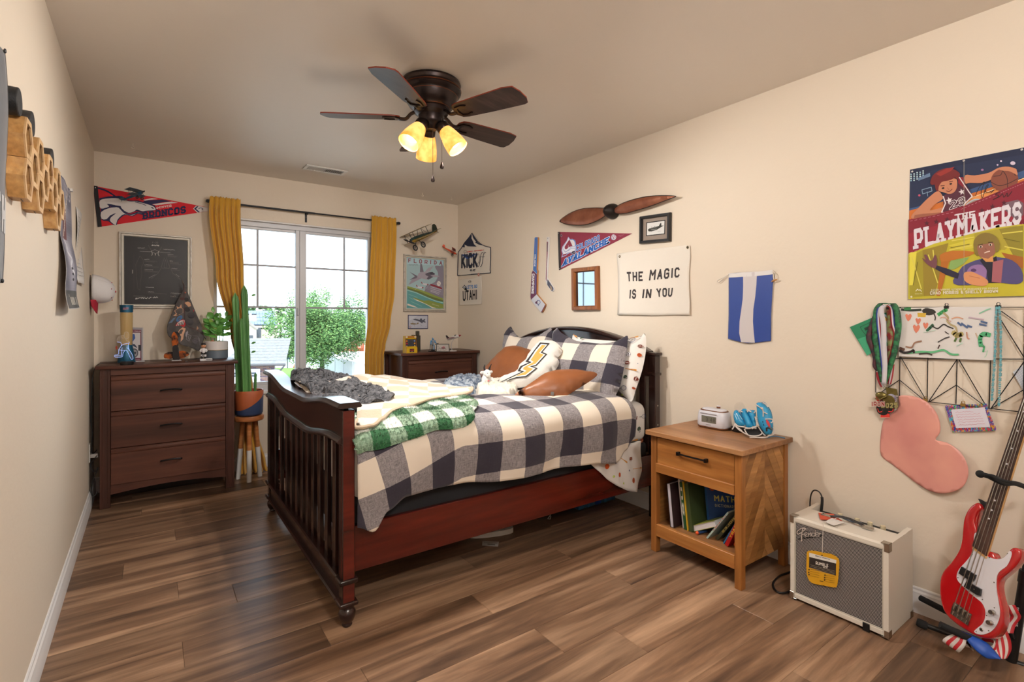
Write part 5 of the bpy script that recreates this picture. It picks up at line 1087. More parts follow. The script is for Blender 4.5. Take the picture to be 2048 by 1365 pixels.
p.curve([(780,320),(850,350),(930,330),(1005,290)], 6, '3a2020'); p.curve([(870,210),(915,280),(920,390)], 6, '3a2020'); p.curve([(800,270),(860,260),(880,215)], 6, '3a2020'); p.curve([(960,200),(985,260),(1000,240)], 6, '3a2020'); p.poly(sm2([(840,205),(900,188),(960,195),(1000,225),(1005,260),(975,245),(930,225),(880,222)],2), SK)
p.poly(sm2([(330,395),(250,450),(170,530),(105,600),(110,630),(200,622),(300,600),(400,570),(440,560),(420,530),(330,545),(260,560),(300,510),(370,460)],3), SK); p.poly([(120,628),(200,622),(300,600),(380,575),(300,582),(200,590),(130,600)], SKD)
p.poly([(370,440),(400,420),(470,400),(520,290),(545,275),(560,330),(600,390),(620,440),(560,490),(530,560),(470,595),(400,590),(360,575),(375,520)], '4c2033'); p.poly([(500,275),(545,278),(560,380),(500,330)], RD)
p.line([(372,440),(392,500),(360,575),(420,596)], 10, 'd8d0d4'); p.line([(510,278),(550,340),(590,400),(620,440),(560,500),(530,560)], 9, 'd8d0d4')
def star(x, y, r, c, rot=0): p.poly([(x+(r if k%2==0 else r*.42)*math.sin(rot+k*PI/5), y-(r if k%2==0 else r*.42)*math.cos(rot+k*PI/5)) for k in range(10)], c)
star(424,475,30,'dcd4d8',-.3); star(531,403,28,'dcd4d8',-.3); p.text('23', [(428,490),(552,442),(560,505),(432,552)], '3c1828', w=.9, out=('d8d0d4',.9), serif=.5)
p.poly(sm2([(340,330),(380,310),(450,290),(490,300),(488,370),(460,410),(420,420),(370,405),(330,390)],3), SK); p.poly(sm2([(262,330),(280,270),(330,225),(400,200),(450,205),(505,235),(515,262),(490,300),(478,280),(440,300),(400,310),(360,320),(335,360),(330,400),(310,385),(300,340),(285,345)],2), '6a1f22'); p.poly([(310,250),(400,205),(470,190),(440,225),(350,270)], '8c2c28')
p.ell(372,372,12,8,'2a1a1c',10,-.3); p.ell(438,335,12,8,'2a1a1c',10,-.3); p.line([(352,352),(385,350)], 6, '4a1a1a'); p.line([(425,318),(455,312)], 6, '4a1a1a'); p.curve([(400,395),(425,400),(450,380)], 6, '6a2a28'); p.line([(410,368),(422,385)], 4, SKD)
p.ell(655,520,92,50,'8f8478',24,-.25); p.ell(655,520,74,36,'6d6257',24,-.25); p.curve([(570,550),(575,510),(640,470),(720,475),(748,500)], 10, 'a8b4c0')
p.poly([(78,640),(300,600),(560,520),(820,410),(RE,250),(RE,560),(1058,680),(820,700),(560,760),(300,835),(78,930)], '7c1a2e'); p.poly([(78,760),(560,620),(RE,420),(RE,600),(560,770),(78,930)], '8b1f33'); p.poly([(880,500),(1010,470),(1058,500),(1058,600),(1000,650),(900,560)], '6c5560')
for x, y in ((235,672),(316,658),(408,640),(705,562),(795,530),(893,497)): star(x,y,26,'4c1426')
for a, b_ in (((85,655),(470,575)),((520,555),(820,430)),((860,415),(1060,330)),((85,925),(470,785)),((520,770),(820,705)),((860,700),(1058,675))): 
 for k in range(10): p.line([(a[0]+(b_[0]-a[0])*(k+.2)/10, a[1]+(b_[1]-a[1])*(k+.2)/10),(a[0]+(b_[0]-a[0])*(k+.75)/10, a[1]+(b_[1]-a[1])*(k+.75)/10)], 3, 'b8808c', hold=k>0)
p.curve([(650,440),(680,370),(725,320),(700,400),(710,455),(740,360),(760,345),(735,400),(770,405),(810,385),(780,415)], 5, '1c1618'); p.curve([(860,405),(820,425),(850,440),(800,470),(860,440),(880,420),(890,450),(905,435),(920,415),(925,445),(960,400),(940,430)], 5, '1c1618')
p.text('THE', [(482,595),(640,565),(640,622),(488,650)], 'd8d2da', w=1.3, serif=1.1, gap=1.6); p.text('PLAYMAKERS', [(130,725),(1042,485),(1040,672),(136,893)], 'd5cfd9', w=1.35, serif=1.0, gap=1.2)
p.poly([(78,935),(300,845),(560,775),(820,710),(RE,660),(RE,1285),(78,1318)], 'b8ad2e')
for a, c_ in (([(85,960),(200,900),(240,1290),(90,1305)],'9a8f2a'),([(200,900),(420,840),(380,1000),(300,1290),(210,1290)],'8d7a28'),([(640,760),(1000,690),(1050,760),(900,900),(660,880)],'a39632'),([(850,720),(1058,690),(1058,1190),(1000,1000)],'877c28'),([(420,860),(640,800),(640,880),(540,900)],'c9bd3c'),([(90,920),(150,915),(120,1200),(88,1200)],'d6cb48'),([(870,920),(1058,960),(1058,1060),(930,1000)],'9a5a22')): p.poly(a, c_)
for a in ([(430,900),(620,860)],[(660,880),(850,850)],[(900,870),(1055,900)],[(450,820),(640,790)],[(880,760),(1050,740)],[(110,960),(190,1230)],[(250,940),(330,1180)],[(290,900),(300,1000)]): p.line(a, 10, 'cfc456'); 
for a in ([(440,880),(600,850)],[(690,900),(840,890)],[(890,800),(1030,830)],[(160,1000),(120,1200)]): p.line(a, 6, '6e6422')
p.poly(sm2([(350,940),(460,905),(640,915),(600,950),(480,980),(400,1010),(360,1000)],2), 'b06a24'); p.poly([(360,1000),(430,990),(400,1100),(350,1290),(320,1290)], 'a9641f'); p.poly([(440,990),(600,960),(560,1010),(480,1060),(420,1070)], '7fa05a')
VI = '4a4472'
p.poly(sm2([(700,975),(840,960),(960,985),(1040,1060),(1058,1160),(1000,1190),(880,1180),(760,1170),(700,1190),(500,1200),(460,1160),(500,1100),(540,1040),(620,1000)],2), VI); p.poly([(690,990),(720,960),(750,1000),(830,950),(860,1180),(760,1180),(740,1060)], '1c1a2c'); p.poly([(800,1000),(890,980),(870,1180),(790,1170)], '9a5a62')
p.poly([(320,1030),(420,1060),(515,1100),(500,1145),(400,1110),(310,1060)], '232036'); p.poly(sm2([(195,965),(230,985),(215,945),(235,940),(265,990),(290,980),(300,945),(318,950),(325,1000),(320,1040),(300,1055),(260,1035),(225,1005)],2), '6b4048')
p.poly(sm2([(580,1080),(620,1035),(700,1025),(745,1065),(745,1110),(730,1150),(660,1150),(600,1130)],3), '8a6a9a'); p.ell(636,1072,24,15,'4a3060',12); p.poly(sm2([(555,1095),(620,1085),(680,1110),(720,1130),(760,1165),(745,1200),(690,1205),(620,1195),(560,1160)],3), 'c98a60'); p.line([(600,1120),(690,1140)], 5, 'a8684a')
p.poly(sm2([(660,870),(720,850),(800,825),(815,850),(830,900),(800,950),(750,980),(700,965),(670,920)],3), '8c5c4c'); p.poly([(700,960),(760,975),(800,945),(805,1000),(740,1000)], 'c48a50')
p.poly(sm2([(635,850),(650,800),(700,760),(770,755),(830,790),(860,850),(850,910),(820,915),(815,860),(790,830),(740,850),(690,850),(665,880),(680,950),(650,935)],2), '7c6a30'); p.ell(698,872,15,10,'e0d2c2',10); p.ell(780,855,15,10,'e0d2c2',10); p.ell(698,873,9,9,'2b1c18',8); p.ell(780,856,9,9,'2b1c18',8); p.line([(675,858),(715,850)], 7, '4a3a1c'); p.line([(762,836),(800,834)], 7, '4a3a1c'); p.curve([(730,925),(755,915),(775,910)], 9, 'd8c0b4'); p.line([(735,885),(745,900)], 4, '6a3f34')
p.line([(145,1250),(160,1232),(172,1244),(180,1236),(194,1252)], 6, 'e0dcc8'); p.text('SHADOW MTN', [(138,1268),(200,1267),(200,1276),(138,1277)], 'd2cc9a', w=1); p.text('AWARD-WINNING AUTHORS OF HEADACHES FOR FRIENDS', [(275,1232),(845,1218),(845,1234),(275,1248)], 'd8d2a8', w=1.1, gap=1); p.text('CHAD MORRIS & SHELLY BROWN', [(268,1252),(845,1238),(845,1262),(268,1280)], 'dcd6c0', w=1.3, serif=.6, gap=1); p.ell(108,1298,9,9,'d8d4c0',8); p.line([(556,120),(556,1300)], 3, 'a8a090'); p.build('print', t)
for x, y in ((105,228),(545,135),(1040,40),(545,1295)): MB().lathe([(.001,.0),(.004,.0),(.003,.002),(.001,.0025)], f(x,y,.001), 10, (-1,0,0)).build('push_pin', om, t)
# ================================================================ wire grid board with papers
K = dict(ox=1680, oy=590, k=3.329); g0 = wallR(**K); blkw = mat('black_wire','1c1a1b',.5,metal=.6)
t = thing('wire_board', 'black geometric wire memo board beneath the basketball poster', 'wire board', tuple(g0(245,700,0)))
G_ = [[(400,83),(1225,83),(1520,75)],[(245,440),(245,645),(252,662),(270,668)],[(270,668),(595,711),(1008,756),(1520,812)],[(410,83),(403,672)],[(597,83),(587,700)],[(795,83),(778,725)],[(1058,70),(1008,445),(998,755)],[(245,440),(252,425),(410,424),(1225,428),(1520,430)],[(412,415),(580,700)],[(598,708),(785,430)],[(797,430),(968,722)],[(403,566),(262,660)],[(403,566),(575,708)],[(780,600),(600,712)],[(780,600),(985,750)],[(1240,430),(1010,756)],[(1300,590),(1010,756)],[(1080,110),(1235,222),(1360,300)],[(1065,150),(1235,424)],[(1235,75),(1225,790)],[(1520,75),(1520,812)]]
for a in G_: MB().tube([g0(x,y,.012) for x,y in a], .0017, 6).build('wire', blkw, t)
def clip_(x, y, m, parent, s=1):
 c_ = g0(x,y,.016); b = MB(); b.box(c_.x-.005,c_.x+.004,c_.y-.008*s,c_.y+.008*s,c_.z-.010*s,c_.z+.001,bev=.001)
 for d in (-1,1): b.tube([c_+Vector((d*.003,.005*math.cos(a)*s,.006*s+.006*s*math.sin(a))) for a in [k*PI/6 for k in range(13)]], .0008, 5, caps=False)
 return b.build('binder_clip', m, parent)
blkp = mat('black_clip_paint','161618',.3); gldc = mat('gold_clip','a88a50',.3,metal=.9)
for x, y in ((718,76),(1062,72),(333,84)): clip_(x, y, blkp, t)
for x, y in ((577,694),(828,724)): clip_(x, y, gldc, t)
f = onplane((W-.020,0,0), (-1,0,0), **K)
# painting
t = sheet('childs_painting', 'wide white child painting with green and brown brush marks clipped to the wire board', 'painting', f, [(385,90),(560,86),(700,80),(1042,80),(1036,438),(700,425),(392,410)], mat('drawing_paper','d2cfcd',.8), .0006); p = Pr(f, base=.0007)
def br(P, w, c): p.curve(P, w*1.45, c, 5)
p.poly(sm2([(545,108),(570,88),(600,92),(625,100),(640,118),(610,135),(575,135)],2), '2a2724'); br([(625,125),(635,150),(632,170)], 6, '3a332f'); p.poly([(516,120),(574,122),(570,150),(518,148)], 'c9a53a'); br([(410,98),(470,104),(540,100)], 11, '27332b'); br([(430,95),(470,92)], 12, '2f7a44'); br([(655,133),(690,110),(710,100)], 16, '3f9a5a')
for x, y, s, r in ((455,150,40,.2),(520,175,34,-.2),(508,225,44,.1),(570,205,34,-.5)):
 p.poly(sm2([(x-s*.5,y-s*.3),(x-s*.2,y-s*.6),(x,y-s*.3),(x+s*.3,y-s*.6),(x+s*.6,y-s*.2),(x,y+s*.7)],2), 'cf7a62')
br([(580,240),(600,220),(620,200)], 13, '2a5a40'); br([(612,205),(650,225),(690,198),(720,212),(755,225)], 6, '2a2624'); br([(690,120),(720,150),(715,175),(740,200),(770,215),(780,250)], 9, 'a99a74'); br([(745,160),(780,150),(820,160)], 6, 'c79a80'); br([(755,250),(780,270),(810,262),(770,275)], 22, 'a89a62'); br([(765,310),(775,290)], 10, '4f6a34'); br([(800,312),(806,290)], 10, '4f6a34')
for a in ([(785,185),(810,205)],[(810,190),(850,220)],[(850,205),(878,215)],[(930,195),(975,205)],[(940,178),(980,188)]): br(a, 9, '4a5f85')
br([(845,250),(850,285),(862,295)], 6, 'c08a72'); br([(905,255),(920,290)], 5, 'b8a088'); br([(940,340),(935,290),(955,262),(1000,268)], 20, '46996a'); br([(935,340),(960,345),(955,380)], 9, '4a9a68'); br([(930,125),(980,100),(1005,92)], 5, '7ab898'); br([(700,245),(725,262)], 4, '35302e'); br([(655,315),(700,290),(730,280)], 5, '35302e'); br([(655,358),(665,335)], 6, '4a302a')
br([(440,345),(480,350),(500,320),(545,308)], 7, '8f6a55'); br([(450,388),(540,380),(620,382),(690,368),(740,395),(790,398)], 9, '5aa878'); br([(400,370),(430,385),(470,380),(490,370),(495,385)], 11, '2a2423'); br([(530,395),(580,390),(615,400)], 7, '3c3632'); br([(400,355),(430,365)], 12, '55382c'); br([(670,155),(700,150),(740,180)], 4, 'c9a090'); br([(860,150),(960,165)], 6, 'b9a6b4'); br([(560,250),(640,235)], 3, 'b8d0c4')
br([(985,370),(975,405),(965,415)], 4, 'a8c8b0'); br([(820,320),(780,340)], 4, 'a8c8b8'); p.build('print', t)
# green card and sun cut-out
f = onplane((W-.010,0,0), (-1,0,0), **K)
t = sheet('green_card', 'tilted green card tucked behind the medals left of the painting', 'card', f, [(65,215),(240,142),(400,85),(512,265),(300,345),(180,405)], mat('green_cardstock','1f7a54',.7), .0006)
p = Pr(f, base=.0007); p.poly([(118,295),(430,190),(512,265),(300,345),(180,405)], '3c9a72'); p.line([(135,215),(145,235),(215,320),(230,330)], 4, '174a38'); p.line([(135,215),(230,170)], 4, '174a38'); p.poly([(160,222),(200,205),(208,222),(190,230),(170,240)], '17362c'); p.build('print', t)
f = onplane((W-.014,0,0), (-1,0,0), **K); sc_ = []; cx_, cy_ = 335, 218
for k in range(48):
 a = 2*PI*k/48; r = 128 + (20 if k % 4 < 2 else -6); sc_.append((cx_+r*math.cos(a)*.92, cy_+r*math.sin(a)*.72))
t = sheet('sun_cutout', 'pale blue and yellow paper sun cut-out behind the medal ribbons', 'paper craft', f, sm2(sc_,2), mat('pale_blue_card','a9bfd0',.7), .0006); p = Pr(f, base=.0007)
for k in range(12):
 a = 2*PI*k/12+.13; P = [(cx_+72*math.cos(a-.2)*.92,cy_+72*math.sin(a-.2)*.72),(cx_+126*math.cos(a)*.92,cy_+126*math.sin(a)*.72),(cx_+72*math.cos(a+.2)*.92,cy_+72*math.sin(a+.2)*.72)]; p.poly(P, 'cfa92a'); p.line(P, 3, '3a3424')
p.ell(cx_,cy_,72,58,'b98a24',20); p.ell(cx_,cy_,60,48,'8f9ba8',20); p.build('print', t)
# pink paper heart
f = wallR(**K, off=.004); ho = [(400,674),(470,669),(540,685),(600,720),(650,780),(676,850),(676,915),(648,962),(720,980),(790,1022),(840,1080),(868,1150),(865,1215),(830,1272),(760,1305),(680,1318),(600,1300),(520,1258),(420,1185),(340,1125),(276,1072),(268,980),(280,880),(300,825),(370,775),(400,735)]
hp_ = mat('pink_glossy_paper','dda090',.38,var=(9,'c88480',2,.35),bump=(5,.2))
hf_ = lambda x, y, l=0: f(x, y, l + .010*(1+math.sin((x-y*.5)*.008)) + .012*max(0,(x-700)/170)**2 + .008*max(0,(y-1150)/170))
t = clothpoly('pink_paper_heart', 'large pink paper heart hanging sideways below the wire board', 'paper heart', hf_, sm2(ho,3), hp_)
# note card
f = onplane((W-.012,0,0), (-1,0,0), **K); nq = [(703,742),(975,728),(1042,900),(755,912)]
t = sheet('letter_card', 'card with a rainbow alphabet border and pink handwriting under the wire board', 'card', f, nq, mat('card_stock','c9c6d0',.7), .0006); p = Pr(f, base=.0007); R_ = random.Random(9); cols_ = ['b8322e','2b3f9a','2f8a4a','d0902a','6a2f8a','3fa0b8','9a2a5a','e0dede']
def bil(q, u, v): a,b,d,e = q; return tuple((1-v)*((1-u)*a[k]+u*b[k]) + v*((1-u)*e[k]+u*d[k]) for k in (0,1))
keys = [k for k in FONT if k.isalpha()]
def glyph(u, v, s):
 x, y = bil(nq, u, v); p.text(R_.choice(keys), [(x-s*.6,y-s),(x+s*.6,y-s),(x+s*.6,y+s),(x-s*.6,y+s)], R_.choice(cols_[:7]), w=1.5); p.l -= .8
for i in range(30):
 for r in (.035,.09): glyph((i+.5)/30, r, 10); glyph((i+.5)/30, 1-r, 10)
for i in range(11):
 for r in (.025,.075,.12): glyph(r, .1+.8*(i+.5)/11, 10); glyph(1-r, .1+.8*(i+.5)/11, 10)
p.l += 4; p.poly([(742,765),(965,748),(1003,880),(775,888)], 'd3cfdb')
for k in range(6):
 P = [(770+5*k,782+17*k)]; x = P[0][0]
 while x < 925+8*k - (40 if k==0 else 0): x += R_.uniform(5,9); P.append((x, 782+17*k-(x-770)*.05+R_.uniform(-4,4)))
 p.line(P, 2.5, 'c99aa6')
p.build('print', t)
# squared paper at the right
f = onplane((W-.012,0,0), (-1,0,0), **K); q = [(1150,515),(1290,420),(1370,560),(1235,665)]
t = sheet('squared_paper', 'sheet of squared paper clipped at the right end of the wire board', 'paper', f, q, mat('squared_paper_white','c6cbd2',.8), .0006); p = Pr(f, base=.0007)
for k in range(1,12): p.line([bil(q,k/12,0),bil(q,k/12,1)], 1.6, '8fa0b8'); p.line([bil(q,0,k/12),bil(q,1,k/12)], 1.6, '8fa0b8')
p.build('print', t)
# birthday necklace of letter beads
t = thing('bead_necklace', 'teal letter bead necklace hanging from the top of the wire board', 'necklace', tuple(g0(1062,90,.02))); teal = mat('teal_bead','5fa0ac',.3)
for P_, sd in (([(1055,82),(1048,200),(1046,330),(1040,450),(1030,580),(1022,700)],1),([(1070,80),(1080,200),(1082,330),(1080,450),(1075,580),(1068,735)],2)):
 P_ = smooth_line([g0(x,y,.024) for x,y in P_], 12); b = MB(); R_ = random.Random(sd); n_ = len(P_)
 for i, v in enumerate(P_):
  if i % 1 == 0:
   s = .0034 if i % 3 else .0024; b.box(v.x-s,v.x+s,v.y-s*R_.uniform(.7,1.3),v.y+s,v.z-s*.8,v.z+s*.8,bev=.0007)
 b.build('bead_strand', teal, t, kind='stuff'); MB().tube(P_, .0006, 4).build('thread', om, t)
# ================================================================ medals on ribbons
def ribbon(P, wv, mats_, cols, parent=None, name='ribbon', **kw):
 """strip of cloth along P, wv half width vectors, cols: material index per column"""
 P = [Vector(v) for v in P]; n = len(P); b = MB(); nc = len(cols)
 W_ = [Vector(wv[0]).lerp(Vector(wv[1]), i/(n-1)) if isinstance(wv, (list,tuple)) and len(wv) == 2 and not isinstance(wv[0], (int,float)) else Vector(wv) for i in range(n)]
 R = [[b.bm.verts.new(P[i]+W_[i]*(-1+2*j/nc)) for j in range(nc+1)] for i in range(n)]
 for i in range(n-1):
  for j in range(nc): f_ = b.bm.faces.new([R[i][j],R[i][j+1],R[i+1][j+1],R[i+1][j]]); f_.material_index = cols[j]
 return b.build(name, mats_, parent, solid=.0008, sharp=180, nrm=False, **kw)
M5 = dict(ox=1690, oy=590, k=5.053); gm = wallR(**M5)
rg = [mat('green_camo_ribbon','2c7a48',.6,var=(60,'16382a',4,.12)), mat('light_green_ribbon','6aa06a',.6,var=(50,'234a34',4,.12)), mat('white_ribbon','c9c6cc',.6), mat('blue_ribbon','27408f',.6), mat('red_ribbon','9a1f2c',.6), mat('dark_ribbon','23262c',.6,var=(40,'5a2a30',4,.15)), mat('food_print_ribbon','8a9a60',.6,var=(45,'8a2a2e',4,.1))]
def rb(pts_, w, cols, off, parent, tw=0):
 P = smooth_line([gm(x,y,off+(o_ if len(q_) > 2 else 0)) for q_ in pts_ for x, y, o_ in [(q_[0], q_[1], q_[2] if len(q_) > 2 else 0)]], 5)
 return ribbon(P, ((0,-w,tw*w),(0,-w*.8,tw*w)), rg, cols, parent)
gold_ = mat('antique_gold_medal','6a5f34',.35,metal=.8,var=(40,'8a7c48',3)); redm = mat('red_enamel','b02a22',.3); blm = mat('black_enamel','1a1a1c',.3); whe = mat('white_enamel_plate','c9c2bc',.4)
def medal(label): return thing('medal', label, 'medal', tuple(gm(400,120,.02)), group='medals on the wire board')
m1 = medal('medal on a bright green camouflage ribbon with a gold cap shaped disc')
rb([(455,95),(400,85),(350,140),(335,240),(330,360),(350,560),(370,700),(405,880)], .0115, [0], .030, m1); rb([(455,95),(510,90),(550,160),(568,300),(555,430),(520,600),(470,760),(420,900)], .0125, [0], .032, m1)
MB().ell(gm(402,1010,.040), (.010,.022,.016)).build('disc', gold_, m1); MB().tube([gm(350,1040,.048),gm(400,1048,.052),gm(470,1015,.048)], .0045, 8, sq=(1,.6)).build('cap_brim', gold_, m1); MB().tube([gm(432+9*math.cos(a),935+12*math.sin(a),.036) for a in [k*PI/6 for k in range(13)]], .001, 6, caps=False).build('ring', gold_, m1)
m2 = medal('medal on a red white and blue ribbon with gold 2025 numerals')
rb([(440,105),(375,150),(372,300),(395,500),(415,700),(430,820)], .0085, [3,2,4], .036, m2); rb([(455,105),(490,140),(505,300),(530,420),(480,650),(440,820)], .0085, [4,2,3], .024, m2)
b = MB(); c_ = gm(445,1115,.036); b.lathe([(.001,.004),(.020,.004),(.022,.002),(.022,0),(.001,0)], gm(470,1060,.030), 24, (-1,0,0)); b.build('disc', gold_, m2)
p = Pr(wallR(**M5, off=.040)); p.text('2025', [(372,1095),(530,1090),(534,1145),(368,1142)], '8f8450', w=1.5, out=('4a4226',.9)); p.build('numerals', m2)
m3 = medal('medal with a red and black trophy plate hanging lowest of the medals')
rb([(430,110),(400,160),(425,300),(430,500),(440,700),(430,900)], .011, [2], .041, m3)
f5 = wallR(**M5, off=.030)
d3 = MB().lathe([(.001,.003),(.0225,.003),(.0235,.0),(.001,0)], gm(405,1160,.026), 30, (-1,0,0)).build('disc', blm, m3)
p = Pr(f5, base=.0005); p.poly([(310,1020),(340,1022),(345,1070),(330,1080),(315,1060)], 'b02a22'); p.ell(410,1130,98,80,'7a2a20',24); p.ell(410,1135,88,72,'1d1b1d',24); p.poly([(375,1150),(440,1150),(435,1200),(450,1205),(455,1240),(360,1240),(362,1205),(378,1200)], 'c4332a'); p.curve([(330,1150),(345,1185),(375,1180)], 8, 'c4332a'); p.curve([(490,1150),(475,1180),(440,1180)], 8, 'c4332a'); p.line([(365,1242),(455,1242)], 4, 'd8b0a4')
p.build('enamel', d3); p = Pr(wallR(**M5, off=.044)); p.text('IRON', [(270,1082),(400,1080),(400,1128),(270,1128)], '8b2f2a', w=1.3, out=('c9bfb4',1.0)); p.build('print', m3)
m4 = medal('medal on a red ribbon printed with food pictures, in the middle of the bunch')
rb([(465,110),(470,180),(472,320),(478,480),(470,640),(455,780)], .0125, [6], .020, m4); rb([(500,700),(490,800),(470,900)], .0085, [4,2,4], .026, m4)
MB().lathe([(.001,.003),(.017,.003),(.018,0),(.001,0)], gm(492,1040,.024), 24, (-1,0,0)).build('disc', mat('purple_enamel','4a4668',.3,var=(60,'b8b4c4',3)), m4)
m5 = medal('medal on a dark ribbon looping out left of the bunch with a square gold plate')
rb([(400,110),(330,200),(280,330),(255,440),(290,540),(320,640),(318,720),(350,770)], .0115, [5], .016, m5); rb([(360,780),(365,840),(385,900),(400,930)], .010, [4,2], .022, m5)
MB().prism([gm(x,y,.018) for x,y in ((430,930),(540,950),(552,1010),(440,1012))], (-.003,0,0)).build('plate', gold_, m5)
# ================================================================ left wall: hexagon puck cases
pine = wood('honey_pine','a87c48','c0945e','d0aa78','Y',rough=.5,sc=.9,bump=.05); pineF = wood('pine_face','c09a6c','cfab7e','dabb92','Z',rough=.5,sc=.9,bump=.04); acr = mat('dark_case_back','4a3f3c',.5)
S_, DP = .0655, .036
hexes = [(1.985,1.752,''),(1.985,1.637,''),(2.085,1.694,''),(2.185,1.752,''),(2.185,1.637,''),(2.285,1.694,''),(2.385,1.752,''),(2.48,1.694,''),(2.58,1.752,''),(2.58,1.637,''),(2.675,1.694,'')]
wh_ = ['topmost of the two hexagon cases nearest the camera','lower of the two hexagon cases nearest the camera','hexagon case between the first and second pairs, left wall','top case of the second pair with a puck above its neighbour','bottom case of the second pair showing a small wire hook','hexagon case in the middle of the row, right of the second pair','single high case carrying the third puck on the left wall','hexagon case with a bare wooden underside right of the third puck','upper case of the last pair beside the curling poster','lowest case of the whole honeycomb group, above the wall shadow','last hexagon case overlapping the curling grey poster']
for i, (cy, cz, _) in enumerate(hexes):
 hx = [(cy+S_*math.cos(k*PI/3), cz+S_*math.sin(k*PI/3)) for k in range(6)]; hi = [(cy+(S_-.012)*math.cos(k*PI/3), cz+(S_-.012)*math.sin(k*PI/3)) for k in range(6)]
 t = thing('hexagon_case', 'wooden '+wh_[i], 'display case', (0,cy,cz-.06), group='wooden hexagon puck cases')
 for k in range(6):
  a, b_, c_, d_ = hx[k], hx[(k+1)%6], hi[(k+1)%6], hi[k]
  MB().pts([[(.0005,*a),(.0005,*b_)],[(DP,*a),(DP,*b_)],[(DP,*d_),(DP,*c_)],[(.0005,*d_),(.0005,*c_)]], close_u=True).build('side_board', pine, t, sharp=20)
 for k in range(6):
  a, b_, c_, d_ = hx[k], hx[(k+1)%6], [(cy+(S_-.017)*math.cos(q_*PI/3), cz+(S_-.017)*math.sin(q_*PI/3)) for q_ in (k+1,)][0], (cy+(S_-.017)*math.cos(k*PI/3), cz+(S_-.017)*math.sin(k*PI/3))
  MB().prism([(DP+.0002,*a),(DP+.0002,*b_),(DP+.0002,*c_),(DP+.0002,*d_)], (.004,0,0)).build('face_rail', pineF, t, sharp=20)
 pk = MB().lathe([(.001,.0),(.038,.0),(.038,.022),(.001,.022)], (.004,cy,cz), 28, (1,0,0)).build('puck', mat('black_rubber','1b1b1e',.6), t)
 p = Pr(lambda y, z, l: Vector((.0265+l, y, z)), base=.0002); cc = [('c9c3c4','2f3d6a'),('8f2f3c','c9c3c4'),('c0bcc0','5a6a8a'),('6a7a9a','b8b4b8'),('3a3f5a','a03a3f')][i % 5]
 p.ell(cy,cz,.030,.030,cc[0],20); p.poly([(cy-.018,cz-.012),(cy+.004,cz-.02),(cy+.020,cz+.004),(cy+.004,cz+.02),(cy-.012,cz+.012)], cc[1]); p.line([(cy-.02,cz-.018),(cy+.02,cz-.018)], .004, cc[1]); p.build('sticker', pk)
 MB().tube([(DP-.012,cy-.012,cz-.0575),(DP-.010,cy-.008,cz-.0605),(DP-.010,cy+.008,cz-.0605),(DP-.012,cy+.012,cz-.0575)], .0009, 5).build('wire_latch', dkm, t)
rub = mat('black_rubber_puck','17181b',.55,bump=(200,.2))
for i, (py_, pz_, lb) in enumerate(((1.925,1.838,'hockey puck standing on the top hexagon case nearest the camera'),(2.12,1.838,'hockey puck standing between the first two high hexagon cases'),(2.513,1.831,'hockey puck farthest along the hexagon cases, left wall'))):
 b = MB().lathe([(.001,0),(.036,0),(.038,.002),(.038,.023),(.036,.0254),(.001,.0254)], (.004,py_,pz_), 32, (1,0,0)); b.build('hockey_puck', rub, None, label='black '+lb, cat='puck', group='pucks standing on the hexagon cases')
# curling poster
def lp(u, v, l=0): # u along Y 0..1, v down
 y = 2.925+.395*u - .055*max(0,(v-.62)/.38)**1.3*1.9; z = 1.872-.59*v + .012*u; x = .003 + .004*math.sin(u*6+v*5) + (.028*math.sin(max(0,v-.45)/.55*PI*.8)) + .03*max(0,(v-.8)/.2)**2
 return Vector((x+l, y, z))
t = MB().pts([[lp(i/14,j/40) for i in range(15)] for j in range(41)]).build('curling_poster', mat('poster_back_white','c9c5c6',.5), None, label='grey signed sports poster curling off the left wall beyond the hexagon cases', cat='poster', solid=.0006, sharp=180, nrm=False)
p = Pr(lambda u, v, l: lp(u,v,l), base=.0008, dz=1e-4)
def vg(u, v):
 n_ = noise.noise(Vector((u*3,v*7,1))); k = .36+.16*n_+.18*math.exp(-((u-.5)/.2)**2)*math.exp(-((v-.4)/.35)**2)
 if v > .86: return (.27+.1*n_,.26+.1*n_,.25+.1*n_)
 if .2 < v < .45 and abs(u-.45) < .16: return (.42,.25,.26)
 return (k+.08, k+.07, k+.12)
p.grid([(.01,.005),(.99,.005),(.99,.995),(.01,.995)], vg, 16, 44)
p.text('NUGGETS', [(.08,.02),(.94,.02),(.94,.12),(.08,.12)], 'a8a4b0', w=1.1); p.curve([(.4,.45),(.5,.5),(.42,.55),(.6,.6),(.45,.66),(.62,.72)], .03, 'c9c9d0'); p.line([(.2,.9),(.85,.9)], .02, 'c9c4b8'); p.text('IIII IIII', [(.25,.91),(.8,.91),(.8,.97),(.25,.97)], 'cfcabf', w=1.2)
for k in range(3): p.ell(.5,.68+.045*k,.05,.012,'2a2a30',8)
p.build('print', t); MB().box(.001,.012,3.30,3.325,1.872,1.886,bev=.001).build('tack', om, t)
# paper list
t = MB().pts([[(.002+.006*math.sin(i*.4+j*.25)+.010*max(0,j-18)/6, 3.56+.29*i/8, 1.842-.405*j/24) for i in range(9)] for j in range(25)]).build('paper_list', mat('note_paper','cfcbc8',.8), None, label='long white handwritten paper on the left wall above the cap', cat='paper', solid=.0005, sharp=180, nrm=False)
p = Pr(lambda u, v, l: Vector((.0035+.006*math.sin(u*8*.4+v*24*.25)+.010*max(0,v*24-18)/6+l, 3.56+.29*u, 1.842-.405*v)), base=.0002); R_ = random.Random(1)
for k in range(15):
 P = [(.08,.12+.055*k)]
 while P[-1][0] < R_.uniform(.5,.9): P.append((P[-1][0]+.03, .12+.055*k+R_.uniform(-.008,.008)))
 p.line(P, .006, '9a9898')
p.build('writing', t)
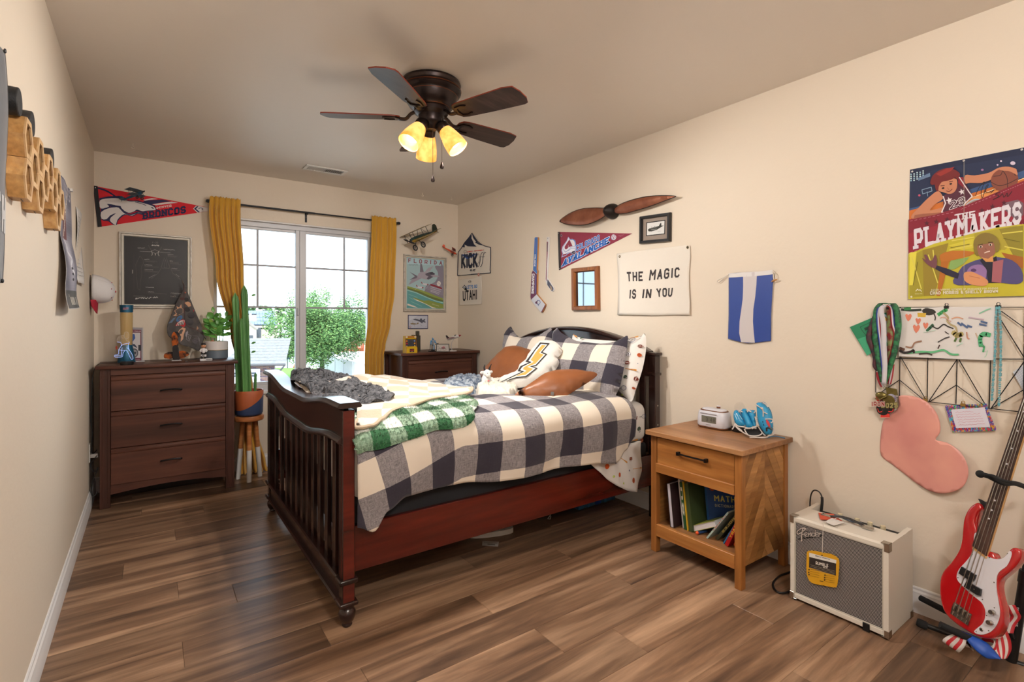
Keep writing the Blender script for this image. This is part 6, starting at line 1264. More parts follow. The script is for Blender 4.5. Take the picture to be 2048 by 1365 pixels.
# baseball cap hung on the left wall
cap = thing('baseball_hat', 'white baseball cap with a red bill hanging in the left back corner', 'cap', (.05,4.40,1.40)); cw = mat('white_twill','d2d0d2',.8,bump=(250,.1)); cr = mat('red_twill','a51d33',.75)
b = MB(); rows = []
for i in range(15):
 th = (i/14)*PI/2; rows.append([])
 for j in range(29):
  ph = 2*PI*j/28; r = .088*math.cos(th)**.75 if i < 14 else .001
  rows[-1].append(Vector((.012+.118*math.sin(th), 4.40+r*math.cos(ph), 1.445+(r*1.08)*math.sin(ph) - .018*math.sin(th))))
b.pts(rows, close_v=True).build('crown', cw, cap, solid=.002, sharp=80)
for k in range(6):
 ph = k*PI/3+.3; P = [Vector((.013+.1185*math.sin(t_*PI/2), 4.40+.0885*math.cos(t_*PI/2)**.75*math.cos(ph), 1.445+.0955*math.cos(t_*PI/2)**.75*math.sin(ph)-.018*math.sin(t_*PI/2))) for t_ in [q_/10*.98 for q_ in range(11)]]; MB().tube(P, .0012, 5).build('seam', cw, cap)
 a_, rr_ = .62*PI/2, .0885*math.cos(.62*PI/2)**.75; MB().ell((.016+.1185*math.sin(a_), 4.40+rr_*math.cos(ph+PI/6), 1.445+rr_*1.08*math.sin(ph+PI/6)-.016), (.003,.0035,.0035), 6, 8).build('eyelet', cr, cap)
MB().ell((.133,4.40,1.427), (.005,.007,.007)).build('button', cr, cap)
MB().pts([[Vector((.006+.034*math.sin(PI*u)*(1-.25*v)+.004*v, 4.40+.078*math.cos(PI*u)*(1-.2*v*v), 1.368-.092*v*(.45+.55*math.sin(PI*u)))) for u in [i/20 for i in range(21)]] for v in [j/10 for j in range(11)]]).build('bill', cr, cap, solid=.004, sharp=80)
# dark banner at the left edge
def db(u, v, l=0):
 y = 1.345+.50*u+ .055*math.sin(v*PI*.9)*u + .012*math.sin(v*9)*u; z = 1.935-.60*v - .02*(1-u); return Vector(((.004+.008*(1+math.sin(u*14+v*4))*.6) + l, y, z))
t = MB().pts([[db(i/24,j/30) for i in range(25)] for j in range(31)]).build('dark_banner', mat('charcoal_nylon','3a3f4a',.6,bump=(10,.2),sheen=.3), None, label='charcoal cloth banner with white block letters at the left edge', cat='banner', solid=.001, sharp=180, nrm=False)
p = Pr(lambda u, v, l: db(u,v,l), base=.0012, dz=1.5e-4); p.text('SOUTH', [(.1,.62),(1.0,.62),(1.0,.78),(.1,.78)], 'c9cacd', w=1.5, gap=.9); p.build('print', t)
for v in (0,.99): c_ = db(.97,v,.003); MB().ell(c_, (.003,.006,.006)).build('grommet', dkm, t)
# ================================================================ bass amplifier
cream = mat('cream_tolex','d3ccc0',.55,bump=(260,.15)); chrome = mat('polished_chrome','b9b5ae',.18,metal=1)
ax0, ax1, ay0, ay1, az = 2.632, 2.893, .745, 1.113, .372
t = thing('amplifier', 'cream bass amplifier with a silver weave grille beside the nightstand', 'amplifier', ((ax0+ax1)/2,(ay0+ay1)/2,0))
for ya, yb, nm in ((ay0,ay0+.018,'side_panel'),(ay1-.018,ay1,'side_panel')):
 MB().prism([(x,ya,z) for x,z in [(ax0,.012),(ax1,.012),(ax1,az-.004),(ax1-.004,az),(ax1-.055,az),(ax1-.075,az-.002),(ax0+.012,az-.002),(ax0,az-.012)]], (0,yb-ya,0)).build(nm, cream, t, sharp=20)
MB().prism([(x,ay0+.0181,z) for x,z in [(ax0,az-.022),(ax0,az-.008),(ax0+.010,az-.002),(ax1-.11,az-.002),(ax1-.085,az-.022)]], (0,ay1-ay0-.0362,0)).build('top_panel', cream, t, sharp=20)
bx('bottom_panel', (ax0,ax1,ay0+.0181,ay1-.0181,.012,.032), cream, t, .002); bx('back_panel', (ax1-.02,ax1-.006,ay0+.0181,ay1-.0181,.0325,az-.03), blkp, t, .001)
bx('control_panel', (ax1-.086,ax1-.012,ay0+.0185,ay1-.0185,az-.040,az-.030), blkp, t, .001)
for k in range(4): MB().lathe([(.001,0),(.0085,0),(.0105,.004),(.0095,.022),(.001,.023)], (ax1-.045,.835+.048*k+(.02 if k==3 else 0),az-.0298), 16).build('control_knob', mat('cream_knob','cbbf9f',.4), t)
bx('baffle', (ax0+.012,ax0+.02,ay0+.0185,ay1-.0185,.0325,az-.0225), blkp, t, 0)
gr_ = bpy.data.materials.new('silver_weave'); gr_.use_nodes = True; n = gr_.node_tree; bb = n.nodes['Principled BSDF']; N = n.nodes.new; L = n.links.new
tx = N('ShaderNodeTexCoord'); s_ = N('ShaderNodeSeparateXYZ'); L(tx.outputs['Object'], s_.inputs[0])
def mth(op, a, b_=None):
 k = N('ShaderNodeMath'); k.operation = op
 for i, v in enumerate((a, b_)):
  if v is None: continue
  if isinstance(v, (int, float)): k.inputs[i].default_value = v
  else: L(v, k.inputs[i])
 return k.outputs[0]
row_ = mth('SINE', mth('MULTIPLY', s_.outputs['Z'], 2*PI/.0052)); zz = mth('FLOOR', mth('DIVIDE', s_.outputs['Z'], .0052)); cc_ = mth('SINE', mth('ADD', mth('MULTIPLY', s_.outputs['Y'], 2*PI/.0062), mth('MULTIPLY', zz, PI*.9)))
fac = mth('MULTIPLY', mth('GREATER_THAN', row_, .5), mth('GREATER_THAN', cc_, -.93)); mx = N('ShaderNodeMix'); mx.data_type = 'RGBA'; mx.inputs[6].default_value = lin('17171a'); mx.inputs[7].default_value = lin('b9b5b2'); L(fac, mx.inputs[0]); L(mx.outputs[2], bb.inputs['Base Color']); bb.inputs['Roughness'].default_value = .5
bx('grille_cloth', (ax0+.004,ax0+.0115,ay0+.0225,ay1-.0225,.036,az-.027), gr_, t, .001)
for z0, z1, y0, y1 in ((az-.027,az-.0225,ay0+.0185,ay1-.0185),(.0325,.036,ay0+.0185,ay1-.0185),(.036,az-.027,ay0+.0185,ay0+.0222),(.036,az-.027,ay1-.0222,ay1-.0185)): bx('grille_piping', (ax0+.001,ax0+.011,y0,y1,z0,z1), mat('white_piping','bdb6a8',.5), t, .001)
for ya in (0,1):
 for zt in (0,1):
  for xt in (0,1):
   y0, y1 = (ay0-.0022,ay0+.026) if ya == 0 else (ay1-.026,ay1+.0022); z0, z1 = (.008,.036) if zt == 0 else (az-.032,az+.0015); x0, x1 = (ax0-.0022,ax0+.028) if xt == 0 else (ax1-.028,ax1+.0022)
   if xt and zt: continue
   yo = ay0-.0022 if ya == 0 else ay1; b = MB().box(x0,x1,yo,yo+.0022,z0,z1,bev=.0008)
   zo = .008 if zt == 0 else az-.0015; b.box(x0,x1,y0,y1,zo,zo+.003,bev=.0008)
   if not xt: b.box(ax0-.0022,ax0,y0 if ya==0 else y1-.017,y0+.017 if ya==0 else y1,z0,z1,bev=.0008)
   b.build('corner_guard', chrome, t, sharp=30)
for x in (ax0+.03, ax1-.03):
 for y in (ay0+.03, ay1-.03): MB().lathe([(.001,0),(.012,0),(.014,.012),(.001,.012)], (x,y,0), 14).build('rubber_foot', rub, t)
h = MB().tube(smooth_line([(ax0+.105,.86,az+.004),(ax0+.105,.88,az+.012),(ax0+.105,.93,az+.020),(ax0+.105,.98,az+.012),(ax0+.105,1.0,az+.004)],5), .009, 8, sq=(1,.45)).build('handle', mat('black_strap','1b1a1b',.5), t)
for y0, y1 in ((.832,.872),(.988,1.03)): MB().box(ax0+.094,ax0+.117,y0,y1,az-.0015,az+.010,bev=.003,seg=2).build('handle_end', chrome, h)
A5 = dict(ox=1550, oy=960, k=4.135); f = onplane((ax0+.003,0,0), (-1,0,0), **A5)
p = Pr(f, base=.0012); SI, BK = 'b5aba4', '1a191b'
p.line([(190,492),(395,462)], 9, BK)
for cl, w_ in ((BK, 16),(SI, 9)):
 p.curve([(200,415),(185,430),(190,450),(215,440),(235,425),(255,405),(235,400),(225,440),(222,480),(225,505),(215,500)], w_, cl); p.curve([(205,412),(225,400),(262,408)], w_, cl); p.curve([(225,455),(245,450)], w_*.8, cl)
 p.curve([(250,462),(268,448),(262,435),(250,445),(252,465),(272,468)], w_*.75, cl); p.curve([(278,468),(280,440),(282,455),(298,438),(300,468)], w_*.75, cl); p.curve([(330,442),(312,440),(308,462),(325,468),(334,450),(336,415),(334,468)], w_*.75, cl); p.curve([(342,455),(358,448),(354,435),(342,442),(342,465),(362,466)], w_*.75, cl); p.curve([(366,468),(368,438),(370,448),(385,440)], w_*.75, cl)
p.build('script_logo', t)
tg = MB().prism([f(x,y,.006) for x,y in sm2([(275,590),(330,585),(400,600),(470,612),(520,640),(538,680),(530,800),(520,870),(500,888),(400,870),(310,850),(275,800),(266,740),(268,640)],3)], (-.0012,0,0)).build('hang_tag', mat('yellow_tag','cf9a1e',.45), t)
p = Pr(f, base=.0075); p.poly([(290,600),(515,662),(512,690),(290,635)], 'd9d6d0'); p.poly([(290,635),(512,690),(510,790),(288,722)], '2a211c'); p.text('IMPORTANT INFORMATION', [(340,622),(460,652),(460,660),(340,630)], '2b2622', w=1.3)
p.text('RUMBLE', [(345,672),(448,695),(448,718),(345,698)], 'e6e0d6', w=1); p.text('25', [(405,712),(442,718),(442,730),(405,724)], 'e6e0d6', w=1)
for k in range(4): p.line([(300,700+k*12),(500,752+k*10)], 2, '9a9080')
for k in range(4): p.line([(300,735+k*18),(375,752+k*18)], 2, '6a5018'); p.line([(425,785+k*18),(500,800+k*16)], 2, '6a5018')
for x, y in ((290,740),(288,762),(290,780),(422,785),(420,805),(420,824)): p.ell(x,y,6,7,'3a2e18',8)
p.line([(380,832),(408,838)], 6, '3a2e18'); p.ell(398,622,6,6,'2b2418',8); p.build('print', tg)
MB().tube([(ax0+.10,.962,az+.014),(ax0+.04,.975,az+.004),f(405,350,.006),f(400,480,.006),f(398,600,.008)], .0011, 5).build('tag_string', om, tg)
MB().prism([Vector(U(1550+x/4.135,960+y/4.135,'Z',az+.004)) for x,y in ((358,275),(480,285),(555,342),(375,330))], (0,0,.001)).build('red_tag', mat('red_orange_tag','c44a2e',.5), t)
MB().prism([Vector(U(1550+x/4.135,960+y/4.135,'Z',az+.006)) for x,y in ((410,350),(470,318),(578,355),(488,382))], (0,0,.001)).build('paper_tag', om, t)
MB().prism([Vector(U(1550+x/4.135,960+y/4.135,'Z',az+.002)) for x,y in ((490,290),(560,300),(720,358),(640,352))], (0,0,.001)).build('blue_tag', mat('blue_grey_tag','5c6a7c',.5), t)
MB().box(ax0-.0035,ax0+.002,.808,.832,.002,.034,bev=.001).build('velcro_strap', blkp, t)
P = smooth_line([(ax1-.04,1.08,az-.025),(ax1-.035,1.078,az+.035),(ax1-.03,1.095,az+.062),(ax1-.01,1.13,az+.05),(ax1+.03,1.16,az-.02),(ax1+.03,1.16,.20),(ax1+.02,1.18,.02)],6)
b = MB().tube(P, .0032, 8); b.tube(P[0:8], .0062, 10); b.build('instrument_cable', mat('black_cable','131315',.4), None, label='black instrument cable looping out of the back of the cream amplifier', cat='cable')
P = smooth_line([(2.93,1.20,.10),(2.90,1.18,.012),(2.80,1.16,.006),(2.68,1.14,.006),(2.63,1.165,.006),(2.68,1.215,.006),(2.78,1.235,.006),(2.86,1.225,.006),(2.92,1.20,.03)],6)
MB().tube(P, .0045, 8).build('power_cord', mat('black_cable','131315',.4), None, label='black power cord coiled on the floor between nightstand and amplifier', cat='cord')
# ================================================================ red bass on its stand
GB = dict(ox=1740, oy=940, k=3.211); n_g = Vector((-.90,.30,.22)).normalized(); P0g = Vector((2.715,.50,.38)); gf = onplane(P0g, n_g, **GB); e1g, e2g, n_g = basis(n_g)
bass = thing('bass_guitar', 'bright red electric bass guitar with a white pickguard on a stand', 'guitar', tuple(gf(700,1085,-.02)))
gloss_red = mat('gloss_red_lacquer','a80d14',.16,coat=1); pickg = mat('white_pickguard','cfccd2',.22,coat=.3); maple = wood('maple_neck','b58a52','c99c62','d8b078','Z',rough=.35); rosew = wood('rosewood','2e1d17','3d2820','4f352a','Z',rough=.5)
body = [(692,213),(655,225),(620,265),(598,320),(590,390),(583,460),(565,520),(520,590),(475,640),(450,690),(443,760),(450,840),(475,915),(530,975),(600,1025),(660,1060),(720,1082),(775,1085),(815,1065),(845,1015),(855,950),(848,880),(830,810),(822,750),(835,705),(880,665),(930,620),(962,570),(965,530),(940,503),(905,505),(872,540),(838,570),(805,566),(780,530),(700,500),(688,400),(680,370),(672,330),(688,280),(715,250)]
bo = sm2(body, 4); b = MB(); T_g = .040; nb = len(bo)
P2 = [((gf(x,y)-P0g).dot(e1g), (gf(x,y)-P0g).dot(e2g)) for x,y in bo]
def inset(P, d):
 R = []
 for i in range(len(P)):
  a, c = Vector(P[i-1]), Vector(P[(i+1) % len(P)]); t_ = (c-a); t_ = t_.normalized() if t_.length else Vector((1,0)); nn = Vector((-t_.y, t_.x))
  R.append((P[i][0]+nn.x*d, P[i][1]+nn.y*d))
 return R
area = sum(P2[i-1][0]*P2[i][1]-P2[i][0]*P2[i-1][1] for i in range(nb)); sg = 1 if area > 0 else -1
g3 = lambda p_, h: P0g + e1g*p_[0] + e2g*p_[1] + n_g*h
rows = [[g3(q_, -.008*(1-math.cos(a))) for q_ in inset(P2, sg*.008*(1-math.sin(a)))] for a in [PI/2*k/5 for k in range(6)]]
rows += [[g3(q_, -T_g+.008*(1-math.sin(a))) for q_ in inset(P2, sg*.008*(1-math.cos(a)))] for a in [PI/2*k/5 for k in range(6)]]
b.pts(rows, close_v=True)
for rw in (rows[0], rows[-1]):
 T3 = tessellate_polygon([rw]); vv = [b.bm.verts.new(v) for v in rw]
 for q_ in T3:
  try: b.bm.faces.new([vv[i] for i in q_])
  except ValueError: pass
bmesh.ops.remove_doubles(b.bm, verts=b.bm.verts[:], dist=1e-6); bd = b.build('body', gloss_red, bass, sharp=50)
pg = [(683,405),(695,412),(692,450),(668,495),(710,530),(760,558),(805,574),(850,572),(880,548),(900,522),(912,535),(905,570),(880,620),(840,650),(818,685),(814,760),(824,830),(836,900),(833,950),(815,1000),(780,1040),(730,1060),(690,1055),(672,1040),(690,1020),(725,990),(742,950),(742,900),(720,855),(680,822),(630,780),(590,740),(565,710),(560,680),(575,640),(620,590),(655,540),(668,470),(672,420)]
MB().prism([gf(x,y,.0004) for x,y in sm2(pg,3)], n_g*.0022).build('pickguard', pickg, bass, sharp=30)
def dot(nm, x, y, r, h0, h1, m, parent=bass, seg=14): return MB().lathe([(.0002,h0),(r,h0),(r,h1*.8),(r*.8,h1),(.0002,h1)], gf(x,y), seg, n_g).build(nm, m, parent)
for x, y in ((690,410),(885,540),(660,545),(800,725),(568,695),(725,835),(802,888),(752,938),(685,1040),(765,1035),(770,565)): dot('screw', x, y, .0022, .0026, .0034, chrome, seg=8)
for x, y in ((795,918),(780,985)):
 k_ = dot('control_knob', x, y, .0085, .0026, .018, chrome); 
dot('output_jack', 718, 1028, .006, .0026, .0042, chrome); dot('jack_hole', 718, 1028, .0032, .0043, .0046, dk)
for q in ([(600,625),(690,678),(680,712),(655,730),(640,705),(582,668)],[(640,705),(655,730),(725,770),(718,812),(700,808),(615,752)]):
 pk = MB().prism([gf(x,y,.0027) for x,y in q], n_g*.009).build('pickup', blkp, bass, sharp=30)
for x, y in ((620,668),(645,686),(660,752),(682,770)): dot('pole_piece', x, y, .0022, .0118, .0126, chrome, seg=8)
# bridge
bq = [(545,850),(658,932),(632,1003),(520,925)]; br_ = MB().prism([gf(x,y,.0006) for x,y in bq], n_g*.003).build('bridge', chrome, bass, sharp=30)
for k in range(4):
 u0, u1 = (k+.12)/4, (k+.88)/4; Q_ = [bil(bq,u0,.1),bil(bq,u1,.1),bil(bq,u1,.62),bil(bq,u0,.62)]; MB().prism([gf(x,y,.0037) for x,y in Q_], n_g*.006).build('saddle', chrome, br_, sharp=30)
 u = (k+.5)/4; MB().tube([gf(*bil(bq,u,.62),.006), gf(*bil(bq,u,.95),.006)], .0014, 6).build('saddle_screw', chrome, br_)
# neck: straight board continued beyond the picture to the headstock
nl0, nl1, nr0, nr1 = gf(668,492), gf(838,-5), gf(757,557), gf(927,5)
dl = (nl1-nl0).normalized(); dr_ = (nr1-nr0).normalized(); LN = .62
def nb_(u, s, h): a = nl0.lerp(nr0,u) ; return a + (dl.lerp(dr_,u))*s + n_g*h
MB().pts([[nb_(0,0,.006),nb_(0,LN,.006)],[nb_(0,0,.0112),nb_(0,LN,.0112)],[nb_(.5,0,.0122),nb_(.5,LN,.0122)],[nb_(1,0,.0112),nb_(1,LN,.0112)],[nb_(1,0,.006),nb_(1,LN,.006)]], close_u=True).build('fretboard', rosew, bass, sharp=20)
MB().pts([[nb_(u,-.01 if u in (0,1) else -.01,h),nb_(u,LN,h)] for u, h in ((0,.0058),(1.0,.0058),(1.0,-.004),(.85,-.013),(.5,-.016),(.15,-.013),(0,-.004))], close_u=True).build('neck', maple, bass, sharp=40)
sc_l = .76
for k in range(1,21):
 s = sc_l - .14 - (sc_l - sc_l/2**(k/12)); 
 if 0 < s < LN: MB().tube([nb_(0,s,.0115),nb_(.5,s,.0126),nb_(1,s,.0115)], .0009, 5).build('fret', chrome, bass)
frs = [sc_l-.14-(sc_l-sc_l/2**(k/12)) for k in range(0,22)]
for k in (3,5,7,9,15,17,19): c_ = nb_(.5,(frs[k]+frs[k-1])/2,.0122); MB().lathe([(.0001,0),(.0028,0),(.0028,.0006),(.0001,.0006)], c_, 10, n_g).build('inlay_dot', pickg, bass)
MB().pts([[nb_(u,s,-.002) for u,s in ((0,LN),(1,LN),(1.5,LN+.05),(1.3,LN+.19),(.2,LN+.21),(-.35,LN+.15),(-.3,LN+.05))],[nb_(u,s,-.014) for u,s in ((0,LN),(1,LN),(1.5,LN+.05),(1.3,LN+.19),(.2,LN+.21),(-.35,LN+.15),(-.3,LN+.05))]], close_v=True, caps=True).build('headstock', maple, bass, sharp=30)
for k in range(4):
 u = (k+.5)/4; lo = gf(*bil(bq,u,.35),.0105); hi = nb_(.14+.72*u, LN, .0135); MB().tube([gf(*bil(bq,u,.85),.004), lo, hi, nb_(.1+.7*u,LN+.04+.035*k,.006)], .0009+.00025*(3-k), 5).build('string', mat('steel_string','c9c4bb',.3,metal=1), bass)
 MB().lathe([(.001,-.006),(.006,-.006),(.006,.01),(.001,.01)], nb_(.1+.7*u,LN+.04+.035*k,0), 12, n_g).build('tuning_post', chrome, bass)
MB().tube([gf(718,205,-.02), gf(760,245,-.024)], .004, 6).build('horn_guard', blkp, bass)
MB().prism([gf(x,y,-.015) for x,y in ((675,183),(700,190),(755,228),(750,262),(730,255),(700,228))], -n_g*.004).build('strap_button_tab', blkp, bass)
# stand
stm = mat('black_stand_tube','1a1a1c',.4,metal=.3); foam = mat('black_foam','141416',.9)
st = thing('guitar_stand', 'black tubular guitar stand holding the red bass', 'guitar stand', (2.86,.42,0))
def sp_(x, y, X): return U(1740+x/3.211, 940+y/3.211, 'X', X)
cb, ct = Vector((2.885,.408,.0)), sp_(1010,600,2.865); dd_ = ct-sp_(905,1250,2.86); ctop = sp_(905,1250,2.86)+dd_.normalized()*.95
MB().tube([sp_(905,1250,2.86), sp_(905,1250,2.86)+dd_.normalized()*.33], .0155, 14).build('lower_tube', stm, st); MB().tube([sp_(905,1250,2.86)+dd_.normalized()*.33, ctop], .0115, 14).build('upper_tube', stm, st)
c1 = sp_(905,1250,2.86)+dd_.normalized()*.33; MB().tube([c1-dd_.normalized()*.02, c1+dd_.normalized()*.025], .0185, 14).build('height_collar', blkp, st)
hub = sp_(905,1250,2.86)
for e in ((2.90,.28,.012),): MB().tube([hub+Vector((0,0,.01)), hub.lerp(Vector(e),.5), e], .010, 12).build('leg', stm, st)
MB().tube([Vector(U(1740+330/3.211,940+990/3.211,'Z',.035)), hub+Vector((-.02,.02,.04))], .010, 12).build('leg', stm, st); 
e_ = U(1740+330/3.211,940+990/3.211,'Z',.035); MB().lathe([(.001,-.016),(.013,-.015),(.016,-.008),(.016,.012),(.012,.02),(.001,.02)], e_, 14, (hub-e_)).build('rubber_foot', foam, st)
MB().tube([sp_(450,995,2.62), sp_(640,1085,2.66), sp_(760,1130,2.74), hub+Vector((-.01,0,.10))], .0115, 12).build('cradle_arm', foam, st)
MB().tube([sp_(325,825,2.90), sp_(480,905,2.86), sp_(700,1010,2.84), hub+Vector((0,0,.14))], .0115, 12).build('cradle_arm', foam, st)
MB().tube([sp_(830,1045,2.84), sp_(925,1065,2.84)], .013, 12).build('clamp_bar', stm, st)
yk = MB().tube(smooth_line([sp_(715,30,2.70),sp_(760,42,2.70),sp_(800,62,2.70),sp_(860,88,2.72),sp_(930,88,2.76),sp_(1000,112,2.84)],5), .0085, 10); yk.ell(sp_(708,28,2.70), .013).build('neck_yoke', foam, st)
MB().tube(smooth_line([sp_(745,35,2.685),sp_(790,40,2.675),sp_(850,68,2.665),sp_(905,82,2.68)],5), .005, 8).build('neck_band', foam, st)
p = Pr(onplane(c1, (-.95,-.25,.15), **GB)); p.text('ON-STAGE', [(952,878),(945,1000),(930,1000),(938,878)], 'b8b4b4', w=1.3); p.l += 3; 
cvec = Vector((-.95,-.25,.15)).normalized(); P_ = [v + cvec*.0 for v in p.V]
p.V = [v + cvec*.017 for v in p.V]; p.build('print', st)
# striped strap
strap = thing('guitar_strap', 'red and white striped guitar strap with blue backing hanging under the bass', 'strap', tuple(sp_(650,1180,2.68)))
sm_ = [mat('strap_white','cdc6c2',.6), mat('strap_red','b01a26',.6), mat('strap_blue','1848a0',.5)]
def srib(pts_, w0, w1, cols, tw=.0):
 P = smooth_line([sp_(x,y,X) for x,y,X in pts_], 6); return ribbon(P, (w0,w1), sm_, cols, strap, 'strap_band')
b = MB(); L_ = smooth_line([sp_(x,y,X) for x,y,X in ((530,1058,2.65),(500,1068,2.64),(470,1088,2.635),(468,1106,2.64),(490,1112,2.66))],5); R2 = smooth_line([sp_(x,y,X) for x,y,X in ((618,1095,2.65),(612,1130,2.64),(590,1160,2.635),(570,1176,2.64),(555,1165,2.66))],5)
R = [[b.bm.verts.new(a.lerp(c_, j/5)) for j in range(6)] for a, c_ in zip(L_,R2)]
for i in range(len(R)-1):
 for j in range(5): q_ = b.bm.faces.new([R[i][j],R[i][j+1],R[i+1][j+1],R[i+1][j]]); q_.material_index = j % 2
b.build('strap_band', sm_[:2], strap, solid=.001, sharp=180, nrm=False)
b = MB(); L_ = [sp_(x,y,X) for x,y,X in ((570,1030,2.68),(600,1060,2.66),(640,1120,2.64),(700,1180,2.63),(760,1215,2.64),(840,1215,2.66))]; R2 = [sp_(x,y,X) for x,y,X in ((585,1035,2.68),(650,1062,2.67),(710,1090,2.66),(760,1120,2.66),(800,1165,2.66),(842,1213,2.66))]
L_ = smooth_line(L_,5); R2 = smooth_line(R2,5); b.pts([[a.lerp(c_, j/6)+Vector((-.008*math.sin(j/6*PI),0,0)) for j in range(7)] for a, c_ in zip(L_,R2)]).build('strap_band', sm_[2], strap, solid=.001, sharp=180, nrm=False)
b = MB(); L_ = smooth_line([sp_(x,y,X) for x,y,X in ((800,1090,2.70),(790,1120,2.69),(800,1160,2.67),(830,1208,2.66))],5); R2 = smooth_line([sp_(x,y,X) for x,y,X in ((880,1035,2.74),(905,1100,2.73),(908,1160,2.71),(880,1213,2.68))],5)
R = [[b.bm.verts.new(a.lerp(c_, j/6)+Vector((-.010*math.sin(j/6*PI),0,0))) for j in range(7)] for a, c_ in zip(L_,R2)]
for i in range(len(R)-1):
 for j in range(6): q_ = b.bm.faces.new([R[i][j],R[i][j+1],R[i+1][j+1],R[i+1][j]]); q_.material_index = 1 if j % 2 == 1 else 0
b.build('strap_band', sm_[:2], strap, solid=.001, sharp=180, nrm=False)
srib([(720,1092,2.70),(780,1100,2.69),(806,1125,2.68),(800,1155,2.67),(780,1160,2.67)], Vector((0,-.004,-.018)), Vector((0,-.004,-.012)), [0,1,0])
srib([(900,870,2.80),(925,920,2.80),(935,950,2.81),(900,1000,2.80),(885,1050,2.78)], Vector((.006,-.012,.004)), Vector((.004,-.014,.004)), [1,0,1])
srib([(600,1105,2.70),(640,1120,2.70),(640,1140,2.70)], Vector((0,-.006,-.016)), Vector((0,-.01,-.01)), [0,1,0])
# ================================================================ on the nightstand
t = thing('alarm_clock', 'white rounded alarm clock with brown trim on the nightstand', 'clock', (2.84,1.62,.646)); wp = mat('white_gloss_plastic','cfd0da',.3); bt = mat('brown_trim','6b4027',.4); ck = math.radians(-4)
def clk(x, y, z): # local: x width (to camera right = -Y), y depth back (+X), z up
 return Vector((2.835+y, 1.615-x, .646+z))
def srect(w, d, z, k=.030, n_=8, dx=0):
 P = []
 for cx_, cy_, a0 in ((w-k,d-k,0),(-w+k,d-k,PI/2),(-w+k,-d+k,PI),(w-k,-d+k,1.5*PI)):
  for i in range(n_+1): a = a0+PI/2*i/n_; P.append(clk(cx_+k*math.cos(a), cy_+k*math.sin(a), z))
 return P
MB().pts([srect(.078,.042,0,.03),srect(.085,.048,.004,.034),srect(.086,.049,.010,.034)], close_v=True, caps=True).build('base_trim', bt, t)
MB().pts([srect(.084,.047,.0102,.033),srect(.088,.050,.016,.036),srect(.087,.050,.05,.036),srect(.083,.046,.085,.036),srect(.078,.042,.093,.034)], close_v=True, caps=True).build('case', wp, t)
MB().pts([srect(.076,.040,.0932,.034),srect(.074,.038,.098,.033)], close_v=True, caps=True).build('top_trim', bt, t); MB().pts([srect(.068,.033,.0982,.030),srect(.066,.031,.103,.028),srect(.05,.02,.106,.018)], close_v=True, caps=True).build('snooze_top', wp, t)
MB().lathe([(.001,0),(.010,0),(.010,.012),(.001,.012)], clk(.012,.02,.104), 18).build('button', bt, t); MB().lathe([(.001,0),(.011,0),(.009,.003),(.001,.003)], clk(.012,.02,.1162), 18).build('button_cap', wp, t)
MB().pts([[clk(x,-.0492,z) for x,z in ((-.055,.082),(.045,.082),(.045,.0795),(-.055,.0795))],[clk(x,-.0515,z) for x,z in ((-.055,.082),(.045,.082),(.045,.0795),(-.055,.0795))]], close_v=True, caps=True).build('bezel', mat('grey_line','8c8c96',.5), t)
MB().pts([[clk(x,-.049,z) for x,z in ((-.045,.068),(.042,.068),(.042,.032),(-.045,.032))],[clk(x,-.0512,z) for x,z in ((-.045,.068),(.042,.068),(.042,.032),(-.045,.032))]], close_v=True, caps=True).build('display', mat('lcd_grey','6d6c62',.25), t)
p = Pr(lambda x, z, l: clk(x,-.0514-l,z)); p.text('3', [(-.018,.060),(-.004,.060),(-.004,.040),(-.018,.040)], '3a3a36', w=.8); p.text('48', [(.008,.060),(.038,.060),(.038,.040),(.008,.040)], '3a3a36', w=.8, gap=1.6); p.text('HOMEDICS', [(-.018,.024),(.01,.024),(.01,.020),(-.018,.020)], '5a5a60', w=1.2); p.build('print', t)
t = thing('charging_puck', 'black round lamp base with a clear acrylic figure behind the glove', 'lamp base', (2.87,1.49,.646)); MB().lathe([(.001,0),(.040,0),(.041,.003),(.041,.022),(.038,.025),(.001,.025)], (2.865,1.485,.646), 32).build('base', blkp, t)
acrm = bpy.data.materials.new('clear_acrylic'); acrm.use_nodes = True; n = acrm.node_tree; n.nodes.clear(); o_ = n.nodes.new('ShaderNodeOutputMaterial'); tr = n.nodes.new('ShaderNodeBsdfTransparent'); gl_ = n.nodes.new('ShaderNodeBsdfGlossy'); mx = n.nodes.new('ShaderNodeMixShader'); gl_.inputs[1].default_value = .08; mx.inputs[0].default_value = .07
n.links.new(tr.outputs[0], mx.inputs[1]); n.links.new(gl_.outputs[0], mx.inputs[2]); n.links.new(mx.outputs[0], o_.inputs[0])
P = sm2([(-.028,0),(.028,0),(.034,.05),(.026,.075),(.030,.10),(.01,.128),(-.022,.12),(-.032,.09),(-.024,.06),(-.032,.03)],3); MB().prism([(2.865,1.485-x,.6712+z) for x,z in P], (.004,0,0)).build('acrylic_plate', acrm, t)
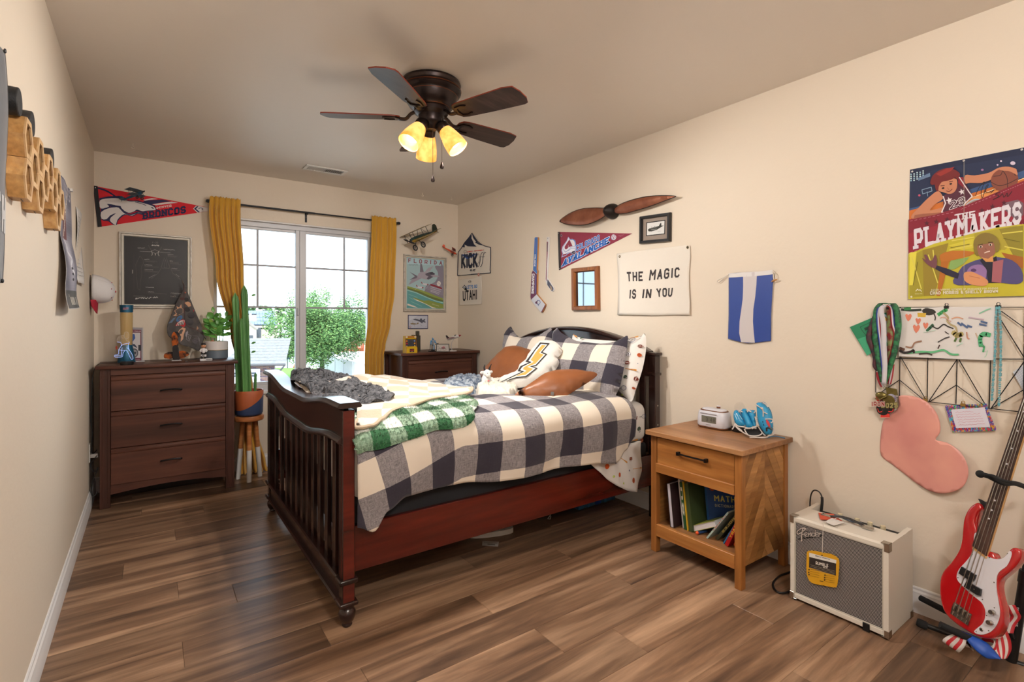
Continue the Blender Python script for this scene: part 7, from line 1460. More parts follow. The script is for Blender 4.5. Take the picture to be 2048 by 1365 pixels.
# ================================================================ baseball glove
gv = thing('baseball_glove', 'small turquoise baseball glove with white laces on the nightstand corner', 'glove', (2.80,1.36,.646)); NG = dict(ox=1370, oy=780, k=8.904)
tq = mat('turquoise_leather','1f86b8',.45,bump=(60,.15),var=(12,'2b98c8',3)); tqd = mat('deep_turquoise_leather','176a98',.5,bump=(60,.15)); lace = mat('white_lace','cbc4bf',.6); gin = mat('glove_lining','16171a',.8)
n1 = Vector((-.92,-.25,.30)); P1 = (2.775,1.40,.70); g1 = onplane(P1, n1, **NG)
def gpl(name, outl, P, n, th, m, ed=.02, st=.008, par=gv):
 return plush(name, outl, P, n, th, st, m, **NG, edge=ed, label=None, cat=None, parent=par, smooth=3)
for q in ([(868,392),(900,365),(945,368),(985,420),(1040,520),(1072,620),(1010,650),(940,640),(890,590),(862,480)],[(985,395),(1020,345),(1060,338),(1100,350),(1120,420),(1180,540),(1210,640),(1150,672),(1085,665),(1060,560),(1010,460)],[(1105,385),(1150,380),(1200,360),(1250,375),(1262,440),(1262,560),(1262,640),(1215,650),(1185,560),(1130,440)]):
 gpl('finger', q, P1, n1, .016, tq)
n2 = Vector((-.85,-.45,.15)); P2_ = (2.765,1.335,.71); gpl('thumb', [(1272,250),(1310,225),(1370,232),(1430,270),(1490,330),(1540,430),(1565,540),(1572,660),(1560,740),(1530,790),(1440,800),(1390,740),(1330,650),(1300,560),(1285,460),(1278,340)], P2_, n2, .020, tq, .03)
gpl('web', [(1360,228),(1420,220),(1480,290),(1540,400),(1560,520),(1500,450),(1440,340),(1390,270)], (2.795,1.33,.72), n2, .012, tqd)
MB().pts([[g1(x,y,-.004) for x,y in ((930,665),(1060,720),(1080,770),(1150,815),(1280,830),(1380,800),(1440,810),(1400,740),(1330,650),(1200,670),(1060,680))],[g1(x,y,-.03) for x,y in ((930,665),(1060,720),(1080,770),(1150,815),(1280,830),(1380,800),(1440,810),(1400,740),(1330,650),(1200,670),(1060,680))]], close_v=True, caps=True).build('palm_lining', gin, gv)
def lc(P, off=.012, r=.0032, f=g1): MB().tube(smooth_line([f(x,y,off) for x,y in P],4), r, 7).build('lace', lace, gv)
for P in ([(905,600),(860,690),(845,705)],[(910,610),(920,660),(1000,720),(1020,745)],[(890,600),(950,650),(1050,665),(1150,690),(1240,670),(1300,640)],[(905,650),(960,710),(1060,775),(1110,800),(1180,825),(1290,825),(1360,800),(1375,770)],[(1155,852),(1300,855),(1440,855),(1490,830),(1500,790),(1460,775)],[(1300,640),(1350,720),(1400,790),(1440,820)],[(1062,700),(1090,760),(1120,800)]): lc(P, .006)
for x0 in (950,1105,1245):
 lc([(x0,375),(x0+40,385),(x0+95,410)], .019, .0024) if x0 < 1240 else None; lc([(x0+20,410),(x0+50,375),(x0+85,365)] if x0 < 1240 else [(1245,430),(1265,400),(1275,385)], .019, .0024)
for k in range(6): lc([(1262+8*k*.9-5,500+k*26),(1290+6*k,505+k*26),(1300+6*k,518+k*26)], .016, .0042)
for k in range(7): lc([(1085+k*30,690-(k%2)*4),(1100+k*30,705-k*2)], .012, .0042)
g2 = onplane(P2_, n2, **NG)
lc([(1255,262),(1300,290),(1345,322),(1380,345),(1400,395),(1465,430)], .022, .0026, g2); lc([(1380,345),(1392,400),(1392,480)], .022, .0026, g2); MB().ell(g2(1370,335,.024), .006).build('lace_knot', lace, gv); lc([(1425,522),(1500,520),(1555,530),(1560,570),(1525,585)], .022, .0026, g2); lc([(1380,230),(1430,250),(1480,310)], .016, .0034, g2)
lc([(1570,660),(1590,730),(1580,790),(1500,820)], .004, .003, g2)
MB().prism([g2(x,y,.0205) for x,y in sm2([(1440,540),(1475,545),(1505,590),(1520,650),(1500,668),(1465,620)],3)], n2.normalized()*.002).build('red_patch', mat('red_patch','a81c26',.4), gv)
MB().tube([g2(x,y,.0225) for x,y in ((1455,740),(1452,680),(1480,672),(1530,680),(1548,720))], .004, 6).build('buckle', blkp, gv)
p = Pr(g1, base=.0155); p.line([(930,432),(985,558)], 14, 'dfe2e6'); p.line([(900,440),(940,540)], 7, 'cfdfe8'); p.line([(985,460),(1035,540)], 10, '8fc4dc'); p.build('print', gv)
for x, y in ((1385,570),(1400,625)): MB().ell(g2(x,y,.0205), (.0015,.002,.004)).build('vent_hole', gin, gv)
MB().tube(smooth_line([g1(1440,850,-.02),U(1550,873,'Z',.650),U(1570,877,'Z',.649)],4), .0022, 6).build('wrist_cord', tqd, gv)
# ================================================================ books in the nightstand
def book(label, y0, ang, th, h, x0, d, cov, pages='d8d2c6', front='spine', grp='books in the nightstand', z0=.1425, ink=None, txt=None, name='book', rot=0, bow=0):
 a_ = math.radians(ang); bv = Vector((0,math.sin(a_),math.cos(a_))); av = Vector((0,-math.cos(a_),math.sin(a_))); dv = Vector((math.cos(math.radians(rot)),-math.sin(math.radians(rot)),0))
 o = Vector((x0,y0,z0)); 
 if a_ < 0: o -= Vector((0,0,av.z*th))
 t = thing(name, label, 'book', tuple(o+dv*d/2), group=grp); c = mat('cover_'+cov, cov, .4); pg_ = mat('page_'+pages, pages, .9, bump=(250,.15), stretch=(1,1,1))
 def slab(a0, a1, b0, b1, d0, d1, m, nm):
  q = [o+av*a+bv*b_+dv*dd for dd in (d0,d1) for a, b_ in ((a0,b0),(a1,b0),(a1,b1),(a0,b1))]; MB().pts([q[:4],q[4:]], close_v=True, caps=True).build(nm, m, t, sharp=20)
 ct = .0018; slab(0,ct,0,h,0,d,c,'front_cover'); slab(th-ct,th,0,h,0,d,c,'back_cover')
 s0, s1 = (.0,ct) if front == 'spine' else (d-ct,d); slab(ct,th-ct,0,h,s0,s1,c,'spine'); 
 p0, p1 = (ct,d-.003) if front == 'spine' else (.003,d-ct); slab(ct,th-ct,.002,h-.002,p0,p1,pg_,'pages')
 if txt:
  p = Pr(lambda u, v, l: o+av*(th*u)+bv*(h*v)-dv*(l), base=.0003); p.text(txt, [(.2,.88),(.2,.3),(.8,.3),(.8,.88)] if len(txt) > 1 else [(.2,.3),(.8,.3),(.8,.2),(.2,.2)], ink or 'e8e4d8', w=1.2); p.build('print', t)
 return t, o, av, bv, dv
book('book with white page edges and a dark cover, leftmost in the nightstand', 1.692, 6, .022, .225, 2.555, .17, '2a1a1c', 'bdb9c4', 'pages')
book('worn white paper book second from left in the nightstand', 1.648, 7, .012, .250, 2.60, .17, 'b5aeae', 'c4bfc0')
book('dark green workbook beside the white paper book', 1.632, 7, .016, .240, 2.59, .17, '1c4a2a', 'bdb9b0', txt='US', ink='d8d4c8')
book('yellow spined book in the left group in the nightstand', 1.610, 7, .006, .250, 2.585, .17, 'c09a2a', 'c9c4b0')
book('olive green book leaning behind the yellow spine', 1.602, 7, .022, .245, 2.59, .17, '3a4729', 'bdb9b0')
tb, o, av, bv, dv = book('blue MATH book with its cover turned to the room', 1.565, 6, .013, .235, 2.70, .17, '22508c', 'c8c4bc', rot=50)
p = Pr(lambda u, v, l: o+av*.013+dv*(.17*u)+bv*(.235*v)+av*l, base=.0004); p.quad(.0,0,1,1,'1d3f78'); p.text('MATH', [(.2,.75),(.8,.75),(.8,.62),(.2,.62)], 'c9b860', w=1.1); p.text('DICTIONARY', [(.2,.56),(.8,.56),(.8,.50),(.2,.50)], 'b8b090', w=1); [p.ell(x,y,.08,.06,c_,10) for x,y,c_ in ((.3,.2,'a84a2a'),(.5,.25,'4a8a4a'),(.65,.18,'b8602a'),(.15,.9,'9a3a2a'),(.8,.1,'3a7ab0'))]; p.build('print', tb)
book('limp paperback with an olive cover slumped across the shelf', 1.600, -62, .030, .150, 2.60, .12, '8a8f30', 'c8c3c6', 'pages')
book('thin pale teal spined book leaning to the right', 1.500, -35, .008, .200, 2.585, .16, '9fb5ac', 'c8c4bc', txt='HATCHET', ink='a8322a')
book('dark olive book leaning right behind the teal spine', 1.465, -35, .014, .185, 2.61, .16, '3f4230', 'c8c4bc', txt='HOLES', ink='b8a858')
book('black book with small white title leaning right', 1.435, -35, .010, .180, 2.62, .16, '1b1c22', 'c8c4bc', txt='WONDER', ink='c8c8c8')
book('narrow blue spined book leaning right near the oak leg', 1.418, -28, .006, .175, 2.60, .16, '2f6f9e', 'c8c4bc')
book('red book with yellow lettering leaning against the right leg', 1.400, -24, .018, .165, 2.585, .16, 'a81a1c', 'c8c4bc', txt='SCARY', ink='d8b030')
orn = mat('orange_foam','d8521e',.6); bf = mat('blue_foam','1f3f70',.7)
for lab, a, b_, tipm in (('blue foam dart with an orange tip lying on the nightstand shelf',U(1392,1067,'Z',.151),U(1414,1062,'Z',.151),1),('orange foam dart tip poking out by the right leg of the nightstand',U(1468,1088,'Z',.150),U(1480,1095,'Z',.150),1)):
 b = thing('foam_dart', lab, 'toy dart', tuple(a)); d = (b_-a).normalized(); MB().tube([a+d*.012, a+d*.070], .0075, 12).build('foam_body', bf, b); MB().ell(a+d*.008, .0085).build('rubber_tip', orn, b)
# ================================================================ on the left dresser
ZT = .935
def bs(px, py, z=ZT): return U(px, py, 'Z', z)
L0 = Vector((.190,4.50,ZT)); t = thing('lava_lamp', 'tall blue based lava lamp with amber liquid on the left dresser', 'lamp', tuple(L0)); blu = mat('teal_blue_metal','1f5a78',.35,metal=.4); amb = mat('amber_liquid','c4a468',.15,alpha=.7,coat=.6)
MB().lathe([(.001,0),(.052,0),(.053,.004),(.040,.09),(.034,.122),(.001,.122)], L0, 30).build('base', blu, t); MB().lathe([(.034,.1225),(.0345,.15),(.036,.23),(.0375,.325),(.036,.352),(.001,.352)], L0, 30).build('glass_bottle', amb, t); MB().lathe([(.0378,.3525),(.040,.405),(.001,.405)], L0, 30).build('cap', blu, t)
MB().ell(L0+Vector((.004,0,.165)), (.018,.018,.03)).build('wax', mat('wax','bfae90',.6), t)
p = Pr(lambda x, y, l: U(x,y,'Y',4.4605)-Vector((0,l,0))); p.text('AVALANCHE', [(246,616),(257,615),(257,619),(246,620)], '8a3048', w=1.5, out=('c8c8d8',.8)); p.ell(233,696,2,4,'a8402a',8); p.build('print', t)
c = bs(254,730); t = thing('acrylic_hockey_light', 'round black base holding a glowing clear hockey player outline', 'night light', tuple(c)); MB().lathe([(.001,0),(.036,0),(.037,.004),(.037,.020),(.034,.023),(.001,.023)], c, 30).build('base', blkp, t)
fa = onplane(c, (0,-1,0), 220, 590, 9.1); P = [(270,680),(320,680),(345,720),(345,800),(355,860),(330,930),(350,1000),(400,1080),(420,1160),(380,1165),(300,1010),(240,1060),(220,1130),(100,1135),(85,1100),(155,1080),(160,1000),(205,930),(195,870),(130,860),(130,800),(160,760),(250,730)]
ac2 = acrm.copy(); ac2.name = 'clear_edge_lit_acrylic'; pl_ = MB().prism([fa(x,y,.0) for x,y in sm2(P,3)], (0,-.004,0)).build('acrylic_plate', ac2, t)
gline = mat('lit_etched_line','8fa8e8',.4,emit=.9); gl2 = mat('etched_line','b8b0a8',.6)
b = MB()
for q in (P+[P[0]],[(205,930),(250,900),(340,880)],[(160,1000),(230,1010),(300,1010)],[(220,960),(210,1100)],[(100,1110),(220,1110)],[(350,1000),(310,960)]):
 b.tube([fa(x,y,.0045) for x,y in sm2([q_ for q_ in q if q_[1] >= 860] if len(q) > 6 else q,3,False)], .0009, 4)
b.build('glowing_line', gline, t, kind='stuff'); b = MB()
for q in ([(270,680),(320,680),(345,720),(340,780),(290,800),(255,760),(270,680)],[(130,860),(130,800),(160,760),(250,730)],[(140,830),(200,840),(195,870)],[(250,740),(300,830),(350,850)],[(200,760),(240,800)]): b.tube([fa(x,y,.0045) for x,y in sm2(q,3,False)], .0009, 4)
b.build('etched_line', gl2, t, kind='stuff')
K = dict(ox=220, oy=590, k=9.1); f = onplane((0,4.55,0), (0,-1,0), **K); t = thing('card_display', 'clear upright display with a hockey card behind the lava lamp', 'card display', tuple(f(470,1215,0))); qd = [(255,590),(605,598),(600,1215),(250,1208)]
wbox(f, qd, -.004, 0, 'backing', mat('grey_card_back','8b8890',.5), t); p = Pr(f, base=.0004); p.poly([(330,632),(568,640),(570,1205),(330,1200)], '6a3040'); p.poly([(330,690),(552,690),(552,1150),(330,1150)], 'c4c0c4'); p.text('CALE MAKAR', [(340,650),(560,655),(560,675),(340,670)], 'd8c8cc', w=1.1); p.poly([(345,700),(450,720),(460,790),(410,860),(430,930),(400,935),(380,840),(345,800)], '3a5a98'); p.poly([(340,700),(380,690),(420,710),(360,740)], '8a4050'); p.poly([(400,895),(450,900),(495,960),(480,965),(430,935)], '3a3f50'); p.ell(440,1060,75,85,'55565c',20); p.ell(440,1060,55,62,'9a9aa0',16); p.poly([(400,1040),(480,1035),(470,1080),(410,1085)], '44464c'); p.quad(515,915,565,1020,'33353b'); p.quad(440,1165,568,1205,'6a3040'); p.line([(455,1188),(540,1185)], 8, 'c8b8bc'); p.build('print', t)
wbox(f, [(590,590),(606,598),(602,1215),(586,1208)], .0, .004, 'edge', mat('clear_plastic_edge','b8b6b8',.2), t); bx('foot', (f(250,0,0).x,f(635,0,0).x,4.49,4.552,ZT,ZT+.006), mat('clear_plastic_edge','b8b6b8',.2), t, .001)
# dark printed flag on a slanted pole, propped in the back
FL = dict(ox=320, oy=560, k=7.58); ff = wav(onplane((0,4.52,0), (0,-1,0), **FL), .012, .02, .01)
fo = [(345,75),(365,60),(385,85),(420,200),(470,320),(520,440),(570,560),(620,680),(650,790),(668,880),(640,960),(590,1080),(520,1050),(440,1020),(360,1000),(290,965),(230,930),(170,890),(120,840),(105,760),(110,680),(150,580),(200,450),(260,320),(320,210),(350,150)]
t = clothpoly('printed_flag', 'dark flag printed with an eagle and red stripes draped on a pole, left dresser', 'flag', ff, sm2(fo,2), mat('charcoal_flag_cloth','3a3638',.7,var=(30,'55504e',5,.3)))
p = Pr(ff, base=.0012, dz=1.4e-4)
for P, c_ in (([(215,470),(260,440),(250,400),(290,420),(320,370),(330,430),(350,440),(350,500),(300,530),(240,550),(200,545),(240,510)],'c09478'),([(370,350),(420,330),(460,350),(470,400),(430,410),(400,380)],'c09070'),([(290,760),(340,720),(390,740),(360,830),(350,900),(310,940),(320,860),(270,800)],'c89c80'),([(560,700),(585,735),(550,770)],'a07c64'),([(370,180),(400,190),(380,210)],'a8583c')): p.poly(P, c_)
p.poly(sm2([(240,620),(270,560),(320,540),(340,560),(320,600),(280,640)],2), '3a6290'); p.poly([(130,660),(200,580),(240,570),(180,650)], '5a7088')
p.poly(sm2([(230,700),(270,640),(340,600),(375,620),(385,680),(360,720),(300,690)],2), 'b0262c')
for k in range(5): p.curve([(250+k*26,700-k*6),(270+k*24,655-k*8),(320+k*10,620-k*3)], 6, 'e4dcd8')
for x, y, r, c_ in ((400,300,36,'252224'),(410,450,45,'282427'),(450,640,60,'3f3b3e'),(250,830,55,'2a2527'),(180,740,50,'464244'),(530,930,48,'4f4b50'),(470,540,55,'383438'),(330,290,30,'4a2c2a')): p.ell(x,y,r,r*.8,c_,14,.4)
p.curve([(360,60),(365,300),(370,500),(400,690),(560,760),(650,830)], 5, '5a2a2a'); p.line([(410,820),(470,850),(440,930),(395,900),(410,820)], 5, '8f8b90'); p.line([(425,850),(425,900)], 5, '8f8b90'); p.line([(440,855),(438,905)], 5, '8f8b90')
for a in range(5): p.curve([(480+a*14,840+a*26),(560+a*8,850+a*20),(600,900+a*22)], 3, '77737a')
p.poly([(390,800),(420,770),(425,800),(400,870),(385,850)], '8d8890'); p.poly([(500,450),(520,470),(505,490)], 'a8303a'); p.build('print', t)
MB().tube([onplane((0,4.525,0),(0,-1,0),**FL)(x,y) for x,y in ((348,52),(420,240),(660,850))], .0028, 8).build('pole', mat('dark_pole','3a2c24',.5), t); MB().tube([onplane((0,4.525,0),(0,-1,0),**FL)(x,y) for x,y in ((330,0),(350,55))], [.001,.0045], 8).build('finial', brass, t); MB().tube([onplane((0,4.525,0),(0,-1,0),**FL)(x,y) for x,y in ((660,850),(700,905))], .0028, 8).build('pole', mat('dark_pole','3a2c24',.5), t)
# flame painted jet sculpture
c = bs(353,722); t = thing('flame_jet_model', 'small dark jet ornament painted with flames standing on its tail', 'ornament', tuple(c)); fj = onplane(c, (0,-1,0), **FL); flm = mat('flame_painted_metal','1c1614',.6,spec=.2,var=(28,'a85218',3,.10)); dj = mat('dark_chrome','1b1617',.5,metal=.2,spec=.3)
for P, th, m, nm in (([(180,830),(175,880),(185,1000),(275,1000),(270,880),(245,820),(210,790)],.018,flm,'nose'),([(195,1000),(270,1000),(285,1080),(290,1160),(300,1205),(240,1222),(195,1205),(190,1090)],.020,dj,'fuselage'),([(190,1090),(70,1120),(60,1185),(100,1195),(190,1195)],.006,flm,'wing'),([(290,1080),(400,1090),(430,1110),(440,1140),(300,1200)],.006,flm,'wing'),([(235,1060),(250,1060),(245,1215),(225,1215)],.026,dj,'tail_fin')):
 MB().prism([fj(x,y,th*.5) for x,y in sm2(P,2)], (0,th,0)).build(nm, m, t, sharp=40)
MB().box(c.x-.03,c.x+.03,c.y-.018,c.y+.018,ZT,ZT+.006,bev=.002).build('clear_stand', mat('clear_plastic_edge','b8b6b8',.2), t)
# bobblehead
c = bs(409,722); t = thing('bobblehead_figure', 'small hockey bobblehead figure with a black cap on a white base', 'figurine', tuple(c)); skm = mat('figurine_skin','c9906c',.5); wj = mat('figurine_white','cfccce',.5)
MB().box(c.x-.030,c.x+.048,c.y-.018,c.y+.016,ZT,ZT+.016,bev=.002).build('base', wj, t); p = Pr(lambda x, z, l: Vector((c.x+x,c.y-.0182-l,ZT+z))); p.text('ROENICK', [(.008,.012),(.044,.012),(.044,.005),(.008,.005)], '1b1b1d', w=1.4); p.build('print', t)
cb_ = c+Vector((-.006,0,0))
for s in (-1,1):
 MB().tube([cb_+Vector((s*.009,0,.018)), cb_+Vector((s*.010,0,.045)), cb_+Vector((s*.007,0,.062))], [.006,.0075,.008], 10).build('leg', wj if False else blkp, t); MB().tube([cb_+Vector((s*.010,-.002,.030)), cb_+Vector((s*.010,-.002,.046))], [.0080,.0088], 10).build('shin_pad', wj, t); MB().ell(cb_+Vector((s*.010,-.006,.019)), (.006,.011,.004)).build('skate', blkp, t)
 MB().tube([cb_+Vector((s*.012,0,.086)), cb_+Vector((s*.021,-.004,.074)), cb_+Vector((s*.014,-.014,.064))], [.006,.0055,.005], 10).build('arm', wj, t); MB().ell(cb_+Vector((s*.013,-.016,.062)), .0052).build('glove', blkp, t)
MB().lathe([(.001,.056),(.014,.058),(.0155,.070),(.0145,.084),(.008,.092),(.001,.094)], cb_, 16).build('torso', wj, t); MB().tube([cb_+Vector((0,0,.09)),cb_+Vector((0,0,.098))], .004, 8).build('neck', skm, t)
hd = MB().ell(cb_+Vector((0,0,.110)), (.0145,.014,.0165)).ell(cb_+Vector((0,-.0145,.108)), (.002,.003,.003)).build('head', skm, t); MB().ell(cb_+Vector((0,.001,.120)), (.0160,.0155,.0100)).build('cap', blkp, hd)
for s in (-1,1): MB().ell(cb_+Vector((s*.005,-.0135,.112)), (.0014,.001,.0014), 6, 8).build('eye', blkp, hd); MB().ell(cb_+Vector((s*.0145,0,.108)), (.002,.003,.004), 6, 8).build('ear', skm, hd)
MB().ell(cb_+Vector((0,-.0135,.102)), (.004,.001,.0012), 6, 8).build('mouth', mat('figurine_lip','8a3f34',.5), hd)
MB().tube([bs(372,724)+Vector((0,0,.004)), c+Vector((-.03,-.01,.022)), c+Vector((-.008,-.018,.045))], .0022, 6).box(bs(372,724).x-.006,bs(372,724).x+.012,bs(372,724).y-.002,bs(372,724).y+.002,ZT+.001,ZT+.007).build('hockey_stick', blkp, t)
# potted plant
c = Vector((.742,4.50,ZT)); t = thing('potted_plant', 'leafy green plant in a white and grey round pot on the left dresser', 'potted plant', tuple(c)); R0 = .0785
MB().lathe([(.001,.001),(R0-.008,.0),(R0,.008),(R0,.068)], c, 36).build('pot_lower_band', mat('slate_grey_ceramic','5f6a76',.4), t); MB().lathe([(R0,.0682),(R0+.0006,.070),(R0,.072)], c, 36).build('gold_line', mat('thin_gold','a8874a',.4,metal=.7), t); MB().lathe([(R0,.0722),(R0,.134),(R0-.004,.136),(R0-.006,.12),(.001,.118)], c, 36).build('pot_upper_band', mat('white_ceramic','cfc9c8',.35), t)
MB().lathe([(.001,.121),(R0-.007,.1205)], c, 24).build('soil', mat('dark_soil','2c211a',.95,bump=(80,1)), t); lf = mat('glossy_leaf','3f7a34',.35,var=(8,'5c9440',3)); lf2 = mat('pale_leaf','8aa84a',.4); R_ = random.Random(6)
def leaf(base_, d, L, w_, m, par, nm='leaf', curl=.25):
 d = d.normalized(); s = d.cross(Vector((0,-.75,.5))); s = s.normalized() if s.length > .1 else Vector((1,0,0)); u = s.cross(d); rows = []
 for i in range(7):
  k = i/6; ww = w_*math.sin(PI*min(1,k*.96+.02))**.8; rows.append([base_+d*(L*k)-u*(curl*L*k*k)+s*(ww*j)+u*(.12*ww*abs(j)) for j in (-1,-.5,0,.5,1)])
 return MB().pts(rows).build(nm, m, par, solid=.0006, sharp=80, nrm=False)
for (bx_, by_, tx, ty, tz, n_) in ((-.035,-.01,-.052,-.02,.30,9),(-.01,.01,-.02,.01,.355,11),(.02,-.01,.018,-.03,.31,10),(.04,.01,.060,-.01,.325,11),(.0,-.03,.0,-.05,.26,7)):
 P = smooth_line([c+Vector((bx_,by_,.12)), c+Vector(((bx_+tx)/2,(by_+ty)/2,.12+(tz-.12)*.5)), c+Vector((tx,ty,tz))],6); stx = MB().tube(P, [.003-.0014*i/len(P) for i in range(len(P))], 6).build('stem', lf, t)
 for k in range(n_):
  i = int((.35+.62*k/n_)*(len(P)-1)); sd = 1 if k % 2 else -1; leaf(P[i], Vector((sd*R_.uniform(.6,1), R_.uniform(-.8,.3), R_.uniform(.2,.9))), R_.uniform(.045,.068), R_.uniform(.014,.021), lf2 if R_.random() < .15 else lf, stx)
 leaf(P[-1], Vector((tx*3,ty,.8)), .045, .012, lf, stx)
MB().ell(c+Vector((-.030,-.035,.132)), (.016,.014,.014)).build('pebble', mat('terracotta_pebble','9a6248',.7), t); MB().ell(c+Vector((.012,-.04,.132)), (.014,.012,.012)).build('pebble', mat('olive_pebble','6f7030',.6), t)
# cable down the side
P = smooth_line([bs(250,728)+Vector((-.03,.01,.004)), bs(222,728)+Vector((0,0,.004)), Vector((.045,4.30,.940)), Vector((.026,4.23,.88)), Vector((.020,4.22,.74)), Vector((.012,4.25,.60)), Vector((.022,4.24,.50)), Vector((.014,4.27,.40)), Vector((.02,4.30,.36)), Vector((.04,4.33,.375))],8)
MB().tube(P, .0022, 6).build('cable', mat('black_cable','131315',.4), None, label='thin black cable falling down the left side of the left dresser', cat='cable', group='cables beside the left dresser')
P = smooth_line([Vector((.04,4.335,.34)), Vector((.030,4.27,.33)), Vector((.012,4.24,.30)), Vector((.03,4.23,.255)), Vector((.05,4.24,.275)), Vector((.025,4.24,.20)), Vector((.016,4.25,.13)), Vector((.028,4.235,.095)), Vector((.05,4.24,.12))],8)
MB().tube(P, .0024, 6).build('cable', mat('black_cable','131315',.4), None, label='black cable looping low between the left dresser and the outlet', cat='cable', group='cables beside the left dresser')
# ================================================================ stool with potted cactus
sx, sy = .950, 4.385; t = thing('plant_stool', 'round wooden stool with white dipped legs beside the left dresser', 'stool', (sx,sy,0)); stw = wood('acacia_wood','8a4f28','a8683a','bd8350','X',rough=.35,sc=.6)
MB().lathe([(.001,0),(.098,0),(.104,.006),(.105,.032),(.101,.038),(.001,.038)], (sx,sy,.458), 36).build('seat', stw, t, sharp=40)
for a in (math.radians(262), math.radians(22), math.radians(142)):
 top = Vector((sx+.050*math.cos(a), sy+.050*math.sin(a), .4578)); bot = Vector((sx+.088*math.cos(a), sy+.088*math.sin(a), 0)); mid = bot.lerp(top,.52)
 l = MB().tube([mid, top], .0175, 16).build('leg', stw, t); MB().tube([bot, mid], [.0165,.0185], 16).build('painted_foot', mat('white_leg_paint','d3d1cf',.4), l)
t = thing('potted_cactus', 'tall three stemmed green cactus in a terracotta and navy pot on the stool', 'cactus', (sx,sy,.4965)); c = Vector((sx,sy,.497)); RP = .098
pm = mat('terracotta_and_navy_glaze','a8562f',.5); n = pm.node_tree; tx = n.nodes.new('ShaderNodeTexCoord'); s_ = n.nodes.new('ShaderNodeSeparateXYZ'); n.links.new(tx.outputs['Object'], s_.inputs[0])
def m2(op, a, b_=None, nn=n):
 k = nn.nodes.new('ShaderNodeMath'); k.operation = op
 for i, v in enumerate((a, b_)):
  if v is None: continue
  if isinstance(v, (int, float)): k.inputs[i].default_value = v
  else: nn.links.new(v, k.inputs[i])
 return k.outputs[0]
ang_ = m2('ARCTAN2', s_.outputs['Y'], s_.outputs['X']); hh_ = m2('ADD', m2('MULTIPLY', m2('SINE', m2('ADD', ang_, 1.05)), .068), .115); fac_ = m2('LESS_THAN', s_.outputs['Z'], hh_)
mx = n.nodes.new('ShaderNodeMix'); mx.data_type = 'RGBA'; mx.inputs[6].default_value = lin('a8562f'); mx.inputs[7].default_value = lin('2f3f63'); n.links.new(fac_, mx.inputs[0]); n.links.new(mx.outputs[2], n.nodes['Principled BSDF'].inputs['Base Color'])
MB().lathe([(.001,0),(RP-.022,0),(RP-.008,.006),(RP,.022),(RP+.003,.19),(RP+.001,.194),(RP-.004,.193),(RP-.006,.17),(.001,.168)], c, 44).build('pot', pm, t, sharp=50)
MB().lathe([(.001,.171),(RP-.008,.1705)], c, 24).build('soil', mat('dark_soil','2c211a',.95,bump=(80,1)), t); cg = mat('cactus_green','3f6f38',.5,var=(14,'5a8f4c',4),bump=(60,.3),stretch=(1,1,.25)); spn = mat('cactus_spine','6b5a40',.6)
def cactus(x, y, z0, z1, r, leanx, name='stem', ph=0, nr=4):
 rows = []; N_ = 22; cen = []
 for i in range(N_+1):
  k = i/N_; z = z0+(z1-z0)*k; cc = Vector((x+leanx*k, y, z)); cen.append(cc); rr_ = r*(1+.05*math.sin(k*22))*(min(1,((1-k)*N_/1.6))**.5 if k > .9 else 1)
  rows.append([cc+Vector((math.cos(a),math.sin(a),0))*max(.0005,rr_*(.50+.50*abs(math.cos((a-ph)*nr/2))**1.6)) for a in [2*PI*j/32 for j in range(32)]])
 s = MB().pts(rows, close_v=True, caps=True).build(name, cg, t, sharp=50); b = MB()
 for i in range(2, int((z1-z0)/.016)):
  k = i*.016/(z1-z0); 
  if k > .97: break
  cc = Vector((x+leanx*k, y, z0+i*.016))
  for q in range(nr):
   a = ph+q*2*PI/nr; o_ = cc+Vector((math.cos(a),math.sin(a),0))*r*.98
   for dz_ in (-.3,.3): e = o_+Vector((math.cos(a),math.sin(a),dz_)).normalized()*.007; s2 = Vector((-math.sin(a),math.cos(a),0))*.0009; b.bm.faces.new([b.bm.verts.new(o_-s2),b.bm.verts.new(o_+s2),b.bm.verts.new(e)])
 b.build('spines', spn, s, kind='stuff', nrm=False); return s
zz0 = c.z+.165
cactus(sx-.062, sy+.03, zz0, 1.445, .026, -.030, ph=.4); cactus(sx-.035, sy-.03, zz0, 1.25, .024, -.022, ph=1.0); cactus(sx-.005, sy+.01, zz0, 1.505, .030, -.028, ph=.7); cactus(sx-.045, sy-.03, zz0, .86, .012, 0, 'side_shoot', .2); cactus(sx+.040, sy-.01, zz0, .82, .011, .004, 'side_shoot', .9); cactus(sx-.02, sy-.035, zz0, .80, .010, 0, 'side_shoot', .1)
for z, dx in ((1.42,.03),(1.12,-.05),(1.05,.03),(.98,.028)): leaf(Vector((sx+dx*.5,sy-.01,z)), Vector((1 if dx>0 else -1,-.2,.5)), .032, .009, lf, t, 'small_leaf')
# ================================================================ on the right dresser
c = U(824,712,'Y',4.222); c.z = ZT; t = thing('mini_arcade', 'yellow miniature arcade cabinet at the left end of the right dresser', 'toy', tuple(c)); yl = mat('yellow_plastic','d0a81c',.4); ox_, oy_ = c.x, c.y+.002
def ab(x, y, z): return Vector((ox_+x, oy_+y, ZT+z))
MB().pts([[ab(x,y,z) for y,z in ((0,0),(0,.045),(.02,.058),(.028,.125),(.02,.135),(.02,.152),(.075,.152),(.085,0))] for x in (-.052,.052)], close_v=True, caps=True).build('cabinet', yl, t, sharp=20)
p = Pr(lambda x, z, l: ab(x, (-.0006-l if z < .045 else (.0 + .02*(z-.045)/.013 if z < .058 else .02+.008*(z-.058)/.067)-.0008-l), z), dz=2e-4)
p.quad(-.050,.060,.050,.124,'231f24'); p.quad(-.026,.066,.024,.120,'4a4c54'); p.quad(-.022,.070,.020,.116,'34363c')
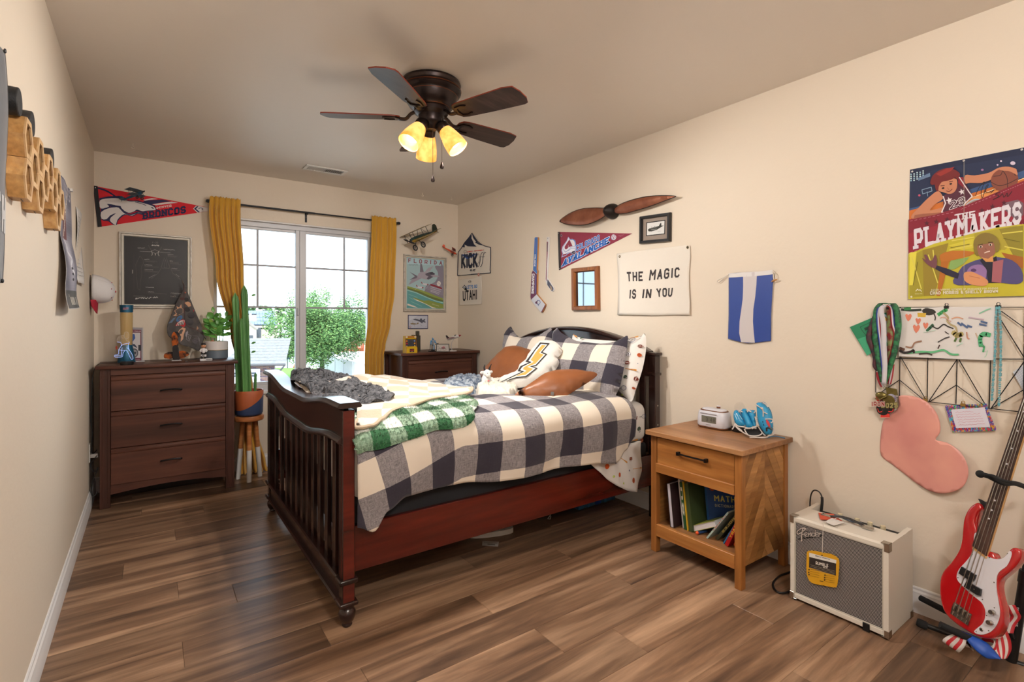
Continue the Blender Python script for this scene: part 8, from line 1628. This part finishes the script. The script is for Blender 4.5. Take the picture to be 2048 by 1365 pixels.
for x, z, c_ in ((-.038,.108,'c8701c'),(-.038,.085,'a82a3a'),(.036,.108,'5a7ab8'),(.036,.085,'c88a2a')): p.ell(x,z,.008,.009,c_,8)
for x in (-.040,.036): p.ell(x,.064,.005,.004,'d0ccc8',8)
p.quad(-.022,.010,.020,.038,'2a1c1c'); p.quad(-.016,.020,-.004,.032,'c04030'); p.quad(.002,.020,.014,.032,'c04030'); p.line([(-.012,.014),(.010,.014)], .002, 'c8a8a0'); p.build('print', t)
p = Pr(lambda x, z, l: ab(x, .0192-l, z)); p.quad(-.050,.1375,.050,.151,'c07a28'); p.text('BURGERTIME', [(-.028,.148),(.028,.148),(.028,.140),(-.028,.140)], '6a2c1c', w=1.2); p.quad(-.05,.138,-.033,.150,'d0ccc0'); p.quad(.033,.138,.05,.150,'d0ccc0'); p.build('marquee_print', t)
for x in (-.053,.0525): MB().pts([[ab(x+dx,y,z) for y,z in ((-.001,0),(-.001,.046),(.019,.060),(.027,.126),(.018,.136),(.018,.153),(.021,.153),(.030,.126),(.022,.059),(.002,.045),(.002,0))] for dx in (0,.0006)], close_v=True, caps=True).build('red_edge', mat('red_edge','c0392a',.4), t)
c = bs(837,703); t = thing('olive_box', 'tall narrow dark olive box standing behind the yellow arcade toy', 'box', tuple(c)); olv = mat('dark_olive','3a362c',.5)
MB().box(c.x-.022,c.x+.022,c.y-.0,c.y+.04,ZT,ZT+.150,bev=.003).box(c.x-.016,c.x+.014,c.y+.004,c.y+.036,ZT+.150,ZT+.192,bev=.004).build('body', olv, t); MB().box(c.x-.060,c.x-.028,c.y+.01,c.y+.03,ZT+.001,ZT+.156,bev=.003).build('side_arm', olv, t)
c = bs(866,704); t = thing('blue_robot_figure', 'blue brick built warrior figure on a black base', 'figurine', tuple(c)); bb_ = mat('bright_blue_plastic','3f82b4',.35); db_ = mat('black_plastic','1a191c',.35); gy = mat('pearl_grey_plastic','8a8c94',.35)
def rq(a, b_, m, nm, par=t, bev=.0015): return MB().box(c.x+a[0],c.x+b_[0],c.y+a[1],c.y+b_[1],ZT+a[2],ZT+b_[2],bev=bev).build(nm, m, par)
rq((-.038,-.018,0),(.036,.022,.010), db_, 'base')
for s in (-1,1): rq((s*.010-.006,-.008,.010),(s*.010+.006,.012,.020), db_, 'foot'); MB().tube([c+Vector((s*.010,0,.020)), c+Vector((s*.011,-.002,.048)), c+Vector((s*.008,0,.066))], [.006,.005,.007], 10).build('leg', bb_ if s > 0 else db_, t); MB().tube([c+Vector((s*.014,0,.098)), c+Vector((s*.026,-.002,.085)), c+Vector((s*(.030 if s>0 else .026),-.016,.070))], [.006,.006,.005], 10).build('arm', bb_, t); MB().ell(c+Vector((s*.018,0,.100)), (.009,.008,.008)).build('shoulder_plate', bb_, t)
MB().lathe([(.001,.064),(.010,.066),(.013,.080),(.015,.098),(.008,.106),(.001,.107)], c, 12).build('torso', gy, t); h_ = MB().ell(c+Vector((0,0,.116)), (.009,.009,.011)).build('helmet', bb_, t); MB().ell(c+Vector((.004,-.006,.115)), (.005,.005,.006)).build('face_plate', gy, h_); MB().prism([c+Vector((x,-.002,z)) for x,z in ((-.010,.120),(-.006,.134),(-.001,.126))], (0,.004,0)).build('crest', bb_, h_)
MB().tube([c+Vector((-.030,.0,.016)), c+Vector((-.026,-.0,.072))], .004, 8).build('staff', db_, t); MB().tube([c+Vector((.012,-.018,.068)), c+Vector((.045,-.022,.078))], .0032, 8).build('blaster', db_, t)
c = bs(889,704.5); t = thing('motorcycle_picture', 'small framed motorcycle drawing leaning on the right dresser', 'picture', tuple(c)); K = dict(ox=780, oy=640, k=8.53); f = onplane(c, (0,-1,0), **K); q = [(790,412),(1005,410),(1015,548),(788,545)]
wbox(f, q, -.004, .0, 'backing', mat('pale_grey_paper','b9b3ae',.6), t); frame4(f, q, .005, .0, .005, mat('dark_frame_edge','4c4844',.4), t); p = Pr(f, base=.0006); 
for x in (845,930): p.line([(x+26*math.cos(a),505+18*math.sin(a)) for a in [k*PI/6 for k in range(13)]], 4, '6a625e')
p.poly([(860,480),(900,465),(935,470),(950,490),(900,505)], '7a5a5c'); p.poly([(890,468),(905,455),(930,458),(935,472)], 'b0505e'); p.line([(820,460),(845,480),(855,500)], 4, '6a625e'); p.line([(810,455),(830,452)], 4, '6a625e'); p.line([(820,525),(960,515)], 3, '958d88'); p.build('print', t)
c = bs(907,703); t = thing('jet_trainer_model', 'white and red model jet on a clear stand on the right dresser', 'model airplane', tuple(c)); wj2 = mat('white_model_paint','c9c4c2',.3); rd = mat('dark_red_model_paint','7a1e26',.35)
MB().lathe([(.001,0),(.036,0),(.037,.004),(.034,.008),(.001,.009)], c+Vector((0,.01,0)), 28).build('stand_base', wj2, t); MB().tube(smooth_line([c+Vector((-.010,.01,.008)), c+Vector((-.020,.01,.05)), c+Vector((-.012,.006,.09)), c+Vector((.004,0,.115))],5), .0032, 8).build('stand_arm', mat('clear_plastic_edge','b8b6b8',.2), t)
jd = Vector((.55,-.80,.30)).normalized(); jw = Vector((.82,.56,.03)); jw = (jw-jd*jw.dot(jd)).normalized(); ju = jw.cross(jd); ju = ju if ju.z > 0 else -ju; jc = c+Vector((.0,0,.130))
def j3(a, b_, h): return jc+jd*a+jw*b_+ju*h
MB().pts([[j3(a,r*.95*math.cos(k*PI/7),r*math.sin(k*PI/7)) for k in range(14)] for a, r in ((-.07,.004),(-.06,.009),(-.02,.014),(.02,.016),(.05,.013),(.075,.006),(.085,.001))], close_v=True, caps=True).build('fuselage', wj2, t)
MB().pts([[j3(a,r*.95*math.cos(k*PI/7),r*math.sin(k*PI/7)) for k in range(14)] for a, r in ((.062,.0102),(.075,.0065),(.086,.0012))], close_v=True, caps=True).build('nose_cone', rd, t)
MB().ell(j3(.025,0,.013), (.012,.012,.008)).build('canopy', mat('dark_canopy','2a2628',.1), t)
for s in (-1,1): MB().prism([j3(.02,s*.012,-.002),j3(-.02,s*.012,-.002),j3(-.016,s*.100,0),j3(-.002,s*.102,0)], ju*.003).build('wing', rd, t); MB().prism([j3(-.05,s*.006,.002),j3(-.068,s*.006,.002),j3(-.068,s*.036,.004),j3(-.058,s*.036,.004)], ju*.002).build('tailplane', wj2, t)
MB().prism([j3(-.042,-.0015,.010),j3(-.070,-.0015,.006),j3(-.074,-.0015,.040),j3(-.062,-.0015,.042)], jw*.003).build('tail_fin', mat('dark_tail','33282a',.4), t)
# ================================================================ under the bed
def fl(px, py, z=0): return U(px, py, 'Z', z)
a = thing('plastic_toy', 'white rounded plastic toy base with blue frame and red label under the bed', 'toy', (1.92,2.5,0)); wpl = mat('white_toy_plastic','cfcac4',.4); bpl = mat('blue_toy_plastic','1f3f8f',.35)
c0 = fl(972,1078); P = sm2([(1.775,2.56),(1.80,2.47),(1.90,2.415),(2.02,2.39),(2.055,2.43),(2.085,2.57),(2.10,2.70),(1.80,2.78)],4); MB().prism([(x,y,.0) for x,y in P], (0,0,.028)).build('base', wpl, a, sharp=50)
P = sm2([(1.83,2.56),(1.86,2.50),(1.95,2.465),(2.01,2.46),(2.03,2.52),(2.05,2.68),(1.86,2.72)],4); MB().prism([(x,y,.0285) for x,y in P], (0,0,.012)).build('blue_frame', bpl, a, sharp=50)
MB().box(1.915,1.975,2.485,2.50,.041,.075,bev=.002).build('red_label', mat('red_label','b0222a',.4), a); MB().tube([(2.01,2.52,.04),(2.01,2.52,.16)], .009, 12).build('post', mat('grey_post','8a8c94',.4), a); MB().tube([(1.865,2.55,.04),(1.865,2.55,.16)], .009, 12).build('post', mat('grey_post','8a8c94',.4), a)
p = Pr(lambda x, z, l: Vector((x,2.4846-l,z))); p.text('BILLS', [(1.92,.068),(1.97,.068),(1.97,.048),(1.92,.048)], '3a1014', w=1.1); p.build('print', a)
t = sheet('paper_tag', 'small white printed tag lying on the floor in front of the toy base', 'tag', lambda x, y, l=0: fl(x,y,.0003+l), [(965,1083),(998,1084),(996,1094),(964,1092)], mat('note_paper','cfcbc8',.8), .0006); p = Pr(lambda x, y, l: fl(x,y,.0009+l)); p.line([(968,1086),(994,1087)], .8, '8a8680'); p.line([(975,1089),(990,1090.5)], 1.4, '5a5650'); p.build('print', t)
t = thing('toy_goal_mask', 'white plastic shell with a dark slot under the middle of the bed', 'toy', tuple(fl(1064,1040))); f = onplane(fl(1064,1040), (0,-1,0), 880, 940, 4.876)
MB().prism([f(x,y,0) for x,y in ((775,450),(1035,370),(1042,445),(950,475),(945,490),(868,490),(865,470),(800,458))], (0,.03,0)).build('shell', wpl, t); MB().prism([f(x,y,.001) for x,y in ((872,462),(880,440),(935,438),(948,462))], (0,-.002,0)).build('slot', blkp, t)
p = Pr(onplane(fl(1098,1040), (0,-1,0), 880, 940, 4.876)); p.line([(1040,450),(1060,432),(1078,440),(1050,478),(1075,482),(1080,455)], 6, 'b9b5b2'); p.build('emblem', t)
bcol = ['2f5f84','356a8f','2a587c','3a7096','2c5c82','31648a','1a4a9a','2450a0','2f6080','34688a','2b5a7a','30628a','2d5e80']
for k in range(13):
 x0 = 2.585+k*.0262; m = mat('magazine_'+bcol[k], bcol[k], .5); b = MB().box(x0,x0+.0246,2.425+(k%3)*.003,2.60,.0,.190,bev=.0015)
 b.build('storage_magazine', m, None, label='royal blue paperback, %s of the two brightest in the under-bed row' % ('left' if k == 6 else 'right') if k in (6,7) else 'steel blue paperback %s of the two royal blue ones under the bed' % ('left' if k < 6 else 'right'), cat='book', group='royal blue paperbacks under the bed' if k in (6,7) else 'steel blue paperbacks left under the bed' if k < 6 else 'steel blue paperbacks right under the bed')
for k in range(5):
 y0 = 2.61+k*.026; MB().box(2.588,2.76,y0,y0+.0245,0,.190,bev=.0015).build('storage_magazine', mat('magazine_2b5a7a','2b5a7a',.5), None, label='blue paperback turned sideways behind the corner of the under-bed row', cat='book', group='blue paperbacks turned sideways under the bed')
# ================================================================ outside the window
GZ = -3.86
conc = mat('pale_concrete','b5b0a8',.9,var=(1.5,'c4c0b8',3)); struct(MB().box(-60,90,D+3,140,GZ-.3,GZ), 'ground', conc)
grass = mat('lawn_green','5f8a34',.95,var=(6,'7fa648',4),bump=(60,.6))
def gp(px, py, z=GZ): return U(px, py, 'Z', z)
L_ = [gp(540,737),gp(600,735.5),gp(640,738),gp(672,747),gp(640,756),(gp(540,760))]; o = MB().prism([(v.x,v.y,GZ+.001) for v in L_], (0,0,.05)).build('lawn', grass, None, kind='stuff'); tag(o, 'bright green lawn between the garage and the white fences', 'lawn')
vf = mat('white_vinyl_fence','d8d8dc',.5)
def fence(a, b_, label, hgt=1.5, stp=2.4):
 a, b_ = Vector((a.x,a.y,GZ)), Vector((b_.x,b_.y,GZ)); d = (b_-a); L = d.length; d.normalize(); nrm = Vector((-d.y,d.x,0)); t = thing('vinyl_fence', label, 'fence', tuple(a), group='white vinyl fences beyond the window'); n_ = max(1, round(L/stp))
 for i in range(n_+1):
  c = a+d*(L*i/n_); M_ = Matrix.Translation(c) @ Matrix.Rotation(math.atan2(d.y,d.x),4,'Z'); MB().box(-.065,.065,-.065,.065,0,hgt+.08,M=M_).build('post', vf, t)
 for i in range(n_):
  c = a+d*(L*i/n_); M_ = Matrix.Translation(c) @ Matrix.Rotation(math.atan2(d.y,d.x),4,'Z'); w_ = L/n_; k = 8
  for j in range(k): MB().box(.07+(w_-.14)*j/k+.004,.07+(w_-.14)*(j+1)/k-.004,-.012,.012,.1,hgt-.1,M=M_).build('board', vf, t)
  for z in (.05,hgt-.1): MB().box(.066,w_-.066,-.03,.03,z,z+.12,M=M_).build('rail', vf, t)
fence(gp(538,708,-2.36), gp(634,709,-2.36), 'far white vinyl fence behind the lawn, left of the mullion'); fence(gp(640,707,-2.36), gp(790,702,-2.36), 'far white vinyl fence below the red wooden deck')
fence(gp(640,711,-2.36), gp(800,742,-2.36), 'nearest white vinyl fence slanting down to the right of the window')
# neighbour's brick garage
ea, eb = gp(440,730,-1.46), gp(571,728,-1.46); dirx = (eb-ea).normalized(); back = Vector((-dirx.y,dirx.x,0)); back = back if back.y > 0 else -back; t = thing('brick_garage', 'neighbouring brick garage with grey shingle roof and white door', 'garage', (eb.x-2,eb.y,GZ))
rid = 5.6; rz = -.12; shg = mat('grey_shingles','6f6c6a',.95,var=(7,'959290',5,.3),bump=(20,.5),spec=.1); a0, b0 = ea.copy(), eb.copy(); r0, r1 = a0+back*rid, b0+back*rid*1.02-dirx*1.0; r0.z = r1.z = rz
nr_ = 9
for i in range(nr_):
 u0, u1 = i/nr_, (i+1)/nr_; p0, p1, p2, p3 = a0.lerp(r0,u0), b0.lerp(r1,u0), b0.lerp(r1,u1), a0.lerp(r0,u1); up = Vector((0,0,.03)); MB().pts([[p0+up,p1+up,p2+up*.2,p3+up*.2],[p0,p1,p2-up*.5,p3-up*.5]], close_v=True, caps=True).build('shingle_row', shg, t)
gut = mat('dark_gutter','4a4648',.5); MB().tube([a0+Vector((0,0,-.05)), b0+Vector((0,0,-.05))], .075, 8).build('gutter', gut, t); w0 = b0-dirx*.75+back*.45; MB().tube(smooth_line([b0-dirx*.05+Vector((0,0,-.08)), b0-dirx*.3+Vector((0,0,-.4)), w0+dirx*.05+Vector((0,0,-.55)), w0+dirx*.05+Vector((0,0,-2.5))],4), .05, 8).build('downspout', gut, t)
wa, wb = ea+back*.5, w0; Lw = (wb-wa).length; Mw = Matrix.Translation((wa.x,wa.y,GZ)) @ Matrix.Rotation(math.atan2(dirx.y,dirx.x),4,'Z'); MB().box(0,Lw,0,.2,0,2.5,M=Mw).build('mortar_wall', mat('mortar','8f8a86',.9), t)
brk = [mat('brick_'+k, k, .9) for k in ('6a4a44','5a4450','7a5a50','544a58','85685e')]; b = MB(); R_ = random.Random(4); row = 0; z = 1.0
while z < 2.45:
 x = Lw-2.9 - (.12 if row % 2 else 0)
 while x < Lw-.02:
  x1 = min(x+.22,Lw)
  dxl = Lw - x
  if not (1.0 < dxl < 2.9 and z < 2.02): b.mi = R_.randrange(5); b.box(x,x1,-.012,.0,z,z+.065,M=Mw)
  x += .235
 z += .08; row += 1
b.build('bricks', brk, t, kind='stuff'); MB().box(Lw-2.75,Lw-.82,-.03,.0,0,2.08,M=Mw).build('door_casing', vf, t)
for k in range(4): MB().box(Lw-2.66,Lw-.92,-.045,-.031,k*.49+.01,k*.49+.48,M=Mw).build('garage_door_panel', mat('white_garage_door','c9c8ca',.5), t)
for k in range(2): 
 for q in range(2): MB().box(Lw-2.55+.82*k,Lw-2.55+.82*k+.7,-.052,-.046,1.60+.16*q,1.60+.16*q+.11,M=Mw).build('door_window', mat('dark_pane','4a4f58',.2), t)
# far houses
tan = mat('tan_siding','b8ab98',.8); shr = mat('brown_shingles','8e8780',.9,var=(3,'a39b93',4)); pan = mat('solar_panel','27405c',.25,coat=.5); dwin = mat('dark_house_window','565a60',.2)
t = thing('solar_roof_house', 'beige house with blue solar panels on its roof beyond the garage', 'house', (11,62,GZ)); Y0 = 62
def hp(px, py, y=Y0): return U(px, py, 'Y', y)
def slab(P, th, m, nm, par): return MB().prism(P, (0,th,0)).build(nm, m, par)
slab([hp(x,y) for x,y in ((470,652),(556,652),(556,680),(470,680))], 5, tan, 'wall', t)
r0_, r1_, r2_, r3_ = hp(470,656), hp(560,656), hp(552,622,68), hp(470,622,68); MB().pts([[r0_,r1_,r2_,r3_],[r0_-Vector((0,0,.15)),r1_-Vector((0,0,.15)),r2_-Vector((0,0,.15)),r3_-Vector((0,0,.15))]], close_v=True, caps=True).build('roof', shr, t)
def rl(u, v): a = r0_.lerp(r1_,u); c = r3_.lerp(r2_,u); return a.lerp(c,v)+Vector((0,-.1,.12))
for i in range(9):
 for j in range(4):
  u0 = .28+.072*i; v0 = .12+.21*j
  if (i < 3 and j in (1,2)) : continue
  MB().pts([[rl(u0,v0),rl(u0+.068,v0),rl(u0+.068,v0+.195),rl(u0,v0+.195)],[rl(u0,v0)-Vector((0,0,.06)),rl(u0+.068,v0)-Vector((0,0,.06)),rl(u0+.068,v0+.195)-Vector((0,0,.06)),rl(u0,v0+.195)-Vector((0,0,.06))]], close_v=True, caps=True).build('solar_panel', pan, t)
slab([hp(x,y,60.5) for x,y in ((470,644),(490,640),(513,657),(513,678),(470,678))], 1.5, mat('cream_gable','c9bfae',.8), 'gable_wing', t); slab([hp(x,y,60.3) for x,y in ((470,638),(492,638),(517,657),(514,660),(490,643),(470,643))], 1.8, shr, 'gable_roof', t)
for q in ((513,656,522,676),(537,656,546,664)): slab([hp(x,y,61.9) for x,y in ((q[0],q[1]),(q[2],q[1]),(q[2],q[3]),(q[0],q[3]))], .08, dwin, 'window', t)
slab([hp(x,y,60.4) for x,y in ((497,671),(506,671),(506,677),(497,677))], .08, dwin, 'window', t)
MB().tube([hp(501,634,64), hp(501,627,64)], .12, 8).build('roof_vent', vf, t)
t = thing('grey_roof_house', 'house with a grey roof at the right edge of the window view', 'house', (20,60,GZ)); Y0 = 62
slab([hp(x,y,62) for x,y in ((665,672),(800,672),(800,715),(665,715))], 6, tan, 'wall', t); slab([hp(x,y,61.8) for x,y in ((715,640),(722,627),(800,622),(800,668),(735,668),(728,660))], .5, mat('blue_grey_shingles','8c8f98',.9), 'roof', t)
slab([hp(x,y,61.6) for x,y in ((705,670),(800,666),(800,671),(700,676))], 1.2, shr, 'eave', t)
for q in ((674,680,690,690),(735,655,742,668),(733,680,739,700)): slab([hp(x,y,61.9) for x,y in ((q[0],q[1]),(q[2],q[1]),(q[2],q[3]),(q[0],q[3]))], .08, dwin, 'window', t)
t = thing('brown_shed', 'brown sided shed under the big tree beside the mullion', 'shed', (13,60,GZ)); slab([hp(x,y,59.5) for x,y in ((585,684),(680,684),(680,712),(585,712))], 3, mat('brown_siding','5f544a',.9), 'wall', t); slab([hp(x,y,59.2) for x,y in ((578,683),(590,683),(600,708),(592,708))], .3, tan, 'corner_board', t)
t = thing('white_trailer', 'white and grey parked trailer behind the far fence', 'trailer', (12,58,GZ)); slab([hp(x,y,57) for x,y in ((556,692),(590,690),(590,706),(556,708))], 2.2, mat('trailer_white','c9ccd0',.5), 'body', t); slab([hp(x,y,56.9) for x,y in ((556,704),(590,704),(590,707),(556,707))], .08, mat('trailer_stripe','6a7078',.5), 'skirt', t)
redw = mat('redwood_stain','9a4a2c',.7,var=(3,'b05c3a',3)); t = thing('red_deck', 'red stained wooden deck and stair rail behind the right fence', 'deck', tuple(hp(705,704,56.0)))
slab([hp(x,y,56.2) for x,y in ((703,698),(727,698),(727,703),(700,703))], 1.6, redw, 'deck_floor', t)
for x in (705,714,724,727): MB().tube([hp(x,703,56.0),hp(x,683,56.0)], .06, 4).build('post', redw, t)
for k in range(14): MB().tube([hp(704+k*1.68,697,56.0),hp(704+k*1.68,685,56.0)], .028, 4).build('baluster', redw, t)
for y in (684.5,697): MB().tube([hp(703,y,56.0),hp(727,y,56.0)], .05, 4).build('rail', redw, t)
for k in range(2): MB().tube([hp(684,704-k*6,56.0),hp(704,692-k*7,56.0)], .06, 4).build('stair_rail', redw, t)
for k in range(8): MB().tube([hp(685+k*2.5,705-k*1.4,56.0),hp(685+k*2.5,698-k*1.7,56.0)], .028, 4).build('baluster', redw, t)
t = thing('pergola', 'low weathered pergola between the tree and the white fence', 'pergola', tuple(hp(645,716,49.0))); pw = mat('weathered_cedar','b08a74',.8)
for k in range(12): slab([hp(x,y,49.0) for x,y in ((626+k*3.2,698.5),(627.6+k*3.2,698.5),(627.6+k*3.0,701.5),(626.4+k*3.0,701.5))], 2.2, pw, 'rafter', t)
slab([hp(x,y,49.1) for x,y in ((625,701.6),(663,700.6),(663,702.4),(626,703.4))], .15, pw, 'beam', t)
for x in (628,643,658): MB().tube([hp(x,702.5,49.15),hp(x,716,49.15)], .09, 6).build('post', pw, t)
# vegetation
lm = [mat('leaf_'+k, k, .8, var=(.6, k2, 3)) for k, k2 in (('466a2e','5c8240'),('33552a','4a7038'),('6a8a48','80a05a'))]
def foliage(name, label, cen, rad, n_, sz, seed, mats_, trunk=True, kind=None, blobs=26, grp=None):
 R_ = random.Random(seed); cen = Vector(cen); t = thing(name, label, 'tree' if trunk else 'shrub', (cen.x,cen.y,GZ), group=grp); B = []
 for _ in range(blobs):
  d = Vector((R_.gauss(0,1),R_.gauss(0,1),R_.gauss(0,1))).normalized()*R_.uniform(.25,.95); B.append((cen+Vector((d.x*rad[0],d.y*rad[1],d.z*rad[2])), R_.uniform(.20,.38)*min(rad)))
 b = MB(); bm = b.bm
 for _ in range(n_):
  c_, r = R_.choice(B); d = Vector((R_.gauss(0,1),R_.gauss(0,1),R_.gauss(0,.7))).normalized()*r*R_.uniform(.6,1.25); p0 = c_+d; u = Vector((R_.uniform(-1,1),R_.uniform(-1,1),R_.uniform(-.5,.5))).normalized()*sz; v = u.orthogonal().normalized()*sz*.5
  f = bm.faces.new([bm.verts.new(p0-u), bm.verts.new(p0-v), bm.verts.new(p0+u), bm.verts.new(p0+v)]); f.material_index = R_.randrange(len(mats_))
 b.build('foliage', mats_, t, kind='stuff', nrm=False, sharp=180)
 if trunk:
  bk = mat('tree_bark','4a4038',.9); base_ = Vector((cen.x,cen.y,GZ)); MB().tube([base_, base_+Vector((.1,0,(cen.z-GZ)*.5)), cen], [.22,.16,.08], 8).build('trunk', bk, t)
  for c_, r in B[:10]: MB().tube([base_+Vector((.1,0,(cen.z-GZ)*.45)), (c_+cen)/2, c_], [.09,.06,.02], 6).build('branch', bk, t)
c_ = U(643,660,'Y',44); foliage('honey_locust', 'big pale green tree filling the middle of the window view', (c_.x,c_.y,c_.z), (4.4,3.4,3.2), 46000, .10, 3, lm, blobs=90)
c_ = U(735,645,'Y',80); foliage('tree', 'hazy tree at the right edge behind the grey roofed house', (c_.x,c_.y,c_.z), (2.2,1.5,3.0), 3500, .2, 5, [lm[2]], blobs=18, grp='far trees on the skyline')
for i, px in enumerate((500,530,560,590,615,760)): c_ = U(px,624,'Y',95); foliage('tree', ('dark distant tree on the skyline above the solar roof, leftmost','dark distant tree on the skyline above the middle of the solar roof','distant tree on the skyline at the right end of the solar roof','distant tree on the skyline just left of the big green tree','distant tree half hidden behind the big green tree','distant tree behind the right curtain')[i], (c_.x,c_.y,c_.z), (1.25,1.2,.9), 600, .28, 20+i, [lm[1]], blobs=10, grp='far trees on the skyline')
ym = [mat('yellow_shrub_leaf','c0a83a',.8), mat('lime_shrub_leaf','8ea838',.8)]
for lab, px, py, yy, rr_, mm in (('golden shrub left of the pergola by the mullion',622,704,51,(1.0,.6,.8),ym),('lime shrubs growing under the pergola',645,712,50,(2.0,.5,.6),[ym[1]]),('small orange flowering shrub on the lawn edge',597,733,50.0,(.5,.4,.4),[mat('orange_shrub_leaf','c08a48',.8)])): c_ = U(px,py,'Y',yy); foliage('shrub', lab, tuple(c_), rr_, 1500, .08, int(px), mm, trunk=False, blobs=12)
t = thing('basketball_post', 'thin dark post with a small box beyond the garage', 'post', tuple(gp(575,738))); g_ = gp(575,738); MB().tube([g_, g_+Vector((0,0,2.6))], .04, 6).build('pole', gut, t); MB().box(g_.x-.25,g_.x+.25,g_.y-.1,g_.y+.1,GZ+1.0,GZ+1.5).build('box', mat('dark_blue_box','33405c',.5), t)
